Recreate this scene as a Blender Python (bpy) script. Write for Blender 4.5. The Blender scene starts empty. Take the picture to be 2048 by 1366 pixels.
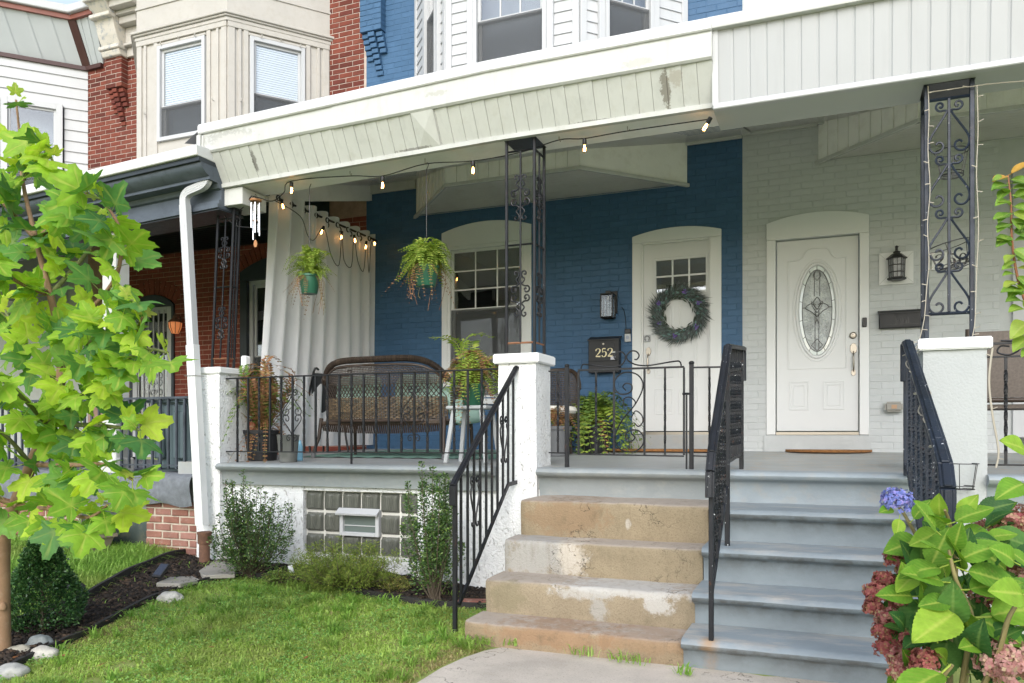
import bpy, bmesh, math, random
import numpy as np
from mathutils import Vector, Matrix, noise
R = math.radians
random.seed(7); rng = np.random.default_rng(7)
scene = bpy.context.scene
col = scene.collection

# ------------------------------------------------------------------ camera, sky, sun, exposure
FL, YAW, CAMZ, HOR = 1600.0, R(22.0), 1.31, 873.0       # focal length in px of the 2048 px photo, yaw, eye height, horizon row
cs, sn = math.cos(YAW), math.sin(YAW)
cam_d = bpy.data.cameras.new('camera')
cam = bpy.data.objects.new('camera', cam_d); col.objects.link(cam)
cam.location = (0, 0, CAMZ); cam.rotation_euler = (R(90), 0, YAW)
cam_d.sensor_width = 36.0; cam_d.lens = FL / 2048 * 36
cam_d.shift_y = (HOR - 683) / 2048
cam_d.clip_end = 2000; cam_d.clip_start = 0.05
scene.camera = cam

SUN_EL, SUN_AZ = R(32), R(14)          # azimuth measured from the street side (-Y), negative = from the left
world = bpy.data.worlds.new('World'); scene.world = world; world.use_nodes = True
wn = world.node_tree.nodes; wl = world.node_tree.links
sky = wn.new('ShaderNodeTexSky'); sky.sky_type = 'NISHITA'; sky.sun_disc = False
sky.sun_elevation = SUN_EL; sky.sun_rotation = R(180) - SUN_AZ
sky.air_density = 1.0; sky.dust_density = 1.5; sky.ozone_density = 1.0
hs = wn.new('ShaderNodeHueSaturation'); hs.inputs['Saturation'].default_value = 0.62
wl.new(sky.outputs[0], hs.inputs['Color'])
bg = wn['Background']; wl.new(hs.outputs[0], bg.inputs['Color']); bg.inputs['Strength'].default_value = 0.15
sun_d = bpy.data.lights.new('sun', 'SUN'); sun_d.energy = 0.9; sun_d.angle = R(40); sun_d.color = (1.0, 0.992, 0.98)
sun = bpy.data.objects.new('sun', sun_d); col.objects.link(sun)
sun.rotation_euler = Vector((math.sin(SUN_AZ) * math.cos(SUN_EL), -math.cos(SUN_AZ) * math.cos(SUN_EL), math.sin(SUN_EL))).to_track_quat('Z', 'Y').to_euler()
scene.view_settings.view_transform = 'Standard'; scene.view_settings.look = 'None'
scene.view_settings.exposure = 1.18; scene.view_settings.gamma = 1.0
scene.cycles.max_bounces = 8; scene.cycles.diffuse_bounces = 6; scene.cycles.transparent_max_bounces = 12
scene.cycles.caustics_reflective = False; scene.cycles.caustics_refractive = False

# ------------------------------------------------------------------ measuring: photo pixel -> point on a real plane of the place
def atl(px, py, p0, p1):
    """point of the vertical plane through the plan points p0, p1 seen at the photo pixel"""
    r = (px - 1024) / FL
    dx, dy = r * cs - sn, r * sn + cs
    ex, ey = p1[0] - p0[0], p1[1] - p0[1]
    t = (p0[0] * ey - p0[1] * ex) / (dx * ey - dy * ex)
    return Vector((dx * t, dy * t, CAMZ - (py - HOR) / FL * t))
def at(px, py, Y): return atl(px, py, (0, Y), (1, Y))
def ax(px, py, X): return atl(px, py, (X, 0), (X, 1))
def gz(px, py, Z):
    d = FL * (CAMZ - Z) / (py - HOR); xc = (px - 1024) / FL * d
    return Vector((xc * cs - d * sn, xc * sn + d * cs, Z))
def dep(x, y): return -x * sn + y * cs
def prj(p):
    d = dep(p[0], p[1]); return (1024 + FL * (p[0] * cs + p[1] * sn) / d, HOR - FL * (p[2] - CAMZ) / d)

# ------------------------------------------------------------------ mesh helpers
class MB:
    def __init__(s): s.v = []; s.f = []
    def add(s, vs, fs):
        o = len(s.v); s.v.extend([tuple(p) for p in vs]); s.f.extend([tuple(i + o for i in f) for f in fs]); return s
    def box(s, x0, x1, y0, y1, z0, z1):
        return s.add([(x0,y0,z0),(x1,y0,z0),(x1,y1,z0),(x0,y1,z0),(x0,y0,z1),(x1,y0,z1),(x1,y1,z1),(x0,y1,z1)],
                     [(0,3,2,1),(4,5,6,7),(0,1,5,4),(1,2,6,5),(2,3,7,6),(3,0,4,7)])
    def obox(s, c, a, b, d):
        """box with centre c and half-axis vectors a, b, d"""
        c, a, b, d = Vector(c), Vector(a), Vector(b), Vector(d)
        return s.add([c-a-b-d, c+a-b-d, c+a+b-d, c-a+b-d, c-a-b+d, c+a-b+d, c+a+b+d, c-a+b+d],
                     [(0,3,2,1),(4,5,6,7),(0,1,5,4),(1,2,6,5),(2,3,7,6),(3,0,4,7)])
    def bar(s, p, q, w, h=None, side=(1, 0, 0)):
        """rectangular bar from p to q; w across 'side', h across the third axis"""
        p, q = Vector(p), Vector(q); d = q - p; h = w if h is None else h
        sd = Vector(side); sd = (sd - d * (sd.dot(d) / max(d.length_squared, 1e-12)))
        if sd.length < 1e-6: sd = d.orthogonal()
        sd.normalize(); up = d.cross(sd).normalized()
        return s.obox((p + q) / 2, d / 2, sd * w / 2, up * h / 2)
    def tube(s, pts, r, n=6, closed=False, cap=True):
        pts = [Vector(p) for p in pts]; m = len(pts)
        rr = r if isinstance(r, (list, tuple)) else [r] * m
        o = len(s.v); prev = None
        for i, p in enumerate(pts):
            a = pts[(i - 1) % m] if (closed or i > 0) else p
            b = pts[(i + 1) % m] if (closed or i < m - 1) else p
            t = (b - a)
            t = t.normalized() if t.length > 1e-9 else Vector((0, 0, 1))
            if prev is None: u = t.orthogonal().normalized()
            else:
                u = prev - t * prev.dot(t)
                u = u.normalized() if u.length > 1e-6 else t.orthogonal().normalized()
            prev = u; w = t.cross(u)
            for k in range(n):
                a2 = 2 * math.pi * k / n
                s.v.append(tuple(p + (u * math.cos(a2) + w * math.sin(a2)) * rr[i]))
        for i in range(m if closed else m - 1):
            j = (i + 1) % m
            for k in range(n):
                k2 = (k + 1) % n
                s.f.append((o + i*n + k, o + i*n + k2, o + j*n + k2, o + j*n + k))
        if cap and not closed:
            s.f.append(tuple(o + k for k in range(n - 1, -1, -1))); s.f.append(tuple(o + (m-1)*n + k for k in range(n)))
        return s
    def lathe(s, prof, c=(0, 0, 0), n=20, cap=True):
        o = len(s.v); m = len(prof)
        for (r, z) in prof:
            for k in range(n):
                a = 2 * math.pi * k / n; s.v.append((c[0] + r * math.cos(a), c[1] + r * math.sin(a), c[2] + z))
        for i in range(m - 1):
            for k in range(n):
                k2 = (k + 1) % n; s.f.append((o + i*n + k, o + i*n + k2, o + (i+1)*n + k2, o + (i+1)*n + k))
        if cap:
            s.f.append(tuple(o + k for k in range(n - 1, -1, -1))); s.f.append(tuple(o + (m-1)*n + k for k in range(n)))
        return s
    def prof(s, pts, x0, x1):
        """closed (Y, Z) profile swept along X"""
        n = len(pts)
        return s.add([(x0, y, z) for y, z in pts] + [(x1, y, z) for y, z in pts],
                     [(i, (i+1) % n, n + (i+1) % n, n + i) for i in range(n)] + [tuple(range(n - 1, -1, -1)), tuple(range(n, 2*n))])
    def prism(s, pts, y0, y1):
        """closed (X, Z) outline with thickness y0..y1"""
        n = len(pts)
        return s.add([(x, y0, z) for x, z in pts] + [(x, y1, z) for x, z in pts],
                     [(i, n + i, n + (i+1) % n, (i+1) % n) for i in range(n)] + [tuple(range(n)), tuple(range(2*n - 1, n - 1, -1))])
    def plan(s, pts, z0, z1):
        """closed (X, Y) outline from z0 to z1"""
        n = len(pts)
        return s.add([(x, y, z0) for x, y in pts] + [(x, y, z1) for x, y in pts],
                     [(i, (i+1) % n, n + (i+1) % n, n + i) for i in range(n)] + [tuple(range(n - 1, -1, -1)), tuple(range(n, 2*n))])
    def grid(s, fn, nu, nv, close_u=False):
        o = len(s.v)
        for i in range(nu):
            for j in range(nv): s.v.append(tuple(fn(i / (nu - 1) if not close_u else i / nu, j / (nv - 1))))
        for i in range(nu if close_u else nu - 1):
            i2 = (i + 1) % nu
            for j in range(nv - 1): s.f.append((o + i*nv + j, o + i2*nv + j, o + i2*nv + j + 1, o + i*nv + j + 1))
        return s
    def xf(s, M):
        s.v = [tuple(M @ Vector(p)) for p in s.v]; return s
    def mesh(s, name, mat=None, smooth=None, bevel=0, seg=1, flip=False):
        me = bpy.data.meshes.new(name); me.from_pydata(s.v, [], s.f)
        bm = bmesh.new(); bm.from_mesh(me)
        bmesh.ops.recalc_face_normals(bm, faces=bm.faces)
        if bevel: bmesh.ops.bevel(bm, geom=list(bm.edges), offset=bevel, segments=seg, affect='EDGES', clamp_overlap=True)
        bm.to_mesh(me); bm.free()
        if smooth is not None:
            me.shade_smooth(); me.set_sharp_from_angle(angle=R(smooth))
        if mat: me.materials.append(mat)
        return me
    def build(s, name, mat, parent=None, smooth=None, bevel=0, seg=1):
        return link(name, s.mesh(name, mat, smooth, bevel, seg), parent)
def link(name, me, parent=None, loc=None, rot=None, scale=None):
    o = bpy.data.objects.new(name, me); col.objects.link(o)
    if parent is not None: o.parent = parent
    if loc is not None: o.location = loc
    if rot is not None: o.rotation_euler = rot
    if scale is not None: o.scale = scale if hasattr(scale, '__len__') else (scale,) * 3
    return o
def tag(o, label=None, cat=None, group=None, kind=None):
    if label: o['label'] = label
    if cat: o['category'] = cat
    if group: o['group'] = group
    if kind: o['kind'] = kind
    return o
def thing(name, label, cat, loc=(0, 0, 0), rz=0, group=None):
    o = bpy.data.objects.new(name, None); col.objects.link(o); o.empty_display_size = 0.1
    o.location = loc; o.rotation_euler = (0, 0, rz)
    return tag(o, label, cat, group)
def copy_tree(o, parent=None):
    c = o.copy(); col.objects.link(c)
    if parent is not None: c.parent = parent
    for ch in list(o.children): copy_tree(ch, c)
    return c
def soup(name, V, F, mat, parent=None, smooth=False):
    """large mesh straight from numpy arrays; F is (n,3) or (n,4)"""
    me = bpy.data.meshes.new(name); nf, k = F.shape
    me.vertices.add(len(V)); me.vertices.foreach_set('co', V.astype(np.float32).ravel())
    me.loops.add(nf * k); me.loops.foreach_set('vertex_index', F.astype(np.int32).ravel())
    me.polygons.add(nf); me.polygons.foreach_set('loop_start', np.arange(0, nf * k, k, dtype=np.int32))
    me.update(calc_edges=True); me.validate()
    if smooth: me.shade_smooth()
    me.materials.append(mat)
    return link(name, me, parent)
def catmull(pts, sub=6, closed=False):
    P = [Vector(p) for p in pts]; n = len(P); out = []
    rngi = range(n if closed else n - 1)
    for i in rngi:
        p0 = P[(i-1) % n] if (closed or i > 0) else P[0]; p1 = P[i]; p2 = P[(i+1) % n]
        p3 = P[(i+2) % n] if (closed or i + 2 < n) else P[-1]
        for k in range(sub):
            t = k / sub
            out.append(0.5 * ((2*p1) + (p2-p0)*t + (2*p0 - 5*p1 + 4*p2 - p3)*t*t + (3*p1 - p0 - 3*p2 + p3)*t*t*t))
    if not closed: out.append(P[-1])
    return out

# ------------------------------------------------------------------ materials
def lin(h):
    h = h.lstrip('#'); o = []
    for i in (0, 2, 4):
        c = int(h[i:i+2], 16) / 255; o.append(c / 12.92 if c <= 0.04045 else ((c + 0.055) / 1.055) ** 2.4)
    return tuple(o)
class NT:
    def __init__(s, name):
        s.m = bpy.data.materials.new(name); s.m.use_nodes = True
        s.t = s.m.node_tree; s.b = s.t.nodes['Principled BSDF']; s.out = s.t.nodes['Material Output']
    def n(s, typ, **kw):
        nd = s.t.nodes.new('ShaderNode' + typ)
        for k, v in kw.items():
            if k.startswith('p_'): setattr(nd, k[2:], v)
            else:
                key = int(k[1:]) if k[0] == 'i' and k[1:].isdigit() else k.replace('_', ' ')
                if isinstance(v, bpy.types.NodeSocket): s.t.links.new(v, nd.inputs[key])
                else: nd.inputs[key].default_value = v
        return nd
    def l(s, a, b): s.t.links.new(a, b)
    def co(s): return s.n('TexCoord').outputs['Object']
    def noise(s, scale, detail=4, rough=.55, vec=None, dist=0):
        return s.n('TexNoise', Vector=vec if vec is not None else s.co(), Scale=scale, Detail=detail, Roughness=rough, Distortion=dist).outputs['Fac']
    def ramp(s, fac, *stops):
        r = s.n('ValToRGB', Fac=fac); e = r.color_ramp.elements
        while len(e) < len(stops): e.new(0.5)
        for el, (p, c) in zip(e, stops): el.position = p; el.color = (*c, 1) if len(c) == 3 else c
        return r.outputs['Color']
    def step(s, fac, lo, hi):
        return s.n('MapRange', Value=fac, From_Min=lo, From_Max=hi).outputs['Result']
    def mix(s, fac, a, b, typ='MIX'):
        m = s.n('Mix', p_data_type='RGBA', p_blend_type=typ)
        for sock, v in ((m.inputs[0], fac), (m.inputs[6], a), (m.inputs[7], b)):
            if isinstance(v, bpy.types.NodeSocket): s.l(v, sock)
            else: sock.default_value = v if not isinstance(v, tuple) else (*v[:3], 1)
        return m.outputs[2]
    def math(s, op, a, b=0.0):
        m = s.n('Math', p_operation=op)
        for sock, v in ((m.inputs[0], a), (m.inputs[1], b)):
            if isinstance(v, bpy.types.NodeSocket): s.l(v, sock)
            else: sock.default_value = v
        return m.outputs[0]
    def bump(s, h, strength=.3, dist=.01, prev=None):
        b = s.n('Bump', Height=h, Strength=strength, Distance=dist)
        if prev is not None: s.l(prev, b.inputs['Normal'])
        return b.outputs['Normal']
    def fin(s, color, rough=.6, normal=None, spec=.4, metal=0.0, **kw):
        for k, v in (('Base Color', color), ('Roughness', rough), ('Specular IOR Level', spec), ('Metallic', metal)):
            if isinstance(v, bpy.types.NodeSocket): s.l(v, s.b.inputs[k])
            else: s.b.inputs[k].default_value = (*v, 1) if isinstance(v, tuple) else v
        if normal is not None: s.l(normal, s.b.inputs['Normal'])
        for k, v in kw.items(): s.b.inputs[k.replace('_', ' ')].default_value = v
        return s.m
def sc(c, k): return tuple(min(1, x * k) for x in c)
def paint(name, c, rough=.5, var=.12, scale=3.0, bump=.15, bscale=90, dirt=None, damt=.35, isl=0.0, spec=.4, bd=.004, streak=0.0):
    """painted or plain surface: slow colour variation, fine relief, optional blotchy dirt"""
    t = NT(name); n1 = t.noise(scale, 5)
    cc = t.ramp(n1, (.25, sc(c, 1 - var)), (.75, sc(c, 1 + var)))
    if isl:
        ri = t.n('NewGeometry').outputs['Random Per Island']
        cc = t.mix(1.0, cc, t.ramp(ri, (0, (1 - isl,) * 3), (1, (1 + isl,) * 3)), 'MULTIPLY')
    if dirt:
        n2 = t.noise(scale * 2.7, 8, .68)
        cc = t.mix(t.math('MULTIPLY', t.step(n2, .5, .72), damt), cc, dirt)
    if streak:
        sv = t.n('Mapping', Vector=t.co(), Scale=(14, 14, 1.1)).outputs[0]
        cc = t.mix(t.math('MULTIPLY', t.step(t.noise(1.0, 6, .65, sv), .52, .78), streak), cc, sc(c, .55))
    nn = t.bump(t.noise(bscale, 5, .6), bump, bd) if bump else None
    r = t.step(t.noise(scale * 4, 3), 0, 1)
    rr = t.math('ADD', t.math('MULTIPLY', r, .25), rough - .12)
    return t.fin(cc, rr, nn, spec)
def brickmat(name, cols, rough=.75, dirt=None, bump=.35, con=(.8, 1.12), spec=.25):
    t = NT(name); ri = t.n('NewGeometry').outputs['Random Per Island']
    oi = t.n('ObjectInfo').outputs['Random']
    rr = t.math('FRACT', t.math('ADD', t.math('MULTIPLY', ri, 3.7), t.math('MULTIPLY', oi, 5.3)))
    n = len(cols)
    cc = t.ramp(rr, *[(i / max(1, n - 1), c) for i, c in enumerate(cols)])
    co = t.n('NewGeometry').outputs['Position']
    cc = t.mix(1.0, cc, t.ramp(t.noise(9, 6, .6, co), (.3, (con[0],) * 3), (.7, (con[1],) * 3)), 'MULTIPLY')
    if dirt: cc = t.mix(t.math('MULTIPLY', t.step(t.noise(14, 8, .7, co), .55, .75), .6), cc, dirt)
    nn = t.bump(t.noise(45, 6, .65, co), bump, .006)
    return t.fin(cc, rough, nn, spec)
def leafmat(name, c1, c2, c3=None, trans=.35, rough=.55, spec=.2, vein=None):
    t = NT(name); g = t.n('NewGeometry'); ri = g.outputs['Random Per Island']; oi = t.n('ObjectInfo').outputs['Random']
    rr = t.math('FRACT', t.math('ADD', t.math('MULTIPLY', ri, 7.3), t.math('MULTIPLY', oi, 3.1)))
    st = [(0, c1), (.7, c2)] + ([(1, c3)] if c3 else [])
    cc = t.ramp(rr, *st)
    cc = t.mix(1.0, cc, t.ramp(t.noise(25, 3, .5, g.outputs['Position']), (.3, (.82,) * 3), (.7, (1.15,) * 3)), 'MULTIPLY')
    if vein:
        a = t.n('Attribute', p_attribute_name='vein').outputs['Fac']
        cc = t.mix(t.math('MULTIPLY', a, .55), cc, vein)
    spot = t.math('MULTIPLY', t.step(t.noise(60, 4, .6, g.outputs['Position']), .66, .74), .45); cc = t.mix(spot, cc, (.25, .17, .06))
    t.fin(cc, rough, t.bump(t.noise(90, 4, .6, g.outputs['Position']), .35, .004), spec)
    tr = t.n('BsdfTranslucent'); t.l(t.mix(1.0, cc, (1.25, 1.3, .6), 'MULTIPLY'), tr.inputs['Color'])
    mx = t.n('MixShader'); mx.inputs[0].default_value = trans
    t.l(t.b.outputs[0], mx.inputs[1]); t.l(tr.outputs[0], mx.inputs[2]); t.l(mx.outputs[0], t.out.inputs['Surface'])
    return t.m
def glassmat(name, tint=(.9, .95, .95), refl=1.0, rough=.0, ior=1.52):
    t = NT(name); t.t.nodes.remove(t.b)
    bk = t.n('NewGeometry').outputs['Backfacing']      # thin pane: the same reflectance on both faces
    fr = t.n('Fresnel', IOR=t.math('ADD', ior, t.math('MULTIPLY', bk, 1 / ior - ior))); gl = t.n('BsdfGlossy', Roughness=rough); tr = t.n('BsdfTransparent')
    gl.inputs['Color'].default_value = (1, 1, 1, 1); tr.inputs['Color'].default_value = (*tint, 1)
    wob = t.bump(t.noise(1.5, 2), .04, .05); t.l(wob, gl.inputs['Normal'])
    mx = t.n('MixShader'); t.l(t.math('MINIMUM', t.math('MULTIPLY', fr.outputs[0], refl), 1.0), mx.inputs[0])
    t.l(tr.outputs[0], mx.inputs[1]); t.l(gl.outputs[0], mx.inputs[2]); t.l(mx.outputs[0], t.out.inputs['Surface'])
    return t.m
def ironmat(name, c=(.006, .0065, .008), fleck=.5, rust=.3, rough=.38):
    t = NT(name); g = t.n('NewGeometry').outputs['Position']
    cc = t.ramp(t.noise(6, 4, .5, g), (.3, c), (.7, sc(c, 2.2)))
    f1 = t.step(t.noise(70, 2, .5, g), .70, .73); f2 = t.step(t.noise(5, 3, .6, g), .48, .62)
    cc = t.mix(t.math('MULTIPLY', t.math('MULTIPLY', f1, f2), fleck), cc, (.75, .77, .78))
    cc = t.mix(t.math('MULTIPLY', t.step(t.noise(22, 6, .7, g), .6, .72), rust), cc, (.16, .055, .02))
    return t.fin(cc, t.math('ADD', t.math('MULTIPLY', t.noise(40, 3, .5, g), .3), rough - .1), t.bump(t.noise(160, 4, .6, g), .35, .003), .32)
def emit(name, c, s):
    t = NT(name); t.b.inputs['Base Color'].default_value = (*c, 1)
    t.b.inputs['Emission Color'].default_value = (*c, 1); t.b.inputs['Emission Strength'].default_value = s
    return t.m

m_blue = brickmat('blue_brick_paint', [(.042, .104, .195), (.047, .112, .208), (.051, .119, .22)], .5, bump=.35, con=(.9, 1.06), spec=.3)
m_blue_m = paint('blue_mortar_paint', (.043, .106, .199), .6, .1, 6, .5, 60)
m_grey = brickmat('grey_brick_paint', [(.47, .49, .49), (.49, .51, .51), (.5, .52, .52)], .55, bump=.3, con=(.95, 1.03), spec=.3)
m_grey_m = paint('grey_mortar_paint', (.46, .48, .48), .6, .08, 6, .5, 60)
m_red = brickmat('red_brick', [(.085, .024, .018), (.15, .04, .027), (.185, .052, .034), (.125, .033, .025), (.2, .066, .044)], .85, (.07, .02, .016), .6)
m_redlow = brickmat('porch_red_brick', [(.17, .045, .03), (.24, .06, .04), (.21, .052, .034)], .8, None, .5)
m_red_m = paint('pale_mortar', (.42, .35, .3), .9, .2, 14, .5, 120)
m_redlow_m = paint('pink_mortar', (.42, .27, .21), .9, .2, 14, .5, 120)
m_white = paint('white_trim_paint', (.68, .69, .685), .42, .04, 2, .1, 60)
m_vinyl = paint('white_vinyl', (.47, .48, .49), .4, .03, 1.5, .06, 120, streak=.12)
m_cream = paint('cream_trim', (.5, .51, .49), .45, .06, 2.5, .1, 70, (.35, .33, .26), .3, streak=.35)
m_panel = paint('cream_panel_slat', (.52, .53, .5), .45, .05, 2, .08, 90, (.4, .38, .3), .25, streak=.25)
m_soff = paint('soffit_boards', (.82, .82, .79), .5, .06, 2.5, .1, 80, (.36, .33, .24), .2)
m_beige = paint('beige_wood_paint', (.43, .41, .375), .5, .06, 4, .3, 60, (.34, .3, .24), .35)
def blotched(name, c, blobs, rough=.45):
    """painted trim with stains and peeled spots of their own shape; blobs: (x, z, rx, rz, colour, amount)"""
    t = NT(name); P = t.n('NewGeometry').outputs['Position']; xyz = t.n('SeparateXYZ', Vector=P)
    cc = t.ramp(t.noise(2.5, 6, .6, P), (.3, sc(c, .93)), (.7, sc(c, 1.05)))
    cc = t.mix(t.math('MULTIPLY', t.step(t.noise(7, 8, .7, P), .54, .74), .28), cc, (.35, .33, .26))
    sv = t.n('Mapping', Vector=P, Scale=(14, 14, 1.1)).outputs[0]; cc = t.mix(t.math('MULTIPLY', t.step(t.noise(1.0, 6, .65, sv), .52, .78), .35), cc, sc(c, .55))
    wob = t.math('MULTIPLY', t.math('SUBTRACT', t.noise(30, 8, .75, P), .5), 3.4)
    for (cx, cz, rx, rz, k, amt) in blobs:
        dx = t.math('DIVIDE', t.math('SUBTRACT', xyz.outputs['X'], cx), rx); d2 = t.math('DIVIDE', t.math('SUBTRACT', xyz.outputs['Z'], cz), rz)
        d = t.math('SQRT', t.math('ADD', t.math('MULTIPLY', dx, dx), t.math('MULTIPLY', d2, d2)))
        cc = t.mix(t.math('MULTIPLY', t.step(t.math('ADD', d, wob), 1.1, .8), amt), cc, k)
    return t.fin(cc, rough, t.bump(t.noise(70, 5, .6, P), .12, .004), .4)
m_stucco = None
def stucco(name, c, cracks=True, s=1.0):
    t = NT(name); co = t.co()
    n1 = t.noise(38, 8, .66, co, .5); n2 = t.n('TexVoronoi', Vector=co, Scale=60.0, Randomness=1.0).outputs['Distance']
    cc = t.ramp(t.noise(2.2, 5, .55, co), (.3, sc(c, .93)), (.7, c))
    pit = t.step(t.noise(34, 3, .55, t.n('Mapping', Vector=co, Scale=(1, 1, .55)).outputs[0], 1.4), .6, .68)
    if cracks: cc = t.mix(t.math('MULTIPLY', pit, .55), cc, (.24, .22, .2))
    cc = t.mix(t.math('MULTIPLY', t.step(t.noise(3.3, 8, .7, co), .6, .8), .3), cc, (.5, .47, .4))
    h = t.math('SUBTRACT', t.math('ADD', n1, t.math('MULTIPLY', n2, .5)), t.math('MULTIPLY', pit, .5))
    return t.fin(cc, .85, t.bump(h, .8 * s, .012), .2)
m_stucco = stucco('white_stucco', (.78, .79, .79))
m_gstucco = stucco('grey_stucco', (.42, .44, .44), False, .35)
m_deck = paint('grey_deck_paint', (.32, .335, .335), .45, .12, 3, .25, 40, (.42, .33, .22), .3, bd=.006)
m_step = paint('grey_step_paint', (.27, .31, .335), .42, .12, 3.5, .4, 22, (.4, .33, .24), .3, bd=.01)
m_riser = paint('grey_riser_paint', (.25, .275, .28), .42, .1, 3.5, .4, 20, (.45, .42, .36), .25, bd=.01)
m_iron = ironmat('black_iron', fleck=.35, rust=.25)
m_iron_chip = ironmat('chipped_black_iron', (.006, .007, .009), .95, .35)
m_iron_blue = ironmat('blue_black_iron', (.008, .012, .02), .9, .2)
m_dark = paint('dark_interior', (.012, .013, .014), .8, .2, 3, 0)
m_glass = glassmat('window_glass', (.93, .95, .96), 2.6)
m_screen = paint('window_screen', (.17, .185, .2), .6, .16, 5, .1, 300)
m_blind = paint('white_blind', (.86, .89, .92), .5, .04, 3, .1, 30)
m_wdoor = paint('white_door', (.64, .65, .65), .38, .03, 1.5, .05, 50)
m_navy = paint('navy_trim', (.028, .036, .045), .42, .3, 5, .3, 40)
m_slate = paint('slate_blue_cornice', (.075, .092, .115), .4, .18, 5, .3, 40, (.02, .02, .02), .4)
m_darkgreen = paint('dark_green_boards', (.014, .026, .025), .45, .2, 4, .2, 50)
m_nickel = NT('satin_nickel').fin((.34, .31, .265), .38, None, .5, 1.0)
m_black = paint('black_metal', (.014, .014, .015), .35, .2, 8, .1, 150)
m_blackp = paint('black_plastic', (.02, .02, .022), .5, .2, 6, .15, 80)

# ================================================================== GROUND AND PAVING (setting)
WALL = 9.1
def gnd(x, y):
    """height of the soil: level at the path, rising gently to the house fronts"""
    t = min(1, max(0, (y - 3.4) / 2.3)); t = t * t * (3 - 2 * t)
    u = min(1, max(0, (-2.5 - x) / 1.2))
    return .005 + .13 * t * (.35 + .65 * u) + .06 * u * min(1, max(0, (-5.2 - x) / .8)) + .012 * noise.noise(Vector((x * 1.7, y * 1.7, 0)))
def soilmat():
    t = NT('lawn_soil'); c = t.co()
    cc = t.ramp(t.noise(2.5, 6, .6, c), (.3, (.2, .25, .08)), (.55, (.27, .32, .1)), (.75, (.36, .32, .16)))
    return t.fin(cc, .95, t.bump(t.noise(60, 6, .7, c), .6, .02), .1)
xs = [-400, -120, -40] + [-14 + .35 * i for i in range(int(18 / .35) + 1)] + [8, 20, 60, 400]
ys = [-300, -60, -20, -8, -3, 0] + [1 + .3 * i for i in range(20)] + [7.2, 9.5, 14, 60, 300]
g = MB(); nx, ny = len(xs), len(ys)
for i, x in enumerate(xs):
    for y in ys: g.v.append((x, y, gnd(x, y) if (-15 < x < 5 and 0 < y < 10) else -.02))
for i in range(nx - 1):
    for j in range(ny - 1): g.f.append((i*ny + j, (i+1)*ny + j, (i+1)*ny + j + 1, i*ny + j + 1))
tag(g.build('ground', soilmat(), smooth=60), kind='structure')
def concmat(name, c, dark, stain=None, bscale=80):
    t = NT(name); co = t.co()
    cc = t.ramp(t.noise(2.2, 9, .68, co), (.3, sc(c, .78)), (.7, sc(c, 1.12)))
    cc = t.mix(t.math('MULTIPLY', t.step(t.noise(11, 8, .7, co), .55, .75), .45), cc, dark)
    sp = t.step(t.noise(110, 3, .6, co), .55, .7); cc = t.mix(t.math('MULTIPLY', sp, .45), cc, (.2, .17, .13))
    if stain: cc = t.mix(t.math('MULTIPLY', t.step(t.noise(1.3, 4, .5, co), .5, .68), .4), cc, stain)
    vo = t.n('TexVoronoi', p_feature='DISTANCE_TO_EDGE', Vector=t.n('VectorMath', p_operation='ADD', i0=co, i1=t.n('TexNoise', Vector=co, Scale=5.0, Detail=6.0).outputs['Color']).outputs[0], Scale=.9).outputs['Distance']
    crk = t.math('MULTIPLY', t.step(vo, .008, .003), t.step(t.noise(1.4, 2, .5, co), .48, .54)); cc = t.mix(t.math('MULTIPLY', crk, .8), cc, (.08, .07, .055))
    return t.fin(cc, .88, t.bump(t.noise(bscale, 6, .65, co), .5, .006), .2)
m_conc = concmat('walkway_concrete', (.5, .45, .39), (.36, .31, .25), (.58, .5, .44))
w = MB(); pts = [(-2.02, 3.5), (-2.03, 3.95), (-2.0, 4.2), (-1.95, 4.38), (-1.88, 4.492), (-.76, 4.495), (.66, 4.495), (.66, -1.2), (-2.1, -1.2)]
w.plan(pts, -.05, .03)
tag(w.build('walkway', m_conc, bevel=.008, seg=2), kind='structure')
s_ = MB().box(-60, 60, -3.4, -1.3, -.05, .02); tag(s_.build('sidewalk', m_conc), kind='structure')
m_asph = paint('asphalt', (.13, .13, .13), .85, .2, 4, .4, 120)
s_ = MB().box(-60, 60, -13.5, -3.55, -.1, -.1 + .004); tag(s_.build('road', m_asph), kind='structure')
s_ = MB().box(-60, 60, -3.55, -3.4, -.15, .02); tag(s_.build('kerb', m_conc, bevel=.015), kind='structure')

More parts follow.
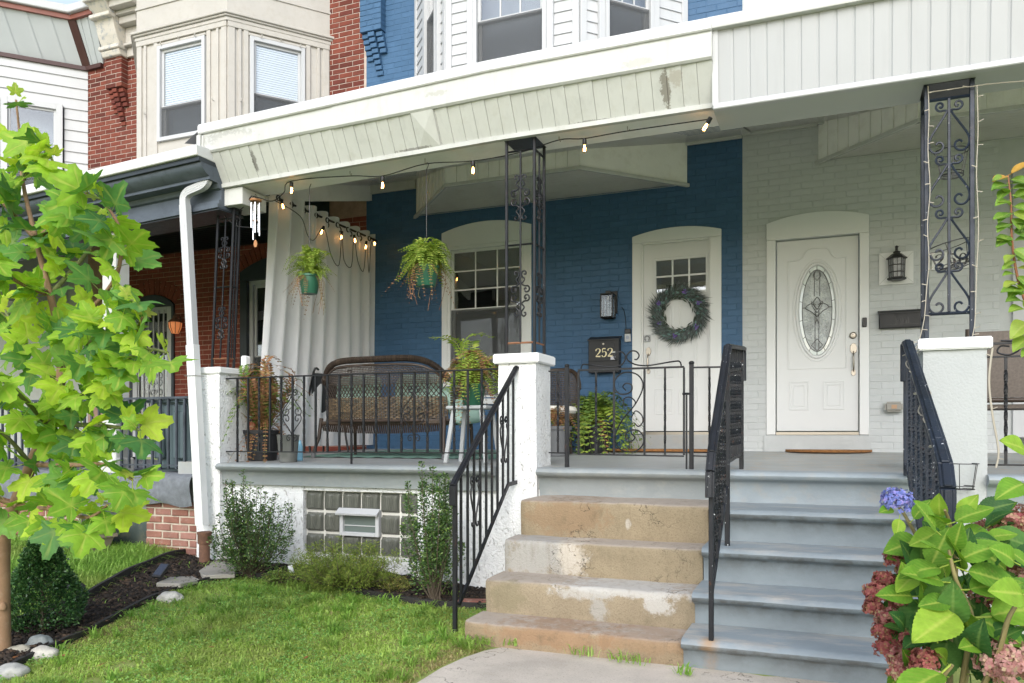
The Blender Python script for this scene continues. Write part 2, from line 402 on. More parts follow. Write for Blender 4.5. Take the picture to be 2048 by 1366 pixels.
# ================================================================== BRICKWORK
def archhalf(w, rise, dz):
    r = (w * w / 4 + rise * rise) / (2 * rise); q = r * r - (dz + r - rise) ** 2
    return math.sqrt(q) if q > 0 else 0
def free_spans(x0, x1, z, holes):
    sp = [(x0, x1)]
    for h in holes:
        a = b = None
        if h['z0'] < z <= h['zs']: a, b = h['x0'], h['x1']
        elif h.get('rise') and h['zs'] < z < h['zs'] + h['rise']:
            hw = archhalf(h['x1'] - h['x0'], h['rise'], min(h['rise'] - 1e-4, z - h['zs'] + .05)) - .02; m = (h['x0'] + h['x1']) / 2; a, b = m - hw, m + hw
        if a is None or b - a < .02: continue
        ns = []
        for p, q in sp:
            if b <= p or a >= q: ns.append((p, q)); continue
            if a > p: ns.append((p, a))
            if b < q: ns.append((b, q))
        sp = ns
    return sp
def brick_mb(L, H, D, bev=.004, jit=.0012, rnd=random):
    b = MB(); j = lambda: rnd.uniform(-jit, jit)
    fr = [(bev, -D + j(), bev), (L - bev, -D + j(), bev), (L - bev, -D + j(), H - bev), (bev, -D + j(), H - bev)]
    bk = [(j(), -D + bev, j()), (L + j(), -D + bev, j()), (L + j(), -D + bev, H + j()), (j(), -D + bev, H + j())]
    bb = [(0, .02, 0), (L, .02, 0), (L, .02, H), (0, .02, H)]
    return b.add(fr + bk + bb, [(0,1,2,3)] + [(i, 4 + i, 4 + (i+1) % 4, (i+1) % 4) for i in range(4)] + [(4 + i, 8 + i, 8 + (i+1) % 4, 4 + (i+1) % 4) for i in range(4)])
def bricks(house, zones, Y, holes, mat, cap, L=.222, H=.0695, J=.009, D=.006, vis=None, partname='brick', wobble=.0012):
    """zones: (x0,x1,z0,z1) areas laid in running bond; the 'cap' bricks that show largest are parts, the rest one joined part"""
    lst = []
    for (x0, x1, z0, z1) in zones:
        r0 = math.floor(z0 / H); r1 = math.ceil(z1 / H)
        for r in range(r0, r1):
            za = r * H; off = (r % 2) * L / 2
            for p, q in free_spans(x0, x1, za + H / 2, holes):
                k = math.floor((p - off) / L)
                while off + k * L < q:
                    a, b = max(p, off + k * L), min(q, off + (k+1) * L)
                    if b - a > .03: lst.append((a, b - J if b < q - 1e-4 else b - .002, za, za + H - J))
                    k += 1
    def key(t):
        px, py = prj(((t[0]+t[1])/2, Y, (t[2]+t[3])/2))
        out = 0 if (-10 < px < 2060 and -10 < py < 1370) else 50
        return dep((t[0]+t[1])/2, Y) + out + (3 if vis and not vis(px, py) else 0)
    lst.sort(key=key)
    var = [brick_mb(L - J, H - J, D, jit=wobble).mesh('brick', mat) for _ in range(5)]
    rest = MB()
    for i, (a, b, z0, z1) in enumerate(lst):
        yo = random.uniform(-.0012, .0012)
        full = abs((b - a) - (L - J)) < 1e-4
        if i < cap:
            me = random.choice(var) if full else brick_mb(b - a, z1 - z0, D, jit=wobble).mesh('brick', mat)
            link(partname, me, house, (a, Y + yo, z0), (0, random.uniform(-.004, .004), 0))
        else:
            t = brick_mb(b - a, z1 - z0, D, jit=wobble); rest.add([(x + a, y + Y + yo, z + z0) for x, y, z in t.v], t.f)
    if rest.v: tag(rest.build('brick_infill', mat, house), kind='stuff')
def backing(house, zones, Y, holes, mat, H=.0695, name='wall'):
    b = MB()
    for (x0, x1, z0, z1) in zones: b.box(x0, x1, Y + 1.8, Y + 1.85, z0, z1)
    for (x0, x1, z0, z1) in zones:
        r0 = math.floor(z0 / H); r1 = math.ceil(z1 / H)
        for r in range(r0, r1):
            za, zb = max(z0, r * H), min(z1, (r+1) * H)
            for p, q in free_spans(x0, x1, (r + .5) * H, holes):
                b.add([(p, Y, za), (q, Y, za), (q, Y, zb), (p, Y, zb)], [(0, 1, 2, 3)])
                b.add([(p, Y, za), (p, Y + .22, za), (p, Y + .22, zb), (p, Y, zb)], [(0, 1, 2, 3)])
                b.add([(q, Y, za), (q, Y, zb), (q, Y + .22, zb), (q, Y + .22, za)], [(0, 1, 2, 3)])
    return b.build(name, mat, house)
def frameM(p0, p1, z0=0.0):
    """local frame: x along p0->p1 in plan, y away from the street, z up"""
    d = Vector((p1[0] - p0[0], p1[1] - p0[1], 0)).normalized(); n = Vector((-d.y, d.x, 0))
    M = Matrix.Identity(4)
    for i in range(3): M[i][0] = d[i]; M[i][1] = n[i]; M[i][2] = (0, 0, 1)[i]
    M[0][3], M[1][3], M[2][3] = p0[0], p0[1], z0
    return M
def ring(mb, x0, x1, z0, z1, t, y0, y1):
    mb.box(x0, x0 + t, y0, y1, z0, z1).box(x1 - t, x1, y0, y1, z0, z1)
    mb.box(x0 + t, x1 - t, y0, y1, z1 - t, z1).box(x0 + t, x1 - t, y0, y1, z0, z0 + t); return mb
def window(house, M, w, h, meet=.5, grid=(0, 0), fr=.05, mat=None, blind=False, screen=True, glass=None, name='window', depth=.35, inner=None):
    mat = mat or m_vinyl; glass = glass or m_glass
    f = MB(); ring(f, 0, w, 0, h, fr, -.012, .1)
    wo = f.xf(M).build(name, mat, house, bevel=.003)
    zm = fr + (h - 2 * fr) * meet; s = .035
    up = MB(); ring(up, fr, w - fr, zm - .02, h - fr, s, .03, .06); up.xf(M).build('upper_sash', mat, wo, bevel=.003)
    lo = MB(); ring(lo, fr, w - fr, fr, zm + .018, s, .062, .09); lo.xf(M).build('lower_sash', mat, wo, bevel=.003)
    MB().box(fr + s, w - fr - s, .044, .047, zm, h - fr - s).xf(M).build('upper_pane', glass, wo)
    MB().box(fr + s, w - fr - s, .075, .078, fr + s, zm).xf(M).build('lower_pane', glass, wo)
    nx_, nz_ = grid
    if nx_:
        gw, gh = w - 2 * (fr + s), h - fr - s - zm - s + .02
        for i in range(1, nx_):
            x = fr + s + gw * i / nx_; MB().box(x - .009, x + .009, .038, .0435, zm + s - .02, h - fr - s).xf(M).build('muntin', mat, wo)
        for i in range(1, nz_):
            z = zm + s - .02 + gh * i / nz_; MB().box(fr + s, w - fr - s, .037, .043, z - .009, z + .009).xf(M).build('muntin', mat, wo)
    if screen: MB().box(fr, w - fr, .022, .024, fr, zm).xf(M).build('insect_screen', m_mesh, wo)
    if blind:
        b = MB(); n = int((h - fr - zm) / .03)
        for i in range(n):
            z = zm + .03 * i; b.add([(fr + .03, .05, z), (w - fr - .03, .05, z), (w - fr - .03, .058, z + .029), (fr + .03, .058, z + .029)], [(0, 1, 2, 3)])
        b.xf(M).build('blind', m_blind, wo)
        MB().box(fr + .02, w - fr - .02, .2, .205, fr, zm).xf(M).build('curtain_lining', m_screen, wo)
    d = MB(); d.add([(0, .1, 0), (w, .1, 0), (w, .1, h), (0, .1, h), (0, depth, 0), (w, depth, 0), (w, depth, h), (0, depth, h)],
                    [(4, 5, 6, 7), (0, 1, 5, 4), (1, 2, 6, 5), (2, 3, 7, 6), (3, 0, 4, 7)])
    d.xf(M).build('room_recess', inner or m_dark, wo)
    return wo
def meshmat():
    t = NT('insect_mesh'); t.t.nodes.remove(t.b)
    d = t.n('BsdfDiffuse'); d.inputs['Color'].default_value = (.11, .115, .12, 1); tr = t.n('BsdfTransparent')
    mx = t.n('MixShader'); mx.inputs[0].default_value = .42
    t.l(tr.outputs[0], mx.inputs[1]); t.l(d.outputs[0], mx.inputs[2]); t.l(mx.outputs[0], t.out.inputs['Surface']); return t.m
m_mesh = meshmat()
def arch_pts(x0, x1, zs, rise, n=14):
    w = x1 - x0; r = (w * w / 4 + rise * rise) / (2 * rise); cx, cz = (x0 + x1) / 2, zs + rise - r
    a0 = math.asin(w / 2 / r); return [(cx + r * math.sin(-a0 + 2 * a0 * i / n), cz + r * math.cos(-a0 + 2 * a0 * i / n)) for i in range(n + 1)]
def arched_trim(house, x0, x1, z0, zs, rise, jw, zt, name, mat, Y0, Y1, jwr=None):
    """jambs and a head board whose top is a segmental arch; zt is the underside of the head"""
    b = MB(); jwr = jwr or jw
    b.box(x0, x0 + jw, Y0, Y1, z0, zt - .001).box(x1 - jwr, x1, Y0, Y1, z0, zt - .001)
    top = arch_pts(x0, x1, zs, rise); b.prism([(x0, zt), *top, (x1, zt)][::-1], Y0 - .004, Y1)
    return b.build(name, mat, house, bevel=.004)
def ribbon(mb, pts, wid, y, M=None, th=.002):
    """flat stroke of varying width in the local XZ plane at depth y"""
    P = [Vector((p[0], 0, p[1])) for p in pts]; L = []; Rr = []
    for i, p in enumerate(P):
        t = (P[min(i+1, len(P)-1)] - P[max(i-1, 0)]).normalized(); n = Vector((-t.z, 0, t.x)); w = wid[i] if isinstance(wid, (list, tuple)) else wid
        L.append(p + n * w / 2); Rr.append(p - n * w / 2)
    n = len(P); vs = [(q.x, y, q.z) for q in L] + [(q.x, y, q.z) for q in Rr] + [(q.x, y + th, q.z) for q in L] + [(q.x, y + th, q.z) for q in Rr]
    fs = []
    for i in range(n - 1):
        fs += [(i, i+1, n+i+1, n+i), (2*n+i, 3*n+i, 3*n+i+1, 2*n+i+1), (i, 2*n+i, 2*n+i+1, i+1), (n+i, n+i+1, 3*n+i+1, 3*n+i)]
    fs += [(0, n, 3*n, 2*n), (n-1, 3*n-1, 4*n-1, 2*n-1)]
    if M is not None: vs = [tuple(M @ Vector(v)) for v in vs]
    mb.add(vs, fs)
def lapboards(house_bay, p0, p1, z0, z1, mat, expo=.115, holes=(), name='siding_board', th=.014):
    """horizontal lap siding on a vertical face, every board a piece of its own"""
    M = frameM(p0, p1); W_ = (Vector(p1) - Vector(p0)).length; z = z0
    while z < z1:
        zt = min(z + expo, z1); spans = [(0, W_)]
        for (a, b, za, zb) in holes:
            if za < (z + zt) / 2 < zb:
                ns = []
                for p, q in spans:
                    if b <= p or a >= q: ns.append((p, q)); continue
                    if a > p + .01: ns.append((p, a))
                    if b < q - .01: ns.append((b, q))
                spans = ns
        for p, q in spans:
            b = MB(); vs = [(p, -th - .004, z), (q, -th - .004, z), (q, -.003, zt + .012), (p, -.003, zt + .012), (p, .01, z), (q, .01, z), (q, .01, zt + .012), (p, .01, zt + .012)]
            b.add(vs, [(0, 1, 2, 3), (0, 4, 5, 1), (0, 3, 7, 4), (1, 5, 6, 2), (4, 7, 6, 5)]); b.xf(M).build(name, mat, house_bay)
        z += expo

# ================================================================== BLUE HOUSE, number 252
BX0, BX1 = -5.755, -.945
blue = thing('row_house', 'blue painted brick row house with white siding bay and wreath on its white door', 'house', (-3.3, WALL, 1.1))

def zero(o): o.location = (0, 0, 0); return o
zero(blue)
dz = lambda px, py: at(px, py, WALL).z
wx = lambda px: at(px, 0, WALL).x
bd = dict(x0=wx(1265), x1=wx(1443), z0=1.0, zs=dz(1266, 475), rise=.07)
bw = dict(x0=wx(884), x1=wx(1063), z0=1.78, zs=dz(888, 467), rise=.1)
hb = [bd, bw]
backing(blue, [(BX0, BX1, 1.0, 8.2)], WALL, hb + [dict(x0=-5.0, x1=-1.56, z0=4.25, zs=8.3)], m_blue_m)
bricks(blue, [(BX0, BX1, 1.12, 4.7), (BX0, -5.0, 5.3, 7.6), (-1.56, BX1, 5.4, 7.2)], WALL,
       hb + [dict(x0=-5.0, x1=-1.56, z0=4.2, zs=5.0)], m_blue, 300, J=.0065, D=.0032,
       vis=lambda px, py: (py < 175 or (px > 1090 and py > 300) or (px > 735 and py > 400)) and not (1008 < px < 1090))
# pilaster with stepped corbel at the party line
def pilaster(house, x0, x1, z0, z1, proj, mat, rows=8, both=True):
    H, J = .0695, .009; r = 0; z = math.ceil(z0 / H) * H; zb = z; Wd = x1 - x0
    while z < z1:
        cuts = [x0, x0 + Wd * .36, x1] if r % 2 else [x0, x0 + Wd * .66, x1]
        for a, b in zip(cuts, cuts[1:]):
            brick_mb(b - a - (J if b < x1 else 0), H - J, proj + .006, jit=.001).xf(Matrix.Translation((a, WALL, z))).build('brick', mat, house)
        z += H; r += 1
    MB().box(x0 + .004, x1 - .004, WALL - proj, WALL + .05, zb + .002, z1).build('pilaster_core', m_blue_m if mat is m_blue else m_red_m, house)
    cw = Wd / 3
    for k in range(rows):
        z = zb - (k + 1) * H; pj = proj * (1 - .11 * (k + 1)) + .012; sh = .012 * k
        cols_ = [(1, 0)] + ([(0, -.035)] if k < 5 else []) + ([(2, -.03)] if k < 4 else [])
        for c_, dp in cols_:
            p2 = max(.02, pj + dp)
            brick_mb(cw * .86, H - J - .004, p2, jit=.001).xf(Matrix.Translation((x0 + c_ * cw + sh + .008, WALL, z))).build('corbel_brick', mat, house)
pilaster(blue, at(720, 80, 8.98).x, at(762, 80, 8.98).x, dz(745, 76), 7.6, .12, m_blue)
# bay window with lap siding
bay_pts = [(-5.005, 9.1), (-4.07, 8.1), (-2.5, 8.09), (-1.555, 9.1)]
core = MB(); core.plan([(-4.4, 9.1), (-3.9, 8.5), (-2.67, 8.5), (-2.15, 9.1)], 5.0, 8.2)
bay = core.build('bay_window', m_screen, blue)
def facewin(face, pxl, pxr, ytop, zb):
    a = atl(pxl, ytop, *face); b = atl(pxr, ytop, *face); M = frameM(face[0], face[1])
    u0 = (Vector((a.x, a.y)) - Vector(face[0])).length; u1 = (Vector((b.x, b.y)) - Vector(face[0])).length
    return M, u0, u1, a.z
F_L, F_F, F_R = (bay_pts[0], bay_pts[1]), (bay_pts[1], bay_pts[2]), (bay_pts[2], bay_pts[3])
for face, pl, pr, zmeet, gridn in ((F_L, 857, 880, None, (2, 2)), (F_F, 950, 1096, at(1020, 34, 8.1).z, (3, 2)), (F_R, 1206, 1302, atl(1250, 10, *F_R).z, (3, 2))):
    M, u0, u1, _ = facewin(face, pl, pr, 0, 0)
    zb = 5.32; zt = 7.45; zmeet = zmeet or 6.35
    Lf = (Vector(face[1]) - Vector(face[0])).length
    lapboards(bay, face[0], face[1], 5.0, 8.1, m_vinyl, .118, [(u0 - .075, u1 + .075, zb - .07, zt + .1), (-.1, .075, 0, 9), (Lf - .075, Lf + .1, 0, 9)])
    window(blue, M @ Matrix.Translation((u0, -.055, zb)), u1 - u0, zt - zb, (zmeet - zb - .05) / (zt - zb - .1), gridn, .045, m_vinyl, blind=False, depth=.26, inner=m_screen)
    tr = MB(); ring(tr, u0 - .075, u1 + .075, zb - .07, zt + .1, .074, -.06, 0); tr.xf(M).build('window_trim', m_vinyl, bay, bevel=.004)
    cb = MB(); cb.box(0, .074, -.03, .01, 5.0, 8.1).box(Lf - .074, Lf, -.03, .01, 5.0, 8.1); cb.xf(M).build('corner_board', m_vinyl, bay, bevel=.004)
# boxed foot of the bay that hangs under the porch ceiling
def bay_foot(house, pts, zb, ztop, mat, msoff, mtrim=None):
    o = MB().plan([(p[0], p[1]) for p in pts], zb + .03, zb + .05).build('bay_soffit', msoff, house)
    for i in range(len(pts) - 1):
        M = frameM(pts[i], pts[i+1]); L = (Vector(pts[i+1]) - Vector(pts[i])).length; n = max(2, int(L / .125))
        for k in range(n):
            a, b = L * k / n, L * (k + 1) / n
            bb = MB(); bb.add([(a, -.004, zb), (b - .003, -.016, zb), (b - .003, -.016, ztop), (a, -.004, ztop), (a, .012, zb), (b - .003, .012, zb), (b - .003, .012, ztop), (a, .012, ztop)],
                   [(0, 1, 2, 3), (0, 4, 5, 1), (1, 5, 6, 2), (0, 3, 7, 4), (4, 7, 6, 5)])
            bb.xf(M).build('skirt_board', mat, o)
        MB().box(-.02, L + .02, -.035, .0, zb - .012, zb + .028).xf(M).build('skirt_trim', mtrim or m_cream, o, bevel=.004)
    x0, x1 = pts[0][0], pts[-1][0]; y0 = min(p[1] for p in pts); n = 13
    for k in range(n):          # bead boards of the soffit, parallel to the wall
        ya, yb = y0 + (WALL - y0) * k / n, y0 + (WALL - y0) * (k + 1) / n
        def xlim(y):
            xa = pts[0][0] + (pts[1][0] - pts[0][0]) * (WALL - y) / (WALL - pts[1][1]); xb = pts[-1][0] + (pts[-2][0] - pts[-1][0]) * (WALL - y) / (WALL - pts[-2][1]); return xa, xb
        a0, b0 = xlim(ya + .002); a1, b1 = xlim(yb - .014)
        MB().add([(a0, ya + .002, zb + .002), (b0, ya + .002, zb + .002), (b1, yb - .014, zb + .014), (a1, yb - .014, zb + .014)], [(0, 1, 2, 3)]).build('soffit_board', msoff, o)
bay_foot(blue, bay_pts, 4.13, 4.7, m_soff, m_soff)
# ground-floor window
Z0 = 1.78; x0, x1 = bw['x0'], bw['x1']
zt = dz(975, 487)
arched_trim(blue, x0, x1, Z0, bw['zs'], bw['rise'], .075, zt, 'window_casing', m_white, WALL - .012, WALL + .1, .1)
MB().box(x0 - .05, x1 + .05, WALL - .05, WALL + .1, Z0 - .07, Z0).build('window_sill', m_white, blue, bevel=.006)
wz = dz(975, 615)
window(blue, Matrix.Translation((x0 + .075, WALL + .01, Z0)), x1 - x0 - .175, zt - Z0, (wz - Z0 - .04) / (zt - Z0 - .08), (3, 3), .04, m_white, blind=False, screen=True, depth=1.6, inner=paint('room_wall', (.2, .185, .17), .8, .2, 2, 0), glass=glassmat('porch_window_glass', (.75, .77, .75), 4.2))
# door 252
dx0, dx1 = wx(1285), wx(1418); dzb, dzt = dz(1350, 864), dz(1350, 484)
arched_trim(blue, bd['x0'], bd['x1'], dzb - .02, bd['zs'], bd['rise'], dx0 - bd['x0'] - .012, dzt + .02, 'door_frame', m_white, WALL - .02, WALL + .1, bd['x1'] - dx1 - .012)
fm = MB(); fm.box(dx0 - .012, dx0 + .006, WALL + .0, WALL + .1, dzb, dzt + .02).box(dx1 - .006, dx1 + .012, WALL, WALL + .1, dzb, dzt + .02).box(dx0, dx1, WALL, WALL + .1, dzt, dzt + .02)
fm.build('door_stop', m_white, blue)
MB().box(bd['x0'] - .02, bd['x1'] + .02, WALL - .06, WALL + .1, 1.1, dzb - .03).build('door_step', m_deck, blue, bevel=.012, seg=2)
MB().box(dx0 - .01, dx1 + .01, WALL - .03, WALL + .08, dzb - .03, dzb).build('threshold', m_nickel, blue)
gx0, gx1, gz1, gz0 = wx(1311), wx(1411), dz(1360, 517), dz(1360, 582)
def slab_with_hole(x0, x1, z0, z1, hx0, hx1, hz0, hz1, y0, y1):
    b = MB(); b.box(x0, hx0, y0, y1, z0, z1).box(hx1, x1, y0, y1, z0, z1).box(hx0, hx1, y0, y1, z0, hz0).box(hx0, hx1, y0, y1, hz1, z1); return b
DY = WALL + .035
door = slab_with_hole(dx0, dx1, dzb + .012, dzt, gx0, gx1, gz0, gz1, DY, DY + .045).build('door', m_wdoor, blue)
rg = MB(); ring(rg, gx0 - .03, gx1 + .03, gz0 - .03, gz1 + .03, .032, DY - .012, DY + .01); rg.build('light_frame', m_wdoor, door, bevel=.004)
for i in range(3):
    for j in range(2):
        a = gx0 + (gx1 - gx0) * i / 3; b = gx0 + (gx1 - gx0) * (i + 1) / 3; zA = gz0 + (gz1 - gz0) * j / 2; zB = gz0 + (gz1 - gz0) * (j + 1) / 2
        MB().box(a, b, DY + .012, DY + .016, zA, zB).build('pane', glassmat('door_glass', (.6, .62, .6), 5) if not (i or j) else bpy.data.materials['door_glass'], door)
mu = MB()
for i in (1, 2): x = gx0 + (gx1 - gx0) * i / 3; mu.box(x - .01, x + .01, DY + .0, DY + .011, gz0, gz1)
mu.box(gx0, gx1, DY + .001, DY + .0105, (gz0 + gz1) / 2 - .01, (gz0 + gz1) / 2 + .01); mu.build('muntin', m_wdoor, door)
MB().box(gx0, gx1, DY + .3, DY + .31, gz0, gz1).build('room_recess', m_dark, door)
MB().box(dx0 - .01, dx1 + .01, DY + .07, DY + .08, dzb - .02, dzb + .04).build('door_sweep', m_black, door)
dw = dx1 - dx0
for (a, b, zA, zB) in ((dx0 + .13, dx0 + dw * .46, dzb + .62, gz0 - .16), (dx0 + dw * .54, dx1 - .13, dzb + .62, gz0 - .16), (dx0 + .13, dx0 + dw * .46, dzb + .2, dzb + .5), (dx0 + dw * .54, dx1 - .13, dzb + .2, dzb + .5)):
    p = MB(); ring(p, a, b, zA, zB, .016, DY - .005, DY + .004); ring(p, a + .03, b - .03, zA + .03, zB - .03, .01, DY - .003, DY + .004); p.build('panel_moulding', m_wdoor, door, bevel=.002)
def handle_set(parent, x, z, Yf, s=1.0):
    h = MB(); M = Matrix.Translation((x, Yf, z)) @ Matrix.Rotation(R(90), 4, 'X')
    def plate(cx, cz, rx, rz, t): 
        n = 18; h.add([(cx + rx * math.cos(2*math.pi*k/n), -t, cz + rz * math.sin(2*math.pi*k/n)) for k in range(n)] + [(cx + rx*1.12 * math.cos(2*math.pi*k/n), 0, cz + rz*1.1 * math.sin(2*math.pi*k/n)) for k in range(n)],
              [tuple(range(n))] + [(k, n + k, n + (k+1) % n, (k+1) % n) for k in range(n)])
    plate(0, 0, .03 * s, .05 * s, .014); plate(0, -.24 * s, .02 * s, .032 * s, .012)
    pts = catmull([(0, -.012, -.03*s), (0, -.045, -.07*s), (0, -.05, -.13*s), (0, -.045, -.19*s), (0, -.012, -.23*s)], 5)
    h.tube(pts, [.006 + .005 * math.sin(math.pi * i / (len(pts) - 1)) for i in range(len(pts))], 8)
    h.lathe([(.012*s, 0), (.013*s, .02)], (0, 0, 0), 12)
    h.v = [(v[0] + x, v[1] + Yf, v[2] + z) for v in h.v]
    return h.build('door_handle', m_nickel, parent, smooth=40)
q = at(1297, 703, DY); handle_set(door, q.x, q.z, DY, .95)
q = at(1295, 677, DY); kp = MB(); ring(kp, q.x - .042, q.x + .042, q.z - .042, q.z + .042, .03, DY - .02, DY); kp.box(q.x - .012, q.x + .012, DY - .019, DY, q.z - .012, q.z + .012)
kp = MB(); kp.box(q.x - .04, q.x + .04, DY - .018, DY, q.z - .042, q.z + .042); kpo = kp.build('keypad', m_vinyl, door, bevel=.012, seg=3)
kb = MB()
for k in range(10): 
    a = R(-50 + 280 * k / 9); kb.lathe([(.0055, 0), (.0055, .004)], (0, 0, 0), 8) if False else kb.obox((q.x + .026 * math.cos(a), DY - .019, q.z + .026 * math.sin(a)), (.007 * math.cos(a), 0, .007 * math.sin(a)), (0, .003, 0), (-.004 * math.sin(a), 0, .004 * math.cos(a)))
kb.build('keypad_button', m_black, kpo)
zero(blue)

# ================================================================== GREY HOUSE (right neighbour)
grey = thing('row_house', 'grey painted brick row house with oval glass white door', 'house')
gd = dict(x0=wx(1533), x1=wx(1738), z0=1.0, zs=dz(1534, 449), rise=.08)
gr2 = dict(x0=wx(2024), x1=wx(2024) + 1.2, z0=1.2, zs=3.9)
backing(grey, [(BX1, 4.0, 1.0, 8.2)], WALL, [gd, gr2], m_grey_m)
bricks(grey, [(BX1, 1.5, 1.12, 4.72)], WALL, [gd, gr2, dict(x0=-.165, x1=4, z0=4.25, zs=5.5)], m_grey, 300, J=.006, D=.0028, vis=lambda px, py: py > 330)
MB().box(BX1 + .02, .2, WALL - .01, WALL - .003, 5.0, 7.2).build('upper_siding', m_vinyl, grey)
g_pts = [(-.165, 9.1), (.72, 8.25), (2.2, 8.25), (3.1, 9.1)]
bay_foot(grey, g_pts, 4.21, 4.75, m_soff, m_soff)
dx0, dx1 = wx(1552), wx(1718); dzb, dzt = dz(1636, 864), dz(1636, 476)
arched_trim(grey, gd['x0'], gd['x1'], dzb - .03, gd['zs'], gd['rise'], dx0 - gd['x0'] - .004, dzt + .012, 'door_frame', m_white, WALL - .022, WALL + .1, gd['x1'] - dx1 - .004)
MB().box(gd['x0'] - .03, gd['x1'] + .02, WALL - .03, WALL + .1, 1.1, dzb - .035).build('door_step', m_grey_m, grey, bevel=.008, seg=2)
MB().box(dx0, dx1, WALL - .02, WALL + .08, dzb - .03, dzb).build('threshold', m_nickel, grey)
DG = WALL + .03
dcx = at(1634, 0, DG).x; oz1, oz0 = at(1634, 530, DG).z, at(1634, 712, DG).z; orx = (at(1671, 0, DG).x - at(1596, 0, DG).x) / 2; ocz, orz = (oz0 + oz1) / 2, (oz1 - oz0) / 2
nO = 40; ell = [(dcx + orx * math.cos(2*math.pi*k/nO), ocz + orz * math.sin(2*math.pi*k/nO)) for k in range(nO)]
def rect_at(k):
    """outer rectangle point matching the k-th ellipse point"""
    a = 2*math.pi*k/nO; hx0, hx1, hz0, hz1 = dx0 + .006, dx1 - .006, dzb + .012, dzt
    c_, s_ = math.cos(a), math.sin(a); ts = []
    if c_ > 1e-6: ts.append((hx1 - dcx) / c_)
    if c_ < -1e-6: ts.append((hx0 - dcx) / c_)
    if s_ > 1e-6: ts.append((hz1 - ocz) / s_)
    if s_ < -1e-6: ts.append((hz0 - ocz) / s_)
    t_ = min(ts); return (dcx + c_ * t_, ocz + s_ * t_)
sl = MB(); rp = [rect_at(k) for k in range(nO)]
# make sure the four corners are included by snapping the nearest ray
for cx_, cz_ in ((dx0 + .006, dzb + .012), (dx1 - .006, dzb + .012), (dx0 + .006, dzt), (dx1 - .006, dzt)):
    i = min(range(nO), key=lambda k: (rp[k][0] - cx_) ** 2 + (rp[k][1] - cz_) ** 2); rp[i] = (cx_, cz_)
sl.add([(x, DG, z) for x, z in ell] + [(x, DG, z) for x, z in rp] + [(x, DG + .045, z) for x, z in ell],
       [(k, (k+1) % nO, nO + (k+1) % nO, nO + k) for k in range(nO)] + [(k, 2*nO + k, 2*nO + (k+1) % nO, (k+1) % nO) for k in range(nO)])
gdoor = sl.build('door', m_wdoor, grey)
def oval_ring(k1, k2, y0, y1, name, mat, parent):
    b = MB(); e = lambda s, y: [(dcx + (orx + s) * math.cos(2*math.pi*k/nO), y, ocz + (orz + s) * math.sin(2*math.pi*k/nO)) for k in range(nO)]
    V = e(k1, y1) + e(k1 + (k2-k1)*.3, y0) + e(k1 + (k2-k1)*.7, y0) + e(k2, y1); b.add(V, [(r*nO + k, r*nO + (k+1) % nO, (r+1)*nO + (k+1) % nO, (r+1)*nO + k) for r in range(3) for k in range(nO)])
    return b.build(name, mat, parent, smooth=50)
oval_ring(-.008, .035, DG - .016, DG + .006, 'oval_moulding', m_wdoor, gdoor)
oval_ring(.05, .062, DG - .005, DG + .001, 'outer_moulding', m_wdoor, gdoor)
def leadglass():
    t = NT('textured_glass'); co = t.co()
    h = t.noise(55, 5, .6, co); n = t.bump(h, .7, .01)
    cc = t.ramp(t.noise(7, 4, .5, co), (.3, (.2, .22, .22)), (.7, (.5, .54, .54)))
    return t.fin(cc, .12, n, .8)
m_lead = NT('lead_came').fin((.1, .1, .1), .35, None, .5, .6); m_bev = NT('bevelled_glass').fin((.75, .8, .8), .06, None, .9)
m_txg = leadglass()
eb = MB().add([(x, DG + .014, z) for x, z in ell], [tuple(range(nO))]); eb.build('oval_pane', m_txg, gdoor)
MB().add([(dcx + orx * .985 * math.cos(2*math.pi*k/nO), DG + .012, ocz + orz * .992 * math.sin(2*math.pi*k/nO)) for k in range(nO)] + [(dcx + orx * .8 * math.cos(2*math.pi*k/nO), DG + .009, ocz + orz * .9 * math.sin(2*math.pi*k/nO)) for k in range(nO)],
         [(k, (k+1) % nO, nO + (k+1) % nO, nO + k) for k in range(nO)]).build('bevelled_border', m_bev, gdoor)
cm = MB(); E3 = lambda fx, fz: (dcx + orx * fx, DG + .008, ocz + orz * fz)
cm.tube([E3(.8 * math.cos(2*math.pi*k/36), .9 * math.sin(2*math.pi*k/36)) for k in range(36)], .0035, 5, closed=True)
for k in range(14):
    a = 2*math.pi*(k + .5)/14; cm.tube([E3(.8*math.cos(a), .9*math.sin(a)), E3(.98*math.cos(a), .99*math.sin(a))], .003, 5)
for sx in (-1, 1):
    cm.tube([E3(sx*.1, -.86), E3(sx*.1, .05)], .003, 5); cm.tube([E3(sx*.14, .86), E3(sx*.14, .32)], .003, 5)
    cm.tube(catmull([E3(0, -.14), E3(sx*.3, -.02), E3(sx*.62, .07), E3(sx*.3, .16), E3(sx*.1, .08), E3(0, .02)], 5), .0035, 5)
    cm.tube(catmull([E3(0, -.05), E3(sx*.22, .08), E3(sx*.3, .2), E3(sx*.05, .12)], 5), .003, 5)
    cm.tube(catmull([E3(0, .3), E3(sx*.2, .18), E3(0, .03)], 5), .0035, 5)
    cm.tube([E3(0, -.62), E3(sx*.3, -.76), E3(0, -.88)], .0035, 5); cm.tube(catmull([E3(0, .9), E3(sx*.2, .78), E3(0, .66)], 4), .003, 5)
    cm.tube([E3(sx*.62, .07), E3(sx*.8, .07)], .003, 5); cm.tube(catmull([E3(sx*.1, -.3), E3(0, -.16), E3(sx*.12, -.05)], 4), .003, 5)
cm.build('lead_came', m_lead, gdoor)
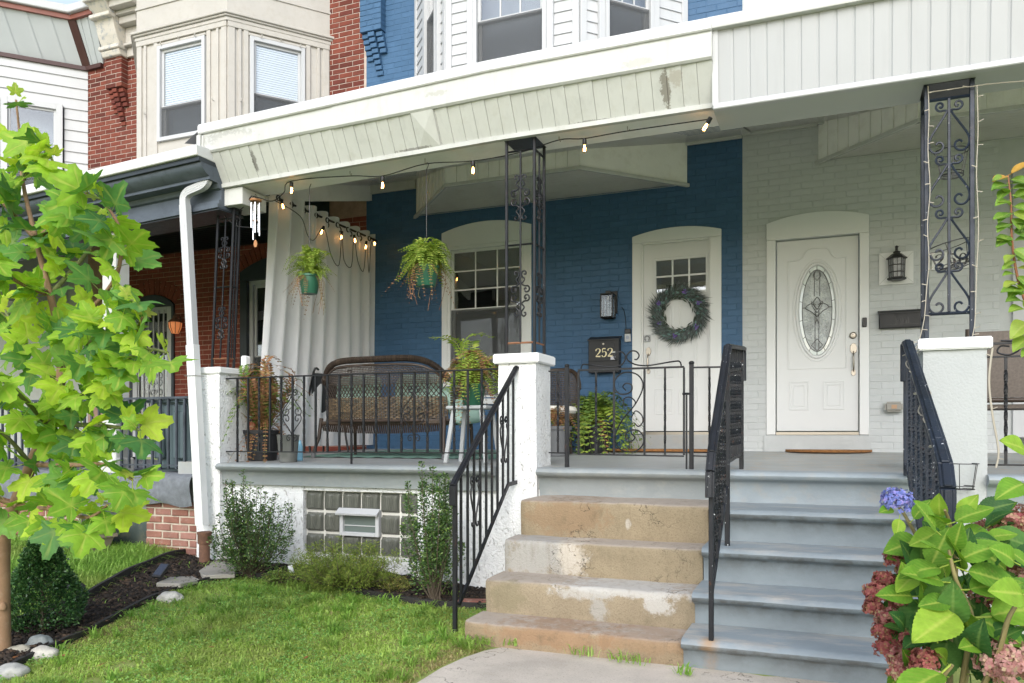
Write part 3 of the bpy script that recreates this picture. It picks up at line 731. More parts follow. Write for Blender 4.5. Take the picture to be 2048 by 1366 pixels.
# mouldings of the lower panels and the arched upper panel
for a, b in ((1578, 1618), (1646, 1690)):
    xa, xb = at(a, 0, DG).x, at(b, 0, DG).x; zA, zB = at(1634, 820, DG).z, at(1634, 762, DG).z
    p = MB(); ring(p, xa, xb, zA, zB, .018, DG - .006, DG + .003); ring(p, xa + .04, xb - .04, zA + .04, zB - .04, .01, DG - .004, DG + .003); p.build('panel_moulding', m_wdoor, gdoor, bevel=.003)
xa, xb = at(1577, 0, DG).x, at(1692, 0, DG).x; zA, zB, zC = at(1634, 737, DG).z, at(1634, 518, DG).z, at(1634, 500, DG).z
pth = catmull([(xa, DG, zB), (xa + .09, DG, zB), (xa + .14, DG, zB + .035), (dcx - .1, DG, zC + .01), (dcx, DG, zC + .022), (dcx + .1, DG, zC + .01), (xb - .14, DG, zB + .035), (xb - .09, DG, zB), (xb, DG, zB)], 4)
p = MB(); p.tube(pth + [Vector((xb, DG, zA)), Vector((xa, DG, zA))], .009, 5, closed=True); p.build('arched_moulding', m_wdoor, gdoor)
q = at(1707, 697, DG); handle_set(gdoor, q.x, q.z, DG, 1.05)
q = at(1706, 671, DG); MB().lathe([(.036, 0), (.036, .012), (.026, .018), (.024, .022), (.012, .023), (.01, .017), (0.001, .017)], (0, 0, 0), 20).xf(Matrix.Translation((q.x, DG, q.z)) @ Matrix.Rotation(R(90), 4, 'X')).build('deadbolt', m_nickel, gdoor, smooth=40)
q = at(1729, 645, WALL - .022); MB().box(q.x - .022, q.x + .022, WALL - .045, WALL - .02, q.z - .05, q.z + .05).build('doorbell', m_black, grey, bevel=.006)
# window of the grey house at the right edge
MB().box(gr2['x0'], gr2['x0'] + .12, WALL - .03, WALL + .1, 1.3, 3.9).build('window_casing', m_vinyl, grey, bevel=.005)
window(grey, Matrix.Translation((gr2['x0'] + .12, WALL + .01, 1.6)), 1.0, 2.25, .5, (0, 0), .05, m_vinyl, depth=.4)

# ================================================================== RED BRICK HOUSE (left neighbour)
red = thing('row_house', 'red brick row house with beige bay and dark trimmed porch', 'house')
RX0 = at(176, 0, WALL).x
rwin = dict(x0=wx(484), x1=-6.3, z0=1.5, zs=dz(500, 545), rise=.2)
rdoor = dict(x0=wx(262), x1=wx(350), z0=.9, zs=dz(300, 612), rise=.16)
backing(red, [(RX0, BX0, .8, 4.6)], WALL, [rwin, rdoor], m_redlow_m)
backing(red, [(RX0, BX0, 4.6, 8.2)], WALL, [dict(x0=-9.65, x1=-6.36, z0=4.6, zs=8.3)], m_red_m, name='upper_wall')
bricks(red, [(RX0, -9.7, 5.3, 7.4), (-6.33, BX0 - .035, 5.3, 7.6)], WALL, [], m_red, 270, L=.213, vis=lambda px, py: True)
bricks(red, [(-10.5, BX0, 1.0, 4.2)], WALL, [rwin, rdoor], m_redlow, 30, L=.213, vis=lambda px, py: px > 400)
# soldier arches over the porch window and door
for h in (rwin, rdoor):
    P = arch_pts(h['x0'], h['x1'], h['zs'], h['rise'], int((h['x1'] - h['x0']) / .075)); mx = (h['x0'] + h['x1']) / 2
    for i in range(len(P) - 1):
        a = Vector((P[i][0], 0, P[i][1])); b = Vector((P[i+1][0], 0, P[i+1][1])); t = (b - a).normalized(); n = Vector((-t.z, 0, t.x))
        c = (a + b) / 2 + n * .115; c.y = WALL - .004
        MB().obox(c, t * ((b - a).length / 2 - .004), n * .11, (0, .008, 0)).build('arch_brick', m_redlow, red, bevel=.003)
arched_trim(red, rwin['x0'], rwin['x1'], 1.5, rwin['zs'], rwin['rise'], .12, rwin['zs'] - .12, 'window_casing', m_navy, WALL - .05, WALL + .1)
window(red, Matrix.Translation((rwin['x0'] + .12, WALL + .02, 1.55)), 1.1, rwin['zs'] - 1.67, .45, (0, 0), .06, m_vinyl, depth=.4)
arched_trim(red, rdoor['x0'], rdoor['x1'], .95, rdoor['zs'], rdoor['rise'], .05, rdoor['zs'] - .02, 'door_frame', m_navy, WALL - .03, WALL + .1)
gx, gX, gz_, gZ = rdoor['x0'] + .05, rdoor['x1'] - .05, 1.0, rdoor['zs'] - .03
sd = MB(); ring(sd, gx, gX, gz_, gZ, .09, WALL - .02, WALL + .03); sdoor = sd.build('storm_door', m_vinyl, red, bevel=.004)
MB().box(gx + .09, gX - .09, WALL + .02, WALL + .024, gz_ + .09, gZ - .09).build('pane', m_glass, sdoor)
MB().box(gx, gX, WALL + .09, WALL + .1, gz_, gZ).build('inner_door', m_dark, sdoor)
for i in range(6):
    x = gx + .09 + (gX - gx - .18) * (i + .5) / 6; MB().bar((x, WALL - .03, gz_ + .05), (x, WALL - .03, gZ - .05), .016).build('grille_bar', m_vinyl, sdoor)
def spiral(cx, cz, r0, r1, a0, a1, n=14):
    return [(cx + (r0 + (r1 - r0) * i / n) * math.cos(R(a0 + (a1 - a0) * i / n)), cz + (r0 + (r1 - r0) * i / n) * math.sin(R(a0 + (a1 - a0) * i / n))) for i in range(n + 1)]
for zc_ in (2.3, 2.05, 1.5):
    gsc = MB()
    for sx in (-1, 1):
        for sz in (-1, 1): gsc.tube([((gx + gX) / 2 + sx * (.07 + p[0]), WALL - .035, zc_ + sz * (.08 + p[1])) for p in spiral(0, 0, .06, .015, 180, 620)], .008, 5)
    gsc.build('grille_scroll', m_vinyl, sdoor)
# beige bay
rb = [(-9.7, 9.1), (-8.68, 8.07), (-7.16, 8.07), (-6.34, 9.1)]
zc0 = at(455, 42, 8.07).z
rbay = MB().plan([(-9.1, 9.1), (-8.45, 8.5), (-7.38, 8.5), (-6.95, 9.1)], 4.95, zc0).build('bay_window', m_beige, red)
MB().plan([rb[0], rb[1], (-8.6, 8.2), (-9.5, 9.1)], 4.95, zc0).build('bay_side', m_beige, rbay)
def offs(pts, d):
    out = []
    for i, (x, y) in enumerate(pts):
        out.append((x - d * 1.0, y) if i == 0 else (x - d * .42, y - d) if i == 1 else (x + d * .42, y - d) if i == 2 else (x + d, y))
    return out
for d, z0, z1 in ((.035, zc0, zc0 + .05), (.06, zc0 + .05, zc0 + .075), (.085, zc0 + .075, zc0 + .11)):
    MB().plan(offs(rb, d), z0, z1).build('cornice_moulding', m_beige, rbay, bevel=.006)
MB().plan(offs(rb, .012), zc0 + .11, 8.2).build('frieze', m_beige, rbay)
MB().plan(offs(rb, .028), zc0 + .42, zc0 + .445).build('cornice_moulding', m_beige, rbay)
RF, RRt = (rb[1], rb[2]), (rb[2], rb[3])
for face, pl, pr, yt, zm in ((RF, 318, 413, 82, at(365, 207, 8.07).z), (RRt, 499, 609, 72, atl(555, 196, *RRt).z)):
    M, u0, u1, zt = facewin(face, pl, pr, yt, 0); zb = 5.2; Lf = (Vector(face[1]) - Vector(face[0])).length
    zt = zc0 - .13
    window(red, M @ Matrix.Translation((u0, -.03, zb)), u1 - u0, zt - zb, (zm - zb - .05) / (zt - zb - .1), (0, 0), .05, m_vinyl, blind=True, depth=.3, inner=m_screen)
    fw_ = slab_with_hole(0, Lf, 4.95, zc0, u0 + .002, u1 - .002, zb + .002, zt - .002, 0, .05); fw_.xf(M).build('bay_face', m_beige, rbay)
    tr = MB()
    for a, b in ((0.005, .09), (.13, .17), (u0 - .075, u0 - .015), (u1 + .015, u1 + .075), (Lf - .17, Lf - .13), (Lf - .09, Lf - .005)):
        if b < u0 or a > u1: tr.box(a, b, -.022, .01, 4.95, zc0 - .012)
    tr.box(u0 - .012, u1 + .012, -.035, 0, zt + .004, zt + .035)
    tr.box(.0, Lf, -.03, 0, zc0 - .07, zc0 - .002); tr.xf(M).build('vertical_trim', m_beige, rbay, bevel=.004)
    hk = MB()
    for k in range(5):
        x = Lf * (.12 + .19 * k); z = zc0 - .1 - .03 * (k % 2) - (.9 if k in (0, 4) else 0)
        hk.tube([(x, -.03, z), (x, -.06, z - .004), (x + .008, -.075, z + .012), (x + .004, -.07, z + .03)], .006, 5)
    hk.xf(M).build('wall_hook', m_beige, rbay)
bay_foot(red, rb, 4.0, 4.65, m_darkgreen, m_darkgreen, m_darkgreen)
pl0, pl1 = at(212, 0, 8.98).x, at(243, 0, 8.98).x
pilaster(red, pl0, pl1, dz(225, 186), dz(225, 128), .12, m_red, 8)
# cornice console and mouldings at the top left
mc = paint('weathered_console', (.52, .49, .43), .6, .1, 5, .3, 50, (.1, .16, .24), .8)
con = [(9.08, dz(220, 128)), (8.93, dz(220, 128) + .01), (8.9, dz(220, 118)), (8.93, dz(220, 112)), (8.85, dz(220, 90)), (8.76, dz(220, 55)), (8.64, dz(220, 38)), (8.66, dz(220, 28)), (8.5, dz(220, 12)), (8.46, dz(220, -15)), (8.46, dz(220, -60)), (9.08, dz(220, -60))]
cons = MB().prof(con, pl0 - .02, pl1 + .03).build('cornice_console', mc, red, bevel=.008)
for k, (yy, zz) in enumerate(((8.9, dz(220, 112)), (8.73, dz(220, 60)), (8.62, dz(220, 34)))):
    MB().box(pl0 - .04, pl1 + .05, yy - .03, yy + .1, zz - .03, zz + .03).build('console_band', mc, cons, bevel=.01)
ro = MB(); ro.lathe([(.1, 0), (.1, .02), (.06, .03), (.05, .045), (.001, .05)], (0, 0, 0), 10); ro.xf(Matrix.Translation(((pl0 + pl1) / 2, 8.46, dz(220, -8))) @ Matrix.Rotation(R(90), 4, 'X')); ro.build('console_rosette', mc, cons, smooth=30)
for (ya, yb, a, b) in ((9.05, 9.1, 118, 100), (8.98, 9.1, 100, 94), (9.02, 9.1, 94, 62), (8.9, 9.1, 62, 48), (8.84, 9.1, 48, 40), (8.72, 9.1, 40, 24), (8.6, 9.1, 24, -5), (8.45, 9.1, -5, -40)):
    MB().box(pl1 + .031, -9.5, ya, yb, dz(255, a), dz(255, b) - .002).build('cornice_moulding', m_beige, red, bevel=.006)

# ================================================================== WHITE SIDING HOUSE (far left)
wh = thing('row_house', 'white siding row house with grey panelled eave and brown trim', 'house')
WF = ((-13.0, 6.4), (RX0, 9.1))
WF = ((RX0 - 1.9, 9.1 - 2.05), (RX0, 9.1))
MB().plan([(WF[0][0], WF[0][1] + .5), (WF[1][0], WF[1][1] + .5), (RX0, 9.9), (RX0 - 3, 9.9), (RX0 - 3, WF[0][1] + .5)], 3.4, 7.0).build('wall', m_vinyl, wh)
MB().box(-20, RX0, 9.12, 9.3, .5, 4.5).build('porch_wall', m_cream, wh)
a = atl(2, 300, *WF); b = atl(126, 300, *WF); Lf = (Vector(WF[1]) - Vector(WF[0])).length
u0 = (Vector((a.x, a.y)) - Vector(WF[0])).length; u1 = (Vector((b.x, b.y)) - Vector(WF[0])).length
zt = atl(126, 212, *WF).z; zb = 4.6; zeave = atl(176, 136, *WF).z
lapboards(wh, WF[0], WF[1], 4.4, zeave, m_vinyl, .165, [(u0 - .02, u1 + .02, zb - .05, zt + .02)], th=.02)
window(wh, frameM(*WF) @ Matrix.Translation((u0, -.06, zb)), u1 - u0, zt - zb, .42, (0, 0), .09, m_vinyl, blind=False, depth=.3, inner=m_screen)
m_gpanel = paint('grey_eave_panel', (.42, .45, .46), .65, .06, 2, .15, 60); m_brown = paint('brown_trim', (.055, .024, .022), .4, .15, 5, .1, 60)
ed = Vector((WF[1][0] - WF[0][0], WF[1][1] - WF[0][1], 0)).normalized(); en = Vector((ed.y, -ed.x, 0))
cor_b = Vector((WF[1][0], WF[1][1], zeave)); cor_t = atl(146, 42, (0, 8.78), (1, 8.78)); rise_ = cor_t.z - zeave
far_b = Vector((WF[0][0], WF[0][1], zeave)); far_t = far_b + (cor_t - cor_b)
rt_b = Vector((at(208, 0, 9.1).x, 9.09, zeave + .0)); rt_t = rt_b + (cor_t - cor_b) + Vector((.12, 0, 0))
for k in range(9):
    p = lambda t, A, B: A + (B - A) * t
    t0, t1 = k / 9, (k + 1) / 9 + .004
    A0, A1, B0, B1 = p(t0, far_b, cor_b), p(t1, far_b, cor_b), p(t0, far_t, cor_t), p(t1, far_t, cor_t)
    o_ = en * .012
    MB().add([A0, A1 + o_, B1 + o_, B0, A0 - en * .03, A1 - en * .03, B1 - en * .03, B0 - en * .03], [(0, 1, 2, 3), (1, 5, 6, 2), (0, 4, 5, 1), (0, 3, 7, 4), (3, 2, 6, 7)]).build('eave_panel', m_gpanel, wh)
for k in range(3):
    t0, t1 = k / 3, (k + 1) / 3 + .01
    A0, A1, B0, B1 = p(t0, cor_b, rt_b), p(t1, cor_b, rt_b), p(t0, cor_t, rt_t), p(t1, cor_t, rt_t); o_ = Vector((0, -.012, 0))
    MB().add([A0, A1 + o_, B1 + o_, B0, A0 - o_*3, A1 - o_*3, B1 - o_*3, B0 - o_*3], [(0, 1, 2, 3), (1, 5, 6, 2), (0, 4, 5, 1), (0, 3, 7, 4), (3, 2, 6, 7)]).build('eave_panel', m_gpanel, wh)
hd = (cor_t - cor_b)
MB().obox((cor_b + cor_t) / 2 - Vector((0, .03, 0)), hd / 2, (.075, .02, 0), (0, .02, 0)).build('hip_trim', m_brown, wh)
MB().bar(far_b - Vector((0, .03, .03)), cor_b - Vector((0, .03, .03)), .05, .06, en).bar(cor_b - Vector((0, .03, .03)), rt_b - Vector((0, .03, .03)), .05, .06, (0, 1, 0)).build('lower_trim', m_brown, wh)
MB().bar(far_t + Vector((0, -.03, .03)), cor_t + Vector((0, -.03, .03)), .06, .07, en).bar(cor_t + Vector((0, -.03, .03)), rt_t + Vector((0, -.03, .03)), .06, .07, (0, 1, 0)).build('upper_trim', paint('rust_brown_trim', (.2, .07, .05), .45, .1, 4, .1, 60), wh)
MB().bar(far_t + Vector((0, -.06, .13)), cor_t + Vector((0, -.06, .13)), .12, .12, en).bar(cor_t + Vector((0, -.06, .13)), rt_t + Vector((0, -.06, .13)), .12, .12, (0, 1, 0)).build('gutter', m_vinyl, wh, bevel=.01)

# ================================================================== PORCH ROOFS
def sag(x): return -.08 * min(1, max(0, (-2.4 - x) / 2.8))
def sagmb(mb, k=1.0):
    mb.v = [(x, y, z + sag(x) * k) for x, y, z in mb.v]; return mb
PX0, PX1 = -5.25, -.785
roof = thing('porch_roof', 'cream panelled porch roof with white edge over the blue house porch', 'roof')
m_fascia = blotched('weathered_fascia', (.5, .51, .49), [(-4.92, 3.93, .2, .045, (.7, .7, .68), .9), (-4.95, 3.95, .26, .06, (.22, .21, .18), .45), (-2.9, 4.0, .1, .02, (.3, .28, .22), .4), (-1.3, 3.96, .12, .03, (.3, .28, .22), .35)])
# white drip edge, in two lengths with a lap
nseg = 16
def swept(profile, xa, xb, k=1.0, n=nseg):
    b = MB()
    for i in range(n): pass
    m = len(profile)
    for i in range(n + 1):
        x = xa + (xb - xa) * i / n
        for y, z in profile: b.v.append((x, y, z + sag(x) * k))
    for i in range(n):
        for j in range(m): b.f.append((i*m + j, i*m + (j+1) % m, (i+1)*m + (j+1) % m, (i+1)*m + j))
    b.f.append(tuple(range(m - 1, -1, -1))); b.f.append(tuple(n*m + j for j in range(m))); return b
m_flash = paint('white_roof_edge', (.58, .585, .58), .4, .04, 1.5, .12, 12, (.45, .43, .38), .25, streak=.2)
swept([(5.58, 4.092), (5.572, 4.1), (5.572, 4.16), (5.585, 4.18), (6.25, 4.27), (6.25, 4.17), (5.63, 4.09)], PX0 - .03, PX1, 1.0).build('drip_edge', m_flash, roof, smooth=40)
swept([(5.6, 3.924), (5.6, 4.095), (5.68, 4.095), (5.68, 3.909), (5.615, 3.909)], PX0, -3.86, .8).build('fascia_board', m_fascia, roof, smooth=30)
swept([(5.594, 3.918), (5.594, 4.095), (5.68, 4.095), (5.68, 3.904), (5.609, 3.904)], -3.87, PX1, .8).build('fascia_board', m_fascia, roof, smooth=30)
m_panel = blotched('weathered_panel_slat', (.52, .53, .5), [(-1.12, 3.78, .035, .11, (.12, .1, .07), .7), (-1.05, 3.84, .05, .05, (.3, .26, .2), .5), (-4.75, 3.74, .02, .08, (.1, .09, .08), .7), (-1.7, 3.66, .2, .012, (.1, .09, .08), .6), (-3.2, 3.655, .16, .01, (.1, .09, .08), .6)])
# lapped slats of the sloping panel; the panel leans in towards its foot
n = 41; ytop, ybot, ztop_, zbot = 5.614, 5.77, 3.925, 3.655
for k in range(n):
    a, b = PX0 + .06 + (PX1 - PX0 - .06) * k / n, PX0 + .06 + (PX1 - PX0 - .06) * (k + 1) / n
    lift = .0045; yj = random.uniform(-.002, .002)
    mb = MB(); sa, sb = sag(a) * .7, sag(b) * .7
    sl_ = Vector((0, ybot - ytop, zbot - ztop_)).normalized(); nrm = Vector((0, sl_.z, -sl_.y))
    def pt(x, t, o): return Vector((x, ytop + (ybot - ytop) * t, ztop_ + (zbot - ztop_) * t + sag(x) * .7)) + nrm * o
    mb.add([pt(a, 1, -.001 + yj), pt(b - .002, 1, lift + yj), pt(b - .002, 0, lift + yj), pt(a, 0, -.001 + yj), pt(a, 1, -.012), pt(b - .002, 1, -.012), pt(b - .002, 0, -.012), pt(a, 0, -.012)],
           [(0, 1, 2, 3), (1, 5, 6, 2), (0, 4, 5, 1), (0, 3, 7, 4), (4, 7, 6, 5), (3, 2, 6, 7)])
    mb.build('panel_slat', m_panel, roof)
# folded pyramid patch on the panel
xc = at(852, 0, 5.69).x
mb = MB(); P4 = [pt(xc - .1, 0.02, .014), pt(xc + .1, 0.02, .014), pt(xc + .1, .98, .014), pt(xc - .1, .98, .014), pt(xc, .5, .032)]
mb.add(P4, [(0, 1, 4), (1, 2, 4), (2, 3, 4), (3, 0, 4)]).build('panel_patch', m_panel, roof)
swept([(5.755, 3.628), (5.75, 3.66), (5.8, 3.67), (5.8, 3.628)], PX0 + .04, PX1, .7).build('bottom_trim', m_cream, roof)
swept([(5.77, 3.632), (6.12, 3.632), (6.12, 3.66), (5.77, 3.66)], PX0 + .05, PX1, .7).build('beam_soffit', m_soff, roof)
swept([(6.09, 3.665), (6.09, 3.9), (6.12, 3.9), (6.12, 3.665)], PX0 + .05, PX1, .7).build('beam_back', m_soff, roof)
endb = MB(); endb.add([(PX0 + .0, 5.6, 3.86), (PX0, 5.58, 4.06), (PX0, 6.2, 4.16), (PX0, 6.2, 3.58), (PX0, 5.77, 3.575)], [(0, 1, 2, 3, 4)]).build('end_board', m_cream, roof)
# left end gutter spout of the fascia
gs = MB(); gs.box(PX0 - .06, PX0 + .02, 5.57, 5.65, 3.78, 4.02).box(PX0 - .05, PX0 + .05, 5.59, 5.69, 3.66, 3.8); gs.build('gutter_end', m_cream, roof, bevel=.02, seg=2)
# sloping ceiling of boards, party boards and crown at the wall
nb = 24
for k in range(nb):
    ya, yb = 6.12 + (WALL - 6.12) * k / nb, 6.12 + (WALL - 6.12) * (k + 1) / nb - .004
    za, zb_ = 3.78 + (4.62 - 3.78) * (ya - 6.12) / (WALL - 6.12), 3.78 + (4.62 - 3.78) * (yb - 6.12) / (WALL - 6.12)
    MB().add([(BX0 + .06, ya, za), (BX1 + .1, ya, za), (BX1 + .1, yb, zb_ + .004), (BX0 + .06, yb, zb_ + .004)], [(0, 1, 2, 3)]).build('ceiling_board', m_soff, roof)
MB().box(BX0 + .02, -5.0, WALL - .05, WALL - .01, 4.5, 4.66).box(-1.56, BX1, WALL - .05, WALL - .01, 4.58, 4.68).build('ceiling_crown', m_cream, roof, bevel=.006)
pb = MB(); xx = BX0 + .04; pb.add([(xx, 6.12, 3.6), (xx, 9.09, 4.42), (xx, 9.09, 4.7), (xx, 6.12, 3.95), (xx + .05, 6.12, 3.6), (xx + .05, 9.09, 4.42), (xx + .05, 9.09, 4.7), (xx + .05, 6.12, 3.95)],
       [(0, 1, 2, 3), (4, 7, 6, 5), (0, 4, 5, 1), (2, 6, 7, 3)]); pb.build('party_beam', m_soff, roof)
m_tar = paint('roof_felt', (.3, .3, .3), .8, .15, 4, .3, 60)
rt = MB(); rt.add([(PX0, 5.62, 4.1), (PX1, 5.62, 4.14), (PX1, WALL, 5.0), (PX0 - .6, WALL, 5.0), (PX0 - .6, 6, 4.15)], [(0, 1, 2, 3, 4)]).build('roof_deck', m_tar, roof)
# boxed capital above the left iron column
q0, q1 = at(441, 0, 5.8).x, at(486, 0, 5.8).x
MB().box(q0 - .0, q1 + .0, 5.79, 6.12, 3.415, 3.57).build('capital_box', m_cream, roof, bevel=.004)

groof = thing('porch_roof', 'white vertical panelled porch roof over the grey house porch', 'roof')
GX0, GX1 = -.78, 3.6
MB().prof([(5.6, 4.11), (5.595, 4.12), (5.595, 4.17), (5.62, 4.2), (6.25, 4.28), (6.25, 4.1)], GX0 - .03, GX1).build('drip_edge', m_flash, groof, smooth=40)
m_gfas = paint('white_fascia_vinyl', (.35, .36, .365), .4, .04, 1.2, .08, 60, (.3, .3, .28), .12, streak=.14)
npn = 40; pw = (GX1 - GX0) / npn
for k in range(npn):
    a, b = GX0 + .02 + pw * k, GX0 + .02 + pw * (k + 1)
    mb = MB(); prof2 = lambda x, o: [(x, 5.655 - o, 4.115), (x, 5.7 - o, 3.62)]
    vs = []; 
    for x, o in ((a, .004), (a + .008, .009), (b - .016, .0105), (b + .001, .004)): vs += prof2(x, o)
    mb.add(vs, [(0, 1, 3, 2), (2, 3, 5, 4), (4, 5, 7, 6)]).build('panel_slat', m_gfas, groof)
MB().add([(GX0 - .012, 5.635, 4.115), (GX0 + .03, 5.635, 4.115), (GX0 + .03, 5.68, 3.61), (GX0 - .012, 5.68, 3.61), (GX0 - .012, 5.9, 3.61), (GX0 - .012, 5.9, 4.115)], [(0, 1, 2, 3), (0, 3, 4, 5)]).build('corner_trim', m_vinyl, groof)
MB().box(GX0 - .01, GX1, 5.68, 5.74, 3.585, 3.625).build('bottom_trim', m_vinyl, groof, bevel=.006)
m_gsoff = paint('grey_soffit', (.45, .47, .45), .45, .05, 2, .05, 60)
MB().box(GX0 - .01, GX1, 5.735, 6.1, 3.588, 3.62).build('beam_soffit', m_gsoff, groof)
MB().box(GX0 - .01, GX1, 6.08, 6.1, 3.62, 3.85).build('beam_back', m_soff, groof)
for k in range(nb):
    ya, yb = 6.1 + (WALL - 6.1) * k / nb, 6.1 + (WALL - 6.1) * (k + 1) / nb - .004
    za, zb_ = 3.8 + .84 * (ya - 6.1) / (WALL - 6.1), 3.8 + .84 * (yb - 6.1) / (WALL - 6.1)
    MB().add([(BX1 + .1, ya, za), (GX1, ya, za), (GX1, yb, zb_ + .004), (BX1 + .1, yb, zb_ + .004)], [(0, 1, 2, 3)]).build('ceiling_board', m_soff, groof)
MB().box(BX1, -.17, WALL - .05, WALL - .01, 4.6, 4.72).build('ceiling_crown', m_cream, groof, bevel=.006)
for px in (1512, 1650):
    q = at(px, 250, WALL - .06); MB().box(q.x - .07, q.x + .07, WALL - .075, WALL - .05, 4.6, 4.71).build('vent_plate', m_gsoff, groof, bevel=.004)
MB().add([(GX0, 5.65, 4.15), (GX1, 5.65, 4.15), (GX1, WALL, 5.0), (GX0, WALL, 5.0)], [(0, 1, 2, 3)]).build('roof_deck', m_tar, groof)
MB().box(GX0 - .02, GX1, 6.0, 6.05, 3.9, 4.15).build('roof_fascia_back', m_soff, groof)

nroof = thing('porch_roof', 'slate blue moulded porch cornice with white edge over the red house', 'roof')
NX0, NX1 = -13.0, -5.17
def tilt(mb):
    mb.v = [(x, y, z + (x + 5.0) * .05) for x, y, z in mb.v]; return mb
tilt(MB().prof([(5.44, 3.78), (5.44, 3.87), (6.2, 3.95), (6.2, 3.78)], NX0, NX1)).build('drip_edge', m_flash, nroof, bevel=.006)
tilt(MB().prof([(5.47, 3.74), (5.47, 3.779), (6.0, 3.779), (6.0, 3.74)], NX0, NX1)).build('cornice_fillet', m_navy, nroof)
tilt(MB().prof([(5.5, 3.739), (5.5, 3.715), (5.515, 3.69), (5.56, 3.655), (5.6, 3.64), (5.6, 3.615), (5.69, 3.61), (6.0, 3.61), (6.0, 3.739)], NX0, NX1)).build('cornice_ogee', m_slate, nroof, smooth=35)
tilt(MB().prof([(5.7, 3.609), (5.72, 3.57), (5.75, 3.56), (5.75, 3.47), (5.72, 3.462), (5.72, 3.43), (5.7, 3.425), (5.7, 3.39), (5.98, 3.39), (5.98, 3.609)], NX0, NX1)).build('frieze', m_slate, nroof)
tilt(MB().box(NX0, NX1, 5.72, 6.05, 3.375, 3.388)).build('beam_soffit', m_navy, nroof)
MB().add([(NX0, 6.0, 3.55), (BX0 + .03, 6.0, 3.7), (BX0 + .03, WALL, 4.5), (NX0, WALL, 4.4)], [(0, 1, 2, 3)]).build('ceiling', m_darkgreen, nroof)
MB().add([(NX0, 5.5, 3.4), (NX1, 5.5, 3.85), (NX1 - .5, WALL, 4.9), (NX0, WALL, 4.5)], [(0, 1, 2, 3)]).build('roof_deck', m_tar, nroof)
ncol = thing('porch_column', 'cream square porch column behind the sycamore leaves', 'column', (at(232, 900, 5.9).x, 5.9, 0))
MB().box(-.09, .09, -.09, .09, .95, 3.36).build('shaft', m_cream, ncol, bevel=.012); MB().box(-.13, .13, -.13, .13, 3.2, 3.33).build('capital', m_cream, ncol, bevel=.02); MB().box(-.12, .12, -.12, .12, .94, 1.1).build('base', m_cream, ncol, bevel=.015)

# ================================================================== PORCH FLOORS, FOUNDATION, STEPS
def flz(y): return 1.07 + (y - 5.73) * .0235
def nosing(z, yf, zb, yr):
    """(Y,Z) profile of a rounded painted nosing: z tread, yf riser plane, zb foot, yr back"""
    return [(yr, z + .004), (yf - .05, z - .002), (yf - .078, z - .012), (yf - .09, z - .03), (yf - .08, z - .052), (yf - .05, z - .064), (yf - .022, z - .072), (yf - .006, z - .088), (yf + .002, zb), (yr, zb)]
def wavy(mb, amp, fr=4):
    mb.v = [(x, y + amp * noise.noise(Vector((x * fr, y * fr, z * fr))), z + amp * .6 * noise.noise(Vector((x * fr + 9, y * fr, z * fr)))) for x, y, z in mb.v]; return mb
def sweep(profile, xa, xb, n=20):
    b = MB(); m = len(profile)
    for i in range(n + 1):
        for y, z in profile: b.v.append((xa + (xb - xa) * i / n, y, z))
    for i in range(n):
        for j in range(m): b.f.append((i*m + j, i*m + (j+1) % m, (i+1)*m + (j+1) % m, (i+1)*m + j))
    b.f.append(tuple(range(m - 1, -1, -1))); b.f.append(tuple(n*m + j for j in range(m))); return b
deck = thing('porch_floor', 'grey painted porch floor with rounded nosing of the blue house', 'porch floor')
SPL = -.757
fl = MB(); fl.add([(-5.75, 5.82, flz(5.82)), (SPL, 5.82, flz(5.82)), (SPL, 9.1, flz(9.1)), (-5.75, 9.1, flz(9.1)), (-5.75, 5.82, .9), (SPL, 5.82, .9), (SPL, 9.1, .9), (-5.75, 9.1, .9)], [(0, 1, 2, 3), (0, 4, 5, 1), (1, 5, 6, 2), (0, 3, 7, 4)])
fl.build('slab', m_deck, deck)
wavy(sweep(nosing(1.07, 5.79, .878, 5.84), -5.2, -2.475, 30), .004).build('nosing', m_riser, deck, smooth=50)
wavy(sweep(nosing(1.07, 5.79, .85, 5.84), -2.11, SPL - .002, 20), .004).build('nosing', m_riser, deck, smooth=50)
gdeck = thing('porch_floor', 'grey painted porch floor of the grey house with flaking paint', 'porch floor')
m_deck2 = paint('flaking_deck_paint', (.33, .345, .34), .5, .15, 3, .3, 40, (.46, .33, .2), .75, bd=.006)
fl = MB(); fl.add([(SPL, 5.82, flz(5.82)), (4, 5.82, flz(5.82)), (4, 9.1, flz(9.1)), (SPL, 9.1, flz(9.1)), (SPL, 5.82, .6), (4, 5.82, .6)], [(0, 1, 2, 3), (0, 4, 5, 1)]).build('slab', m_deck2, gdeck)
wavy(sweep(nosing(1.07, 5.79, .846, 5.84), SPL + .002, .51, 18), .004).build('nosing', m_step, gdeck, smooth=50)
wavy(sweep(nosing(1.07, 5.79, .84, 5.84), .885, 4, 18), .004).build('nosing', m_step, gdeck, smooth=50)
MB().box(.88, 4, 5.8, 5.84, 0, .838).build('porch_wall', m_gstucco, gdeck)
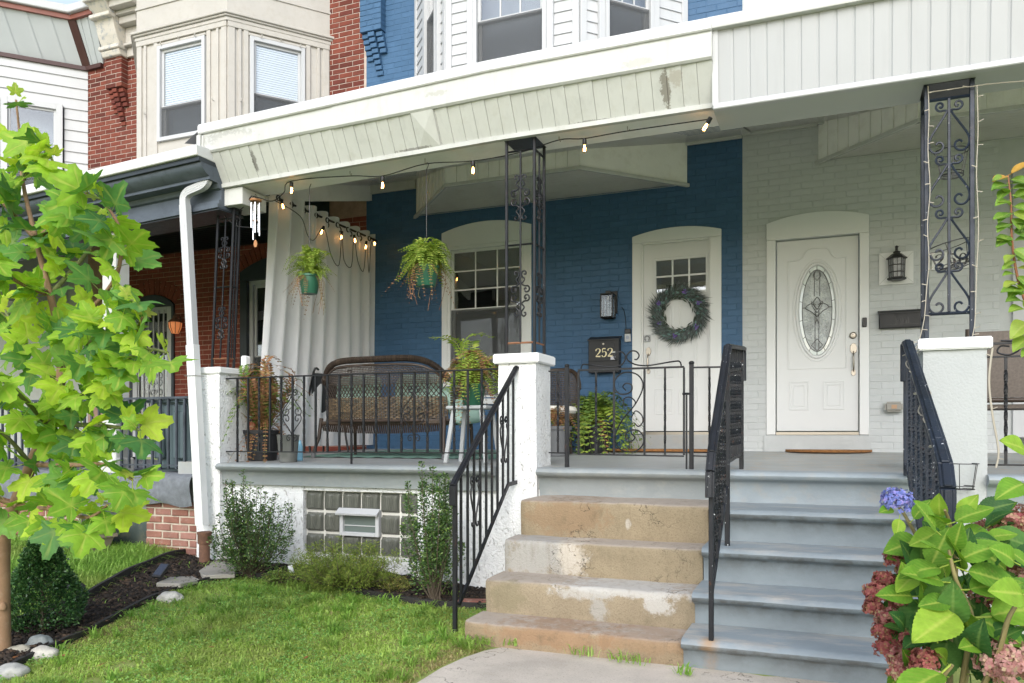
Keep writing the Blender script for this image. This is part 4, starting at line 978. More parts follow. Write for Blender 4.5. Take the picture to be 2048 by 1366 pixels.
# red house porch: lower slab under a grey carpet
m_carpet = paint('grey_carpet', (.17, .185, .205), .95, .25, 20, .9, 160, bd=.01)
ndeck = thing('porch_floor', 'red house porch slab draped with grey outdoor carpet', 'porch floor')
def carp(u, v):
    x = -12 + u * (12 - 5.5)
    if v < .5: y = 9.0 - (9.0 - 5.78) * v * 2; z = .97 + .012 * noise.noise(Vector((x * 3, y * 3, 0)))
    else:
        t = (v - .5) * 2; y = 5.74 - .03 * math.sin(t * 3) + .03 * noise.noise(Vector((x * 5, t * 2, 3))) + (.0 if t > .05 else .03); z = .97 - t * (.3 + .035 * noise.noise(Vector((x * 4, 0, 7))))
    return (x, y, z)
MB().grid(carp, 90, 22).build('carpet', m_carpet, ndeck, smooth=60)
MB().box(-12, -5.52, 5.85, 9.05, .6, .94).build('slab', m_deck, ndeck)
# brick pier and basement panel under it
m_oldbrick = brickmat('old_pink_brick', [(.22, .1, .075), (.26, .12, .09), (.3, .16, .13), (.2, .085, .065)], .9, (.4, .34, .29), .7)
bp = thing('brick_pier', 'weathered pink brick foundation pier under the grey carpet', 'brick wall')
MB().box(-6.13, -5.5, 5.81, 6.0, .0, .68).build('mortar', paint('old_mortar', (.45, .39, .32), .95, .2, 9, .8, 60, bd=.01), bp)
for r in range(9):
    za = .06 + r * .072; x = -6.13 - (r % 2) * .1
    while x < -5.5:
        a, b = max(x, -6.13), min(x + .2, -5.5)
        if b - a > .04: brick_mb(b - a - .012, .058, .012, .006, .003).xf(Matrix.Translation((a, 5.81 + random.uniform(-.004, .004), za))).build('brick', m_oldbrick, bp)
        x += .212
pn = MB().box(-7.05, -6.135, 5.86, 5.9, .1, .66).build('basement_panel', paint('grimy_dark_panel', (.05, .065, .06), .35, .4, 3, .1, 40, (.16, .14, .09), .6))
tag(pn, 'grimy dark panel covering the basement opening of the red house', 'panel')
bp2 = thing('brick_pier', 'red brick foundation strip at the far left behind the boxwood', 'brick wall')
MB().box(-9.0, -7.06, 5.83, 6.0, 0, .68).build('mortar', bpy.data.materials['old_mortar'], bp2)
for r in range(9):
    za = .06 + r * .072; x = -9.0 - (r % 2) * .1
    while x < -7.06:
        a, b = max(x, -9.0), min(x + .2, -7.06)
        if b - a > .04: brick_mb(b - a - .012, .058, .012, .006, .003).xf(Matrix.Translation((a, 5.83, za))).build('brick', m_oldbrick, bp2)
        x += .212

# white stucco foundation with the glass block window
fnd = thing('foundation_wall', 'white stucco foundation wall with glass block window', 'wall')
bx0, bx1, bz0, bz1 = -4.335, -3.195, .285, .84
sw = MB(); sw.box(-5.2, bx0, 5.83, 5.95, -.1, .9).box(bx1, -2.0, 5.83, 5.95, -.1, .9).box(bx0, bx1, 5.83, 5.95, -.1, bz0).box(bx0, bx1, 5.83, 5.95, bz1, .9)
sw.build('stucco', m_stucco, fnd)
m_gmort = paint('glass_block_mortar', (.62, .61, .57), .8, .12, 8, .3, 90)
gb = MB().box(bx0, bx1, 5.885, 5.93, bz0, bz1).build('glass_block_window', m_gmort, fnd)
def gbmat():
    t = NT('fluted_glass'); ri = t.n('ObjectInfo').outputs['Random']; co = t.co()
    cc = t.ramp(t.noise(3, 4, .6, co), (.3, (.07, .075, .065)), (.7, (.19, .195, .17)))
    return t.fin(cc, .13, None, .75)
m_gb = gbmat()
pw_, ph_ = (bx1 - bx0) / 6, (bz1 - bz0) / 3
bl = MB(); nu = 33
def gbf(u, v):
    x = .011 + u * (pw_ - .022); z = .011 + v * (ph_ - .022); e = min(u, 1 - u, v, 1 - v)
    return (x, -.03 * min(1, e / .05) + (.0055 * math.cos(u * 2 * math.pi * 9) if .05 < u < .95 and .04 < v < .96 else 0), z)
bl.grid(gbf, nu * 2, 9); gbme = bl.mesh('glass_block', m_gb, smooth=50)
for i in range(6):
    for j in range(3):
        if i in (2, 3) and j == 1: continue
        link('glass_block', gbme, gb, (bx0 + i * pw_, 5.884, bz0 + j * ph_))
# hopper vent set in the blocks
vx0, vx1, vz0, vz1 = bx0 + 2 * pw_ - .005, bx0 + 4 * pw_ + .005, bz0 + ph_ - .012, bz0 + 2 * ph_ + .03
hv = MB(); ring(hv, vx0, vx1, vz0, vz1, .034, 5.83, 5.9); hvo = hv.build('vent_frame', m_vinyl, fnd, bevel=.004)
MB().add([(vx0 - .01, 5.84, vz1 + .012), (vx1 + .01, 5.84, vz1 + .012), (vx1 + .012, 5.78, vz1 - .03), (vx0 - .012, 5.78, vz1 - .03), (vx0 - .01, 5.845, vz1 - .004), (vx1 + .01, 5.845, vz1 - .004), (vx1 + .012, 5.785, vz1 - .045), (vx0 - .012, 5.785, vz1 - .045)],
         [(0, 1, 2, 3), (4, 7, 6, 5), (3, 2, 6, 7), (0, 3, 7, 4), (1, 5, 6, 2)]).build('vent_hood', m_vinyl, hvo)
MB().box(vx0 + .034, vx1 - .034, 5.86, 5.865, vz0 + .034, vz1 - .034).build('vent_pane', NT('dull_glass').fin((.13, .16, .15), .25, None, .6), hvo)
MB().box(vx0 + .034, vx1 - .034, 5.852, 5.862, vz0 + .085, vz0 + .093).build('vent_bar', m_vinyl, hvo)

# piers
def pier(label, x0, x1, y0, y1, zb, zt, mat, capmat, over=.035, caph=.075, batter=0.0):
    t = thing('stucco_pier', label, 'pier')
    b = MB(); n = 14
    def side(u, v):
        z = zb + (zt - caph - zb) * v; k = batter * (1 - v); P = [(x0 - k, y0), (x1 + k, y0), (x1 + k, y1), (x0 - k, y1), (x0 - k, y0)]
        s_ = u * 4; i = min(3, int(s_)); f_ = s_ - i; return (P[i][0] + (P[i+1][0] - P[i][0]) * f_, P[i][1] + (P[i+1][1] - P[i][1]) * f_, z)
    b.grid(side, 29, n); b.v = [(x + .007 * noise.noise(Vector((x*7, y*7, z*7))), y + .007 * noise.noise(Vector((x*7+5, y*7, z*7))), z) for x, y, z in b.v]
    b.build('shaft', mat, t, smooth=50)
    MB().box(x0 - over, x1 + over, y0 - over, y1 + over, zt - caph, zt).build('cap', capmat, t, bevel=.008, seg=2)
    return t
m_capw = stucco('white_cap_paint', (.78, .79, .79), False, .25)
pier('white stucco pier between the railing and the brown steps', -2.452, -2.14, 5.785, 6.12, -.05, 1.955, m_stucco, m_capw, batter=.015)
lp = pier('white stucco corner pier behind the downspout', -5.47, -5.2, 5.76, 6.13, -.05, 1.945, m_stucco, m_capw, .02, .06)
MB().box(-5.19, -5.13, 6.02, 6.1, 1.94, 2.07).build('cap_block', m_capw, lp, bevel=.012)
pier('grey stucco pier with white cap at the grey house steps', .525, .885, 5.79, 6.16, -.05, 1.94, m_gstucco, m_capw, .03, .075)

# brown stone steps
def stonemat(name, base, blobs, seed=0.0):
    t = NT(name); P = t.n('NewGeometry').outputs['Position']
    cc = t.ramp(t.noise(3.5, 6, .6, P), (.3, sc(base, .82)), (.7, sc(base, 1.12)))
    sp = t.step(t.noise(120, 3, .6, P), .5, .7); cc = t.mix(t.math('MULTIPLY', sp, .5), cc, sc(base, .5))
    topw = t.n('SeparateXYZ', Vector=t.n('NewGeometry').outputs['Normal']).outputs['Z']
    cc = t.mix(t.math('MULTIPLY', t.step(topw, .6, .95), .75), cc, (.41, .36, .315))     # worn treads are paler stone
    xyz = t.n('SeparateXYZ', Vector=P)
    wob = t.math('MULTIPLY', t.math('SUBTRACT', t.noise(13, 10, .78, P), .5), 3.4)
    for (cx, cz, rx, rz, c, amt) in blobs:
        dx = t.math('DIVIDE', t.math('SUBTRACT', xyz.outputs['X'], cx), rx); dz_ = t.math('DIVIDE', t.math('SUBTRACT', xyz.outputs['Z'], cz), rz)
        d = t.math('SQRT', t.math('ADD', t.math('MULTIPLY', dx, dx), t.math('MULTIPLY', dz_, dz_)))
        cc = t.mix(t.math('MULTIPLY', t.step(t.math('ADD', d, wob), 1.2, .75), amt), cc, c)
    cc = t.mix(t.math('MULTIPLY', t.step(t.noise(9, 10, .78, P), .55, .7), .5), cc, (.12, .095, .06))
    cc = t.mix(t.math('MULTIPLY', t.step(t.noise(1.0, 7, .7, t.n('Mapping', Vector=P, Scale=(16, 16, 2.2)).outputs[0]), .52, .7), .4), cc, sc(base, .6))
    vo = t.n('TexVoronoi', p_feature='DISTANCE_TO_EDGE', Vector=t.n('Mapping', Vector=t.n('VectorMath', p_operation='ADD', i0=P, i1=t.n('TexNoise', Vector=P, Scale=6.0, Detail=6.0).outputs['Color']).outputs[0], Scale=(1.6, 1.6, 2.6)).outputs[0], Scale=1.0).outputs['Distance']
    cc = t.mix(t.math('MULTIPLY', t.step(vo, .012, .004), t.math('MULTIPLY', t.step(t.noise(2.1, 3, .5, P), .5, .56), .8)), cc, (.05, .04, .03))
    return t.fin(cc, .88, t.bump(t.noise(75, 7, .75, P), .9, .009, t.bump(t.noise(9, 4, .6, P), .3, .02)), .2)
steps = thing('stone_steps', 'worn brown stone steps with white patches up to the blue house', 'steps')
SX0, SX1 = -2.085, -.768
WHT, GRW, ORG = (.46, .45, .425), (.36, .355, .335), (.29, .175, .1)
stepdef = [(.856, 5.31, 5.82, .60, [(-1.75, .75, .3, .12, (.26, .17, .1), .6), (-1.3, .72, .02, .035, (.5, .47, .42), .6)], (.29, .235, .155)),
           (.604, 5.06, 5.33, .378, [(-1.88, .5, .3, .16, GRW, .85), (-1.62, .52, .1, .12, (.5, .45, .38), .8)], (.275, .225, .15)),
           (.38, 4.76, 5.08, .165, [(-1.45, .34, .2, .04, WHT, .7), (-1.15, .365, .4, .03, WHT, .8), (-.98, .3, .08, .06, WHT, .8), (-1.35, .25, .06, .08, GRW, .7), (-1.95, .27, .12, .1, (.22, .19, .12), .7)], (.295, .243, .168)),
           (.165, 4.48, 4.78, -.06, [(-1.55, .12, .4, .06, ORG, .65), (-1.0, .13, .3, .05, ORG, .4)], (.3, .23, .15))]
for k, (zt_, yf, yb, zb_, blobs, base) in enumerate(stepdef):
    r = .028; xa = SX0 - (.0, .02, .03, .05)[k]
    prf = [(yb, zt_ + .006), (yf + .12, zt_ + .003), (yf + r, zt_)] + [(yf + r - r * math.sin(a), zt_ - r + r * math.cos(a)) for a in (.4, .8, 1.2)] + [(yf, zt_ - r), (yf, zt_ - .09), (yf + .003, zt_ - .15), (yf + .006, zb_), (yb, zb_)]
    b = sweep(prf, xa, SX1, 46); nP = len(prf)
    for i, (x, y, z) in enumerate(b.v):
        sct = i // nP; e = min(sct, 46 - sct); yy, zz = y, z
        if y < yf + .1: yy += .02 * max(0, 1 - e / 1.2) * (1 if e < 2 else 0)
        nz_ = noise.noise(Vector((x * 5, y * 5 + k, z * 5))); n2_ = noise.noise(Vector((x * 17, y * 17 + k, z * 17)))
        chip = max(0, noise.noise(Vector((x * 6 + 31 * k, 0, 0))) - .25) * .03 if (zt_ - .05 < z and y < yf + .05) else 0
        b.v[i] = (x, yy + .006 * nz_ + .0025 * n2_ + chip, zz + (.005 * nz_ + .002 * n2_ - chip * .6 if z > zt_ - .05 else 0))
    b.build('step', stonemat('stone_step_%d' % k, base, blobs), steps, smooth=45)
# grey painted steps
gst = thing('painted_steps', 'grey painted steps with rounded nosings up to the grey house', 'steps')
def gstepmat():
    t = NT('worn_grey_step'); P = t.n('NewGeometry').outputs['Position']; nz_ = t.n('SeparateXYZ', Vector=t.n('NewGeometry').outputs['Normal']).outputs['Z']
    c = (.205, .24, .262)
    cc = t.ramp(t.noise(3, 6, .6, P), (.3, sc(c, .86)), (.7, sc(c, 1.12)))
    wear = t.math('MULTIPLY', t.step(t.noise(6, 8, .7, t.n('Mapping', Vector=P, Scale=(.35, 1, 1)).outputs[0]), .5, .66), t.step(nz_, .45, .9))
    cc = t.mix(t.math('MULTIPLY', wear, .5), cc, (.44, .39, .33))
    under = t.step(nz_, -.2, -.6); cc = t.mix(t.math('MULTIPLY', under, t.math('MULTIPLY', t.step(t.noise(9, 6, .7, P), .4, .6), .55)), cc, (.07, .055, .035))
    xyz = t.n('SeparateXYZ', Vector=P)
    dx = t.math('DIVIDE', t.math('SUBTRACT', xyz.outputs['X'], -.635), .08); dy = t.math('DIVIDE', t.math('SUBTRACT', xyz.outputs['Y'], 4.42), .12)
    d = t.math('ADD', t.math('SQRT', t.math('ADD', t.math('MULTIPLY', dx, dx), t.math('MULTIPLY', dy, dy))), t.math('MULTIPLY', t.noise(30, 5, .7, P), .8))
    lowz = t.step(xyz.outputs['Z'], .3, .25)
    cc = t.mix(t.math('MULTIPLY', t.math('MULTIPLY', t.step(d, 1.2, .5), lowz), .6), cc, (.36, .2, .07))
    return t.fin(cc, t.math('ADD', t.math('MULTIPLY', t.noise(12, 4, .6, P), .3), .3), t.bump(t.noise(30, 6, .65, P), .35, .008, t.bump(t.noise(7, 3, .5, P), .25, .02)), .4)
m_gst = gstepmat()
gdef = [(.846, 5.35, 5.8, .627), (.629, 5.09, 5.37, .404), (.406, 4.79, 5.11, .204), (.206, 4.49, 4.81, -.05)]
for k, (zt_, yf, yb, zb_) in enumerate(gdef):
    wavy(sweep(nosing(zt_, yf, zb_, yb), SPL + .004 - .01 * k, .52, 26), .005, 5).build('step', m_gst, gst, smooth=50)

# ================================================================== IRONWORK
def twisted(p, q, w=.013, turns=5, t0=.12, t1=.88):
    b = MB(); n = 40; p, q = Vector(p), Vector(q); L = (q - p).length
    for i in range(n + 1):
        t = i / n; a = R(360 * turns) * min(1, max(0, (t - t0) / (t1 - t0))) + R(45)
        for k in range(4): b.v.append((p.x + w * .72 * math.cos(a + k * math.pi / 2), p.y + w * .72 * math.sin(a + k * math.pi / 2), p.z + (q.z - p.z) * t))
    for i in range(n):
        for k in range(4): b.f.append((i*4 + k, i*4 + (k+1) % 4, (i+1)*4 + (k+1) % 4, (i+1)*4 + k))
    return b
Q_RAIL = [(.040, .205), (.030, .197), (.022, .21), (.034, .226), (.052, .218), (.055, .195), (.035, .175), (.012, .18), (.008, .165), (.04, .115), (.075, .075), (.095, .045), (.096, .015), (.08, -.002), (.055, .0), (.036, .018), (.036, .042), (.052, .054), (.066, .044), (.064, .03)]
Q_COL = [(.05, .032), (.042, .042), (.034, .03), (.045, .012), (.066, .016), (.074, .038), (.06, .056), (.035, .058), (.012, .075), (.03, .098), (.03, .112), (.012, .135), (.014, .16), (.03, .172), (.045, .16), (.042, .145), (.032, .148)]
Q_HEART = [(.05, .325), (.04, .318), (.032, .33), (.042, .346), (.062, .342), (.068, .32), (.05, .3), (.02, .3), (.012, .29), (.05, .225), (.09, .16), (.104, .12), (.1, .085), (.078, .06), (.048, .062), (.03, .085), (.036, .11), (.055, .118), (.068, .105)]
def scrolls(parent, Q, cx, y, cz, mat, r=.0045, mx=(1, -1), mz=(1, -1), s=1.0, axis='x', name='scroll', sx=1.0):
    b = MB()
    for a in mx:
        for c in mz:
            pts = [(Vector((cx + a * p[0] * s * sx, y, cz + c * p[1] * s)) if axis == 'x' else Vector((cx, y + a * p[0] * s * sx, cz + c * p[1] * s))) for p in Q]
            b.tube(catmull(pts, 3), r, 5)
    return b.build(name, mat, parent, smooth=60)
def iron_column(label, x0, x1, y0, y1, z0, z1, mat, style, lean=0.0, bt=.021, side='R'):
    """corner column of two scrolled faces, the front and one side"""
    t = thing('iron_column', label, 'column'); cx, cy = (x0 + x1) / 2, (y0 + y1) / 2; parts = []
    H = z1 - z0; xs_ = x1 - bt / 2 if side == 'R' else x0 + bt / 2; yf = y0 + bt / 2
    for x, y in ((x0 + bt / 2, yf), (x1 - bt / 2, yf), (xs_, y1 - bt / 2)): parts.append(MB().bar((x, y, z0), (x, y, z1), bt).build('corner_bar', mat, t, bevel=.003))
    parts.append(MB().box(x0 - .004, x1 + .004, y0 - .004, y1 + .004, z1, z1 + .006).build('top_plate', m_black, t))
    if style == 'A':
        cz = [z1 - .085, z0 + H * .51, z0 + .085]
        for z in cz:
            m_ = mat if z > z0 + .2 else paint('rusty_bar', (.22, .1, .05), .8, .3, 12, .4, 90)
            parts.append(MB().bar((x0 + bt, yf, z), (x1 - bt, yf, z), .011).build('crossbar', m_, t)); parts.append(MB().bar((xs_, y0 + bt, z), (xs_, y1 - bt, z), .011).build('crossbar', m_, t))
        parts.append(MB().bar((cx, yf, cz[2]), (cx, yf, cz[0]), .013).build('centre_bar', mat, t, bevel=.002)); parts.append(MB().bar((xs_, cy, cz[2]), (xs_, cy, cz[0]), .013).build('centre_bar', mat, t, bevel=.002))
        for zz in ((cz[0] + cz[1]) / 2, (cz[1] + cz[2]) / 2):
            parts.append(scrolls(t, Q_COL, cx, yf - .004, zz, mat, .0068, s=1.03 * (x1 - x0) / .254))
            if y1 - y0 > .15: parts.append(scrolls(t, Q_COL, xs_, cy, zz, mat, .0068, axis='y', s=1.03 * (y1 - y0) / .254))
    else:
        for z in (z1 - .1, z0 + .16):
            parts.append(MB().bar((x0 + bt, yf, z), (x1 - bt, yf, z), .015).build('crossbar', mat, t)); parts.append(MB().bar((xs_, y0 + bt, z), (xs_, y1 - bt, z), .015).build('crossbar', mat, t))
        parts.append(MB().bar((cx, yf, z0 + .17), (cx, yf, z1 - .1), .017).build('centre_bar', mat, t, bevel=.002))
        hh = (z1 - .1 - z0 - .16) / 4; k = hh / .36
        for i in range(4): parts.append(scrolls(t, [(p[0], p[1] - .055) for p in Q_HEART], cx, yf, z0 + .16 + i * hh, mat, .0075, mz=(1,), s=k * 1.15, name='heart_scroll'))
    if lean:
        for o in parts:
            for v in o.data.vertices: v.co.x += lean * (v.co.z - z0)
    return t
iron_column('black scrolled iron column on the middle white pier', -2.407, -2.153, 5.81, 6.052, 1.957, 3.628, m_iron, 'A')
iron_column('leaning black scrolled iron column beside the white curtain', -5.4, -5.195, 5.86, 5.96, 1.947, 3.41, m_iron, 'A', lean=.052)
iron_column('blue-black iron column with heart scrolls and fairy lights on the grey pier', .535, .822, 5.81, 6.06, 1.942, 3.585, m_iron_blue, 'B', bt=.028, side='L')

# porch railing between the white piers
YR = 5.85
pr = thing('porch_railing', 'black iron porch railing with twisted balusters in front of the loveseat', 'railing')
MB().bar((-5.2, YR, 1.843), (-2.45, YR, 1.847), .03, .012, (0, 1, 0)).build('top_rail', m_iron, pr, bevel=.002)
MB().bar((-5.2, YR, 1.172), (-2.45, YR, 1.178), .02, .01, (0, 1, 0)).build('bottom_rail', m_iron, pr)
tw = twisted((0, 0, 1.172), (0, 0, 1.845), .016, 6).mesh('twisted_baluster', m_iron, smooth=30); pl = MB().bar((0, 0, 1.172), (0, 0, 1.845), .016).mesh('plain_baluster', m_iron)
for i in range(21):
    x = -5.075 + i * .1225; link('baluster', tw if i % 2 == 0 else pl, pr, (x, YR, 0))
for i in (5, 15): scrolls(pr, Q_RAIL, -5.075 + i * .1225, YR - .008, 1.5, m_iron, .0045)
for i in (0, 10): MB().bar((-5.075 + i * .1225, YR, 1.07), (-5.075 + i * .1225, YR, 1.172), .014).build('foot', m_iron, pr)
# gate and its side panels
GY = 5.86
gp = thing('porch_gate', 'black iron gate with large scrolls in front of the blue house door', 'gate')
gxp = [at(p, 0, GY).x for p in (1098, 1134, 1157, 1368, 1383, 1393, 1450)]
for x, zt_ in ((gxp[1], 1.845), (gxp[4], 1.835)):
    po = MB().bar((x, GY, flz(GY)), (x, GY, zt_), .03).build('gate_post', m_iron, gp, bevel=.003)
    MB().lathe([(.017, 0), (.02, .006), (.019, .016), (.008, .022)], (x, GY, zt_), 10).build('post_finial', m_iron, po, smooth=40)
pa = MB(); pa.bar((gxp[0], GY, 1.815), (gxp[1], GY, 1.812), .028, .011, (0, 1, 0)).bar((gxp[0], GY, 1.185), (gxp[1], GY, 1.182), .02, .01, (0, 1, 0)); pa.build('side_rail', m_iron, gp)
twisted(((gxp[0] + gxp[1]) / 2, GY, 1.185), ((gxp[0] + gxp[1]) / 2, GY, 1.813), .013, 6).build('baluster', m_iron, gp, smooth=30)
pa = MB(); pa.bar((gxp[4], GY, 1.81), (gxp[6] + .04, GY, 1.805), .028, .011, (0, 1, 0)).bar((gxp[4], GY, 1.17), (gxp[6] + .04, GY, 1.165), .02, .01, (0, 1, 0)); pa.build('side_rail', m_iron, gp)
x = at(1419, 0, GY).x; twisted((x, GY, 1.168), (x, GY, 1.808), .013, 6).build('baluster', m_iron, gp, smooth=30)
g0, g1, zg0, zg1 = gxp[2], gxp[3], 1.175, 1.812
leaf_ = MB(); leaf_.bar((g0, GY, zg0), (g1, GY, zg0 - .008), .02, .011, (0, 1, 0)).bar((g0, GY, zg1 + .004), (g1, GY, zg1 + .004), .028, .013, (0, 1, 0)).bar((g0, GY, zg0), (g0, GY, zg1), .014).bar((g1, GY, zg0), (g1, GY, zg1), .014)
leaf_.build('gate_frame', m_iron, gp)
for p, twd in ((1192, 1), (1228, 0), (1289, 0), (1330, 1)):
    x = at(p, 0, GY).x
    (twisted((x, GY, zg0), (x, GY, zg1), .013, 6) if twd else MB().bar((x, GY, zg0), (x, GY, zg1), .014)).build('baluster', m_iron, gp, smooth=30 if twd else None)
xc = (at(1228, 0, GY).x + at(1289, 0, GY).x) / 2; hw = (at(1289, 0, GY).x - at(1228, 0, GY).x) / 2
big = [(-.02, .16), (-.045, .19), (-.02, .215), (.02, .2), (.02, .16), (-.02, .135), (-.075, .14), (-.11, .19), (-.1, .25), (-.04, .295), (.05, .285), (.1, .23), (.1, .16), (.05, .06), (0, 0)]
k = hw / .115
b = MB()
for s_ in (1, -1): b.tube(catmull([(xc + s_ * p[0] * k, GY - .01, 1.492 + s_ * p[1] * 1.0) for p in big], 4), .0055, 6)
b.tube(catmull([(xc + .02 + k * p[0], GY - .01, 1.492 + p[1]) for p in ((.0, .02), (.03, .07), (-.01, .11), (-.055, .1), (-.06, .06), (-.04, .045))], 4), .005, 6)
b.tube(catmull([(xc + .02 + k * p[0], GY - .01, 1.47 - p[1]) for p in ((.0, .02), (.03, -.03), (.075, -.0), (.085, .05), (.055, .085), (.03, .07))], 4), .005, 6)
b.build('large_scroll', m_iron, gp, smooth=60)
b = MB(); zt_ = zg1 + .012
b.tube(catmull([(g0 + .02, GY, zt_), (g0 + .03, GY, zt_ + .03), (g0 + .06, GY, zt_ + .035), (xc - .16, GY, zt_ + .012), (xc - .07, GY, zt_ + .018), (xc - .035, GY, zt_ + .05), (xc - .03, GY, zt_ + .09), (xc - .06, GY, zt_ + .12), (xc - .1, GY, zt_ + .11), (xc - .115, GY, zt_ + .08), (xc - .09, GY, zt_ + .06), (xc - .075, GY, zt_ + .065)], 4), .0055, 6)
b.tube(catmull([(g1 - .02, GY, zt_), (g1 - .03, GY, zt_ + .03), (g1 - .07, GY, zt_ + .035), (xc + .16, GY, zt_ + .012), (xc + .06, GY, zt_ + .018), (xc - .005, GY, zt_ + .05), (xc - .02, GY, zt_ + .085), (xc + .01, GY, zt_ + .12), (xc + .05, GY, zt_ + .12), (xc + .075, GY, zt_ + .09), (xc + .06, GY, zt_ + .06), (xc + .04, GY, zt_ + .06)], 4), .0055, 6)
b.build('top_scroll', m_iron, gp, smooth=60)
MB().bar((gxp[3] + .02, GY - .01, flz(GY)), (gxp[3] + .02, GY - .01, 1.62), .012).bar((gxp[3] - .01, GY - .01, 1.62), (gxp[4], GY - .01, 1.62), .012).build('drop_bolt', m_iron, gp)

# stair railings
def handrail(mb, pts, w=.045, h=.02):
    for p, q in zip(pts, pts[1:]):
        mb.bar(p, q, w, h); d = (Vector(q) - Vector(p)).normalized(); up = Vector((0, -d.z, d.y)) if True else None
        if up.z < 0: up = -up
        mb.bar(Vector(p) + up * h * .6, Vector(q) + up * h * .6, w * .55, h * .5)
r1 = thing('stair_railing', 'black iron stair railing with heart scrolls left of the brown steps', 'railing')
XA = -2.3; T0, T1 = Vector((XA, 5.79, 1.85)), Vector((XA, 4.7, 1.02)); B0, B1 = Vector((XA, 5.62, .88)), Vector((XA, 4.72, .25))
hr = MB(); handrail(hr, [T0, T1, T1 + Vector((0, -.035, -.03)), T1 + Vector((0, -.035, -.16))]); hr.build('handrail', m_iron, r1, bevel=.003)
MB().bar((XA, 5.79, .955), (XA, 5.62, .945), .014, .03).bar((XA, 5.62, .95), (XA, 4.76, .2), .014, .03).build('bottom_rail', m_iron, r1)
MB().bar((XA, 4.7, -.02), (XA, 4.7, 1.0), .028).build('newel_post', m_iron, r1, bevel=.003)
def line(p, q, y): t = (y - p[1]) / (q[1] - p[1]); return p[2] + (q[2] - p[2]) * t
for i in range(10):
    y = 4.79 + (5.76 - 4.79) * i / 9.4
    zb_ = line((0, 5.62, .95), (0, 4.76, .2), y) if y < 5.62 else .95
    MB().bar((XA, y, zb_), (XA, y, line(T0, T1, y)), .015).build('baluster', m_iron, r1)
HS = [(.03, .11), (.022, .1), (.014, .112), (.026, .128), (.042, .122), (.046, .1), (.034, .085), (.046, .06), (.04, .02), (.016, -.04), (.008, -.075), (.018, -.1), (.034, -.095), (.034, -.08)]
for i in (2, 7):
    y = 4.79 + (5.76 - 4.79) * i / 9.4; zc_ = (line(T0, T1, y) + (line((0, 5.62, .95), (0, 4.76, .2), y) if y < 5.62 else .95)) / 2 + .02
    scrolls(r1, HS, XA + .008, y, zc_, m_iron, .0065, mz=(1,), s=1.5, axis='y', name='heart_scroll')
r2 = thing('stair_railing', 'chipped black iron stair railing between brown and grey steps', 'railing')
XB = -.625
pth = [Vector((XB, 6.06, 1.95)), Vector((XB, 5.16, 1.873)), Vector((XB, 4.46, 1.22)), Vector((XB, 4.40, 1.12)), Vector((XB, 4.39, .98))]
hr = MB(); handrail(hr, pth, .05, .022); hr.tube([(XB, 6.06, 1.95), (XB, 6.1, 1.93), (XB, 6.1, 1.72)], .02, 8); hr.build('handrail', m_iron_chip, r2, bevel=.003)
for y, zb_, zt_ in ((5.95, flz(5.95), 1.94), (5.14, .62, 1.87)): MB().bar((XB, y, zb_), (XB, y, zt_), .03).build('newel_post', m_iron_chip, r2, bevel=.003)
MB().bar((XB, 4.44, .2), (XB, 4.44, 1.2), .026).build('newel_post', m_iron_chip, r2, bevel=.003)
MB().bar((XB, 5.95, 1.19), (XB, 5.14, 1.15), .012, .024).build('bottom_rail', m_iron_chip, r2); MB().bar((XB, 5.14, 1.0), (XB, 4.44, .42), .012, .024).build('bottom_rail', m_iron_chip, r2); MB().bar((XB, 5.95, 1.8), (XB, 5.14, 1.72), .012, .02).build('middle_rail', m_iron_chip, r2)
for i in range(7):
    y = 5.22 + i * .105; twisted((XB, y, 1.16), (XB, y, 1.87 + (y - 5.16) * .085), .014, 6).build('baluster', m_iron_chip, r2, smooth=30)
for i in range(5):
    y = 4.55 + i * .115; twisted((XB, y, line((0, 5.14, 1.0), (0, 4.44, .42), y)), (XB, y, line(pth[1], pth[2], y)), .014, 6).build('baluster', m_iron_chip, r2, smooth=30)
r3 = thing('stair_railing', 'blue-black iron stair railing wound with fairy lights beside the grey pier', 'railing')
XC = .42
pth3 = [Vector((XC, 5.64, 1.9)), Vector((XC, 5.56, 1.895)), Vector((XC, 3.95, 1.285)), Vector((XC, 3.72, 1.19)), Vector((XC, 3.64, 1.1)), Vector((XC, 3.63, .6))]
hr = MB(); handrail(hr, pth3, .06, .026); hr.bar((XC - .02, 5.66, 1.9), (XC - .02, 5.66, 1.66), .03); hr.build('handrail', m_iron_blue, r3, bevel=.004)
MB().bar((XC, 5.68, 1.06), (XC, 5.68, 1.86), .032).build('newel_post', m_iron_blue, r3, bevel=.003); MB().bar((XC, 3.66, 0), (XC, 3.66, 1.1), .032).build('newel_post', m_iron_blue, r3, bevel=.003)
MB().bar((XC, 5.68, 1.13), (XC, 3.66, .35), .014, .026).build('bottom_rail', m_iron_blue, r3)
for i in range(13):
    y = 5.55 - i * .142
    (twisted if i % 2 else (lambda p, q, w, t: MB().bar(p, q, w)))((XC, y, line((0, 5.68, 1.13), (0, 3.66, .35), y)), (XC, y, line(pth3[1], pth3[2], y)), .014, 6).build('baluster', m_iron_blue, r3, smooth=30)
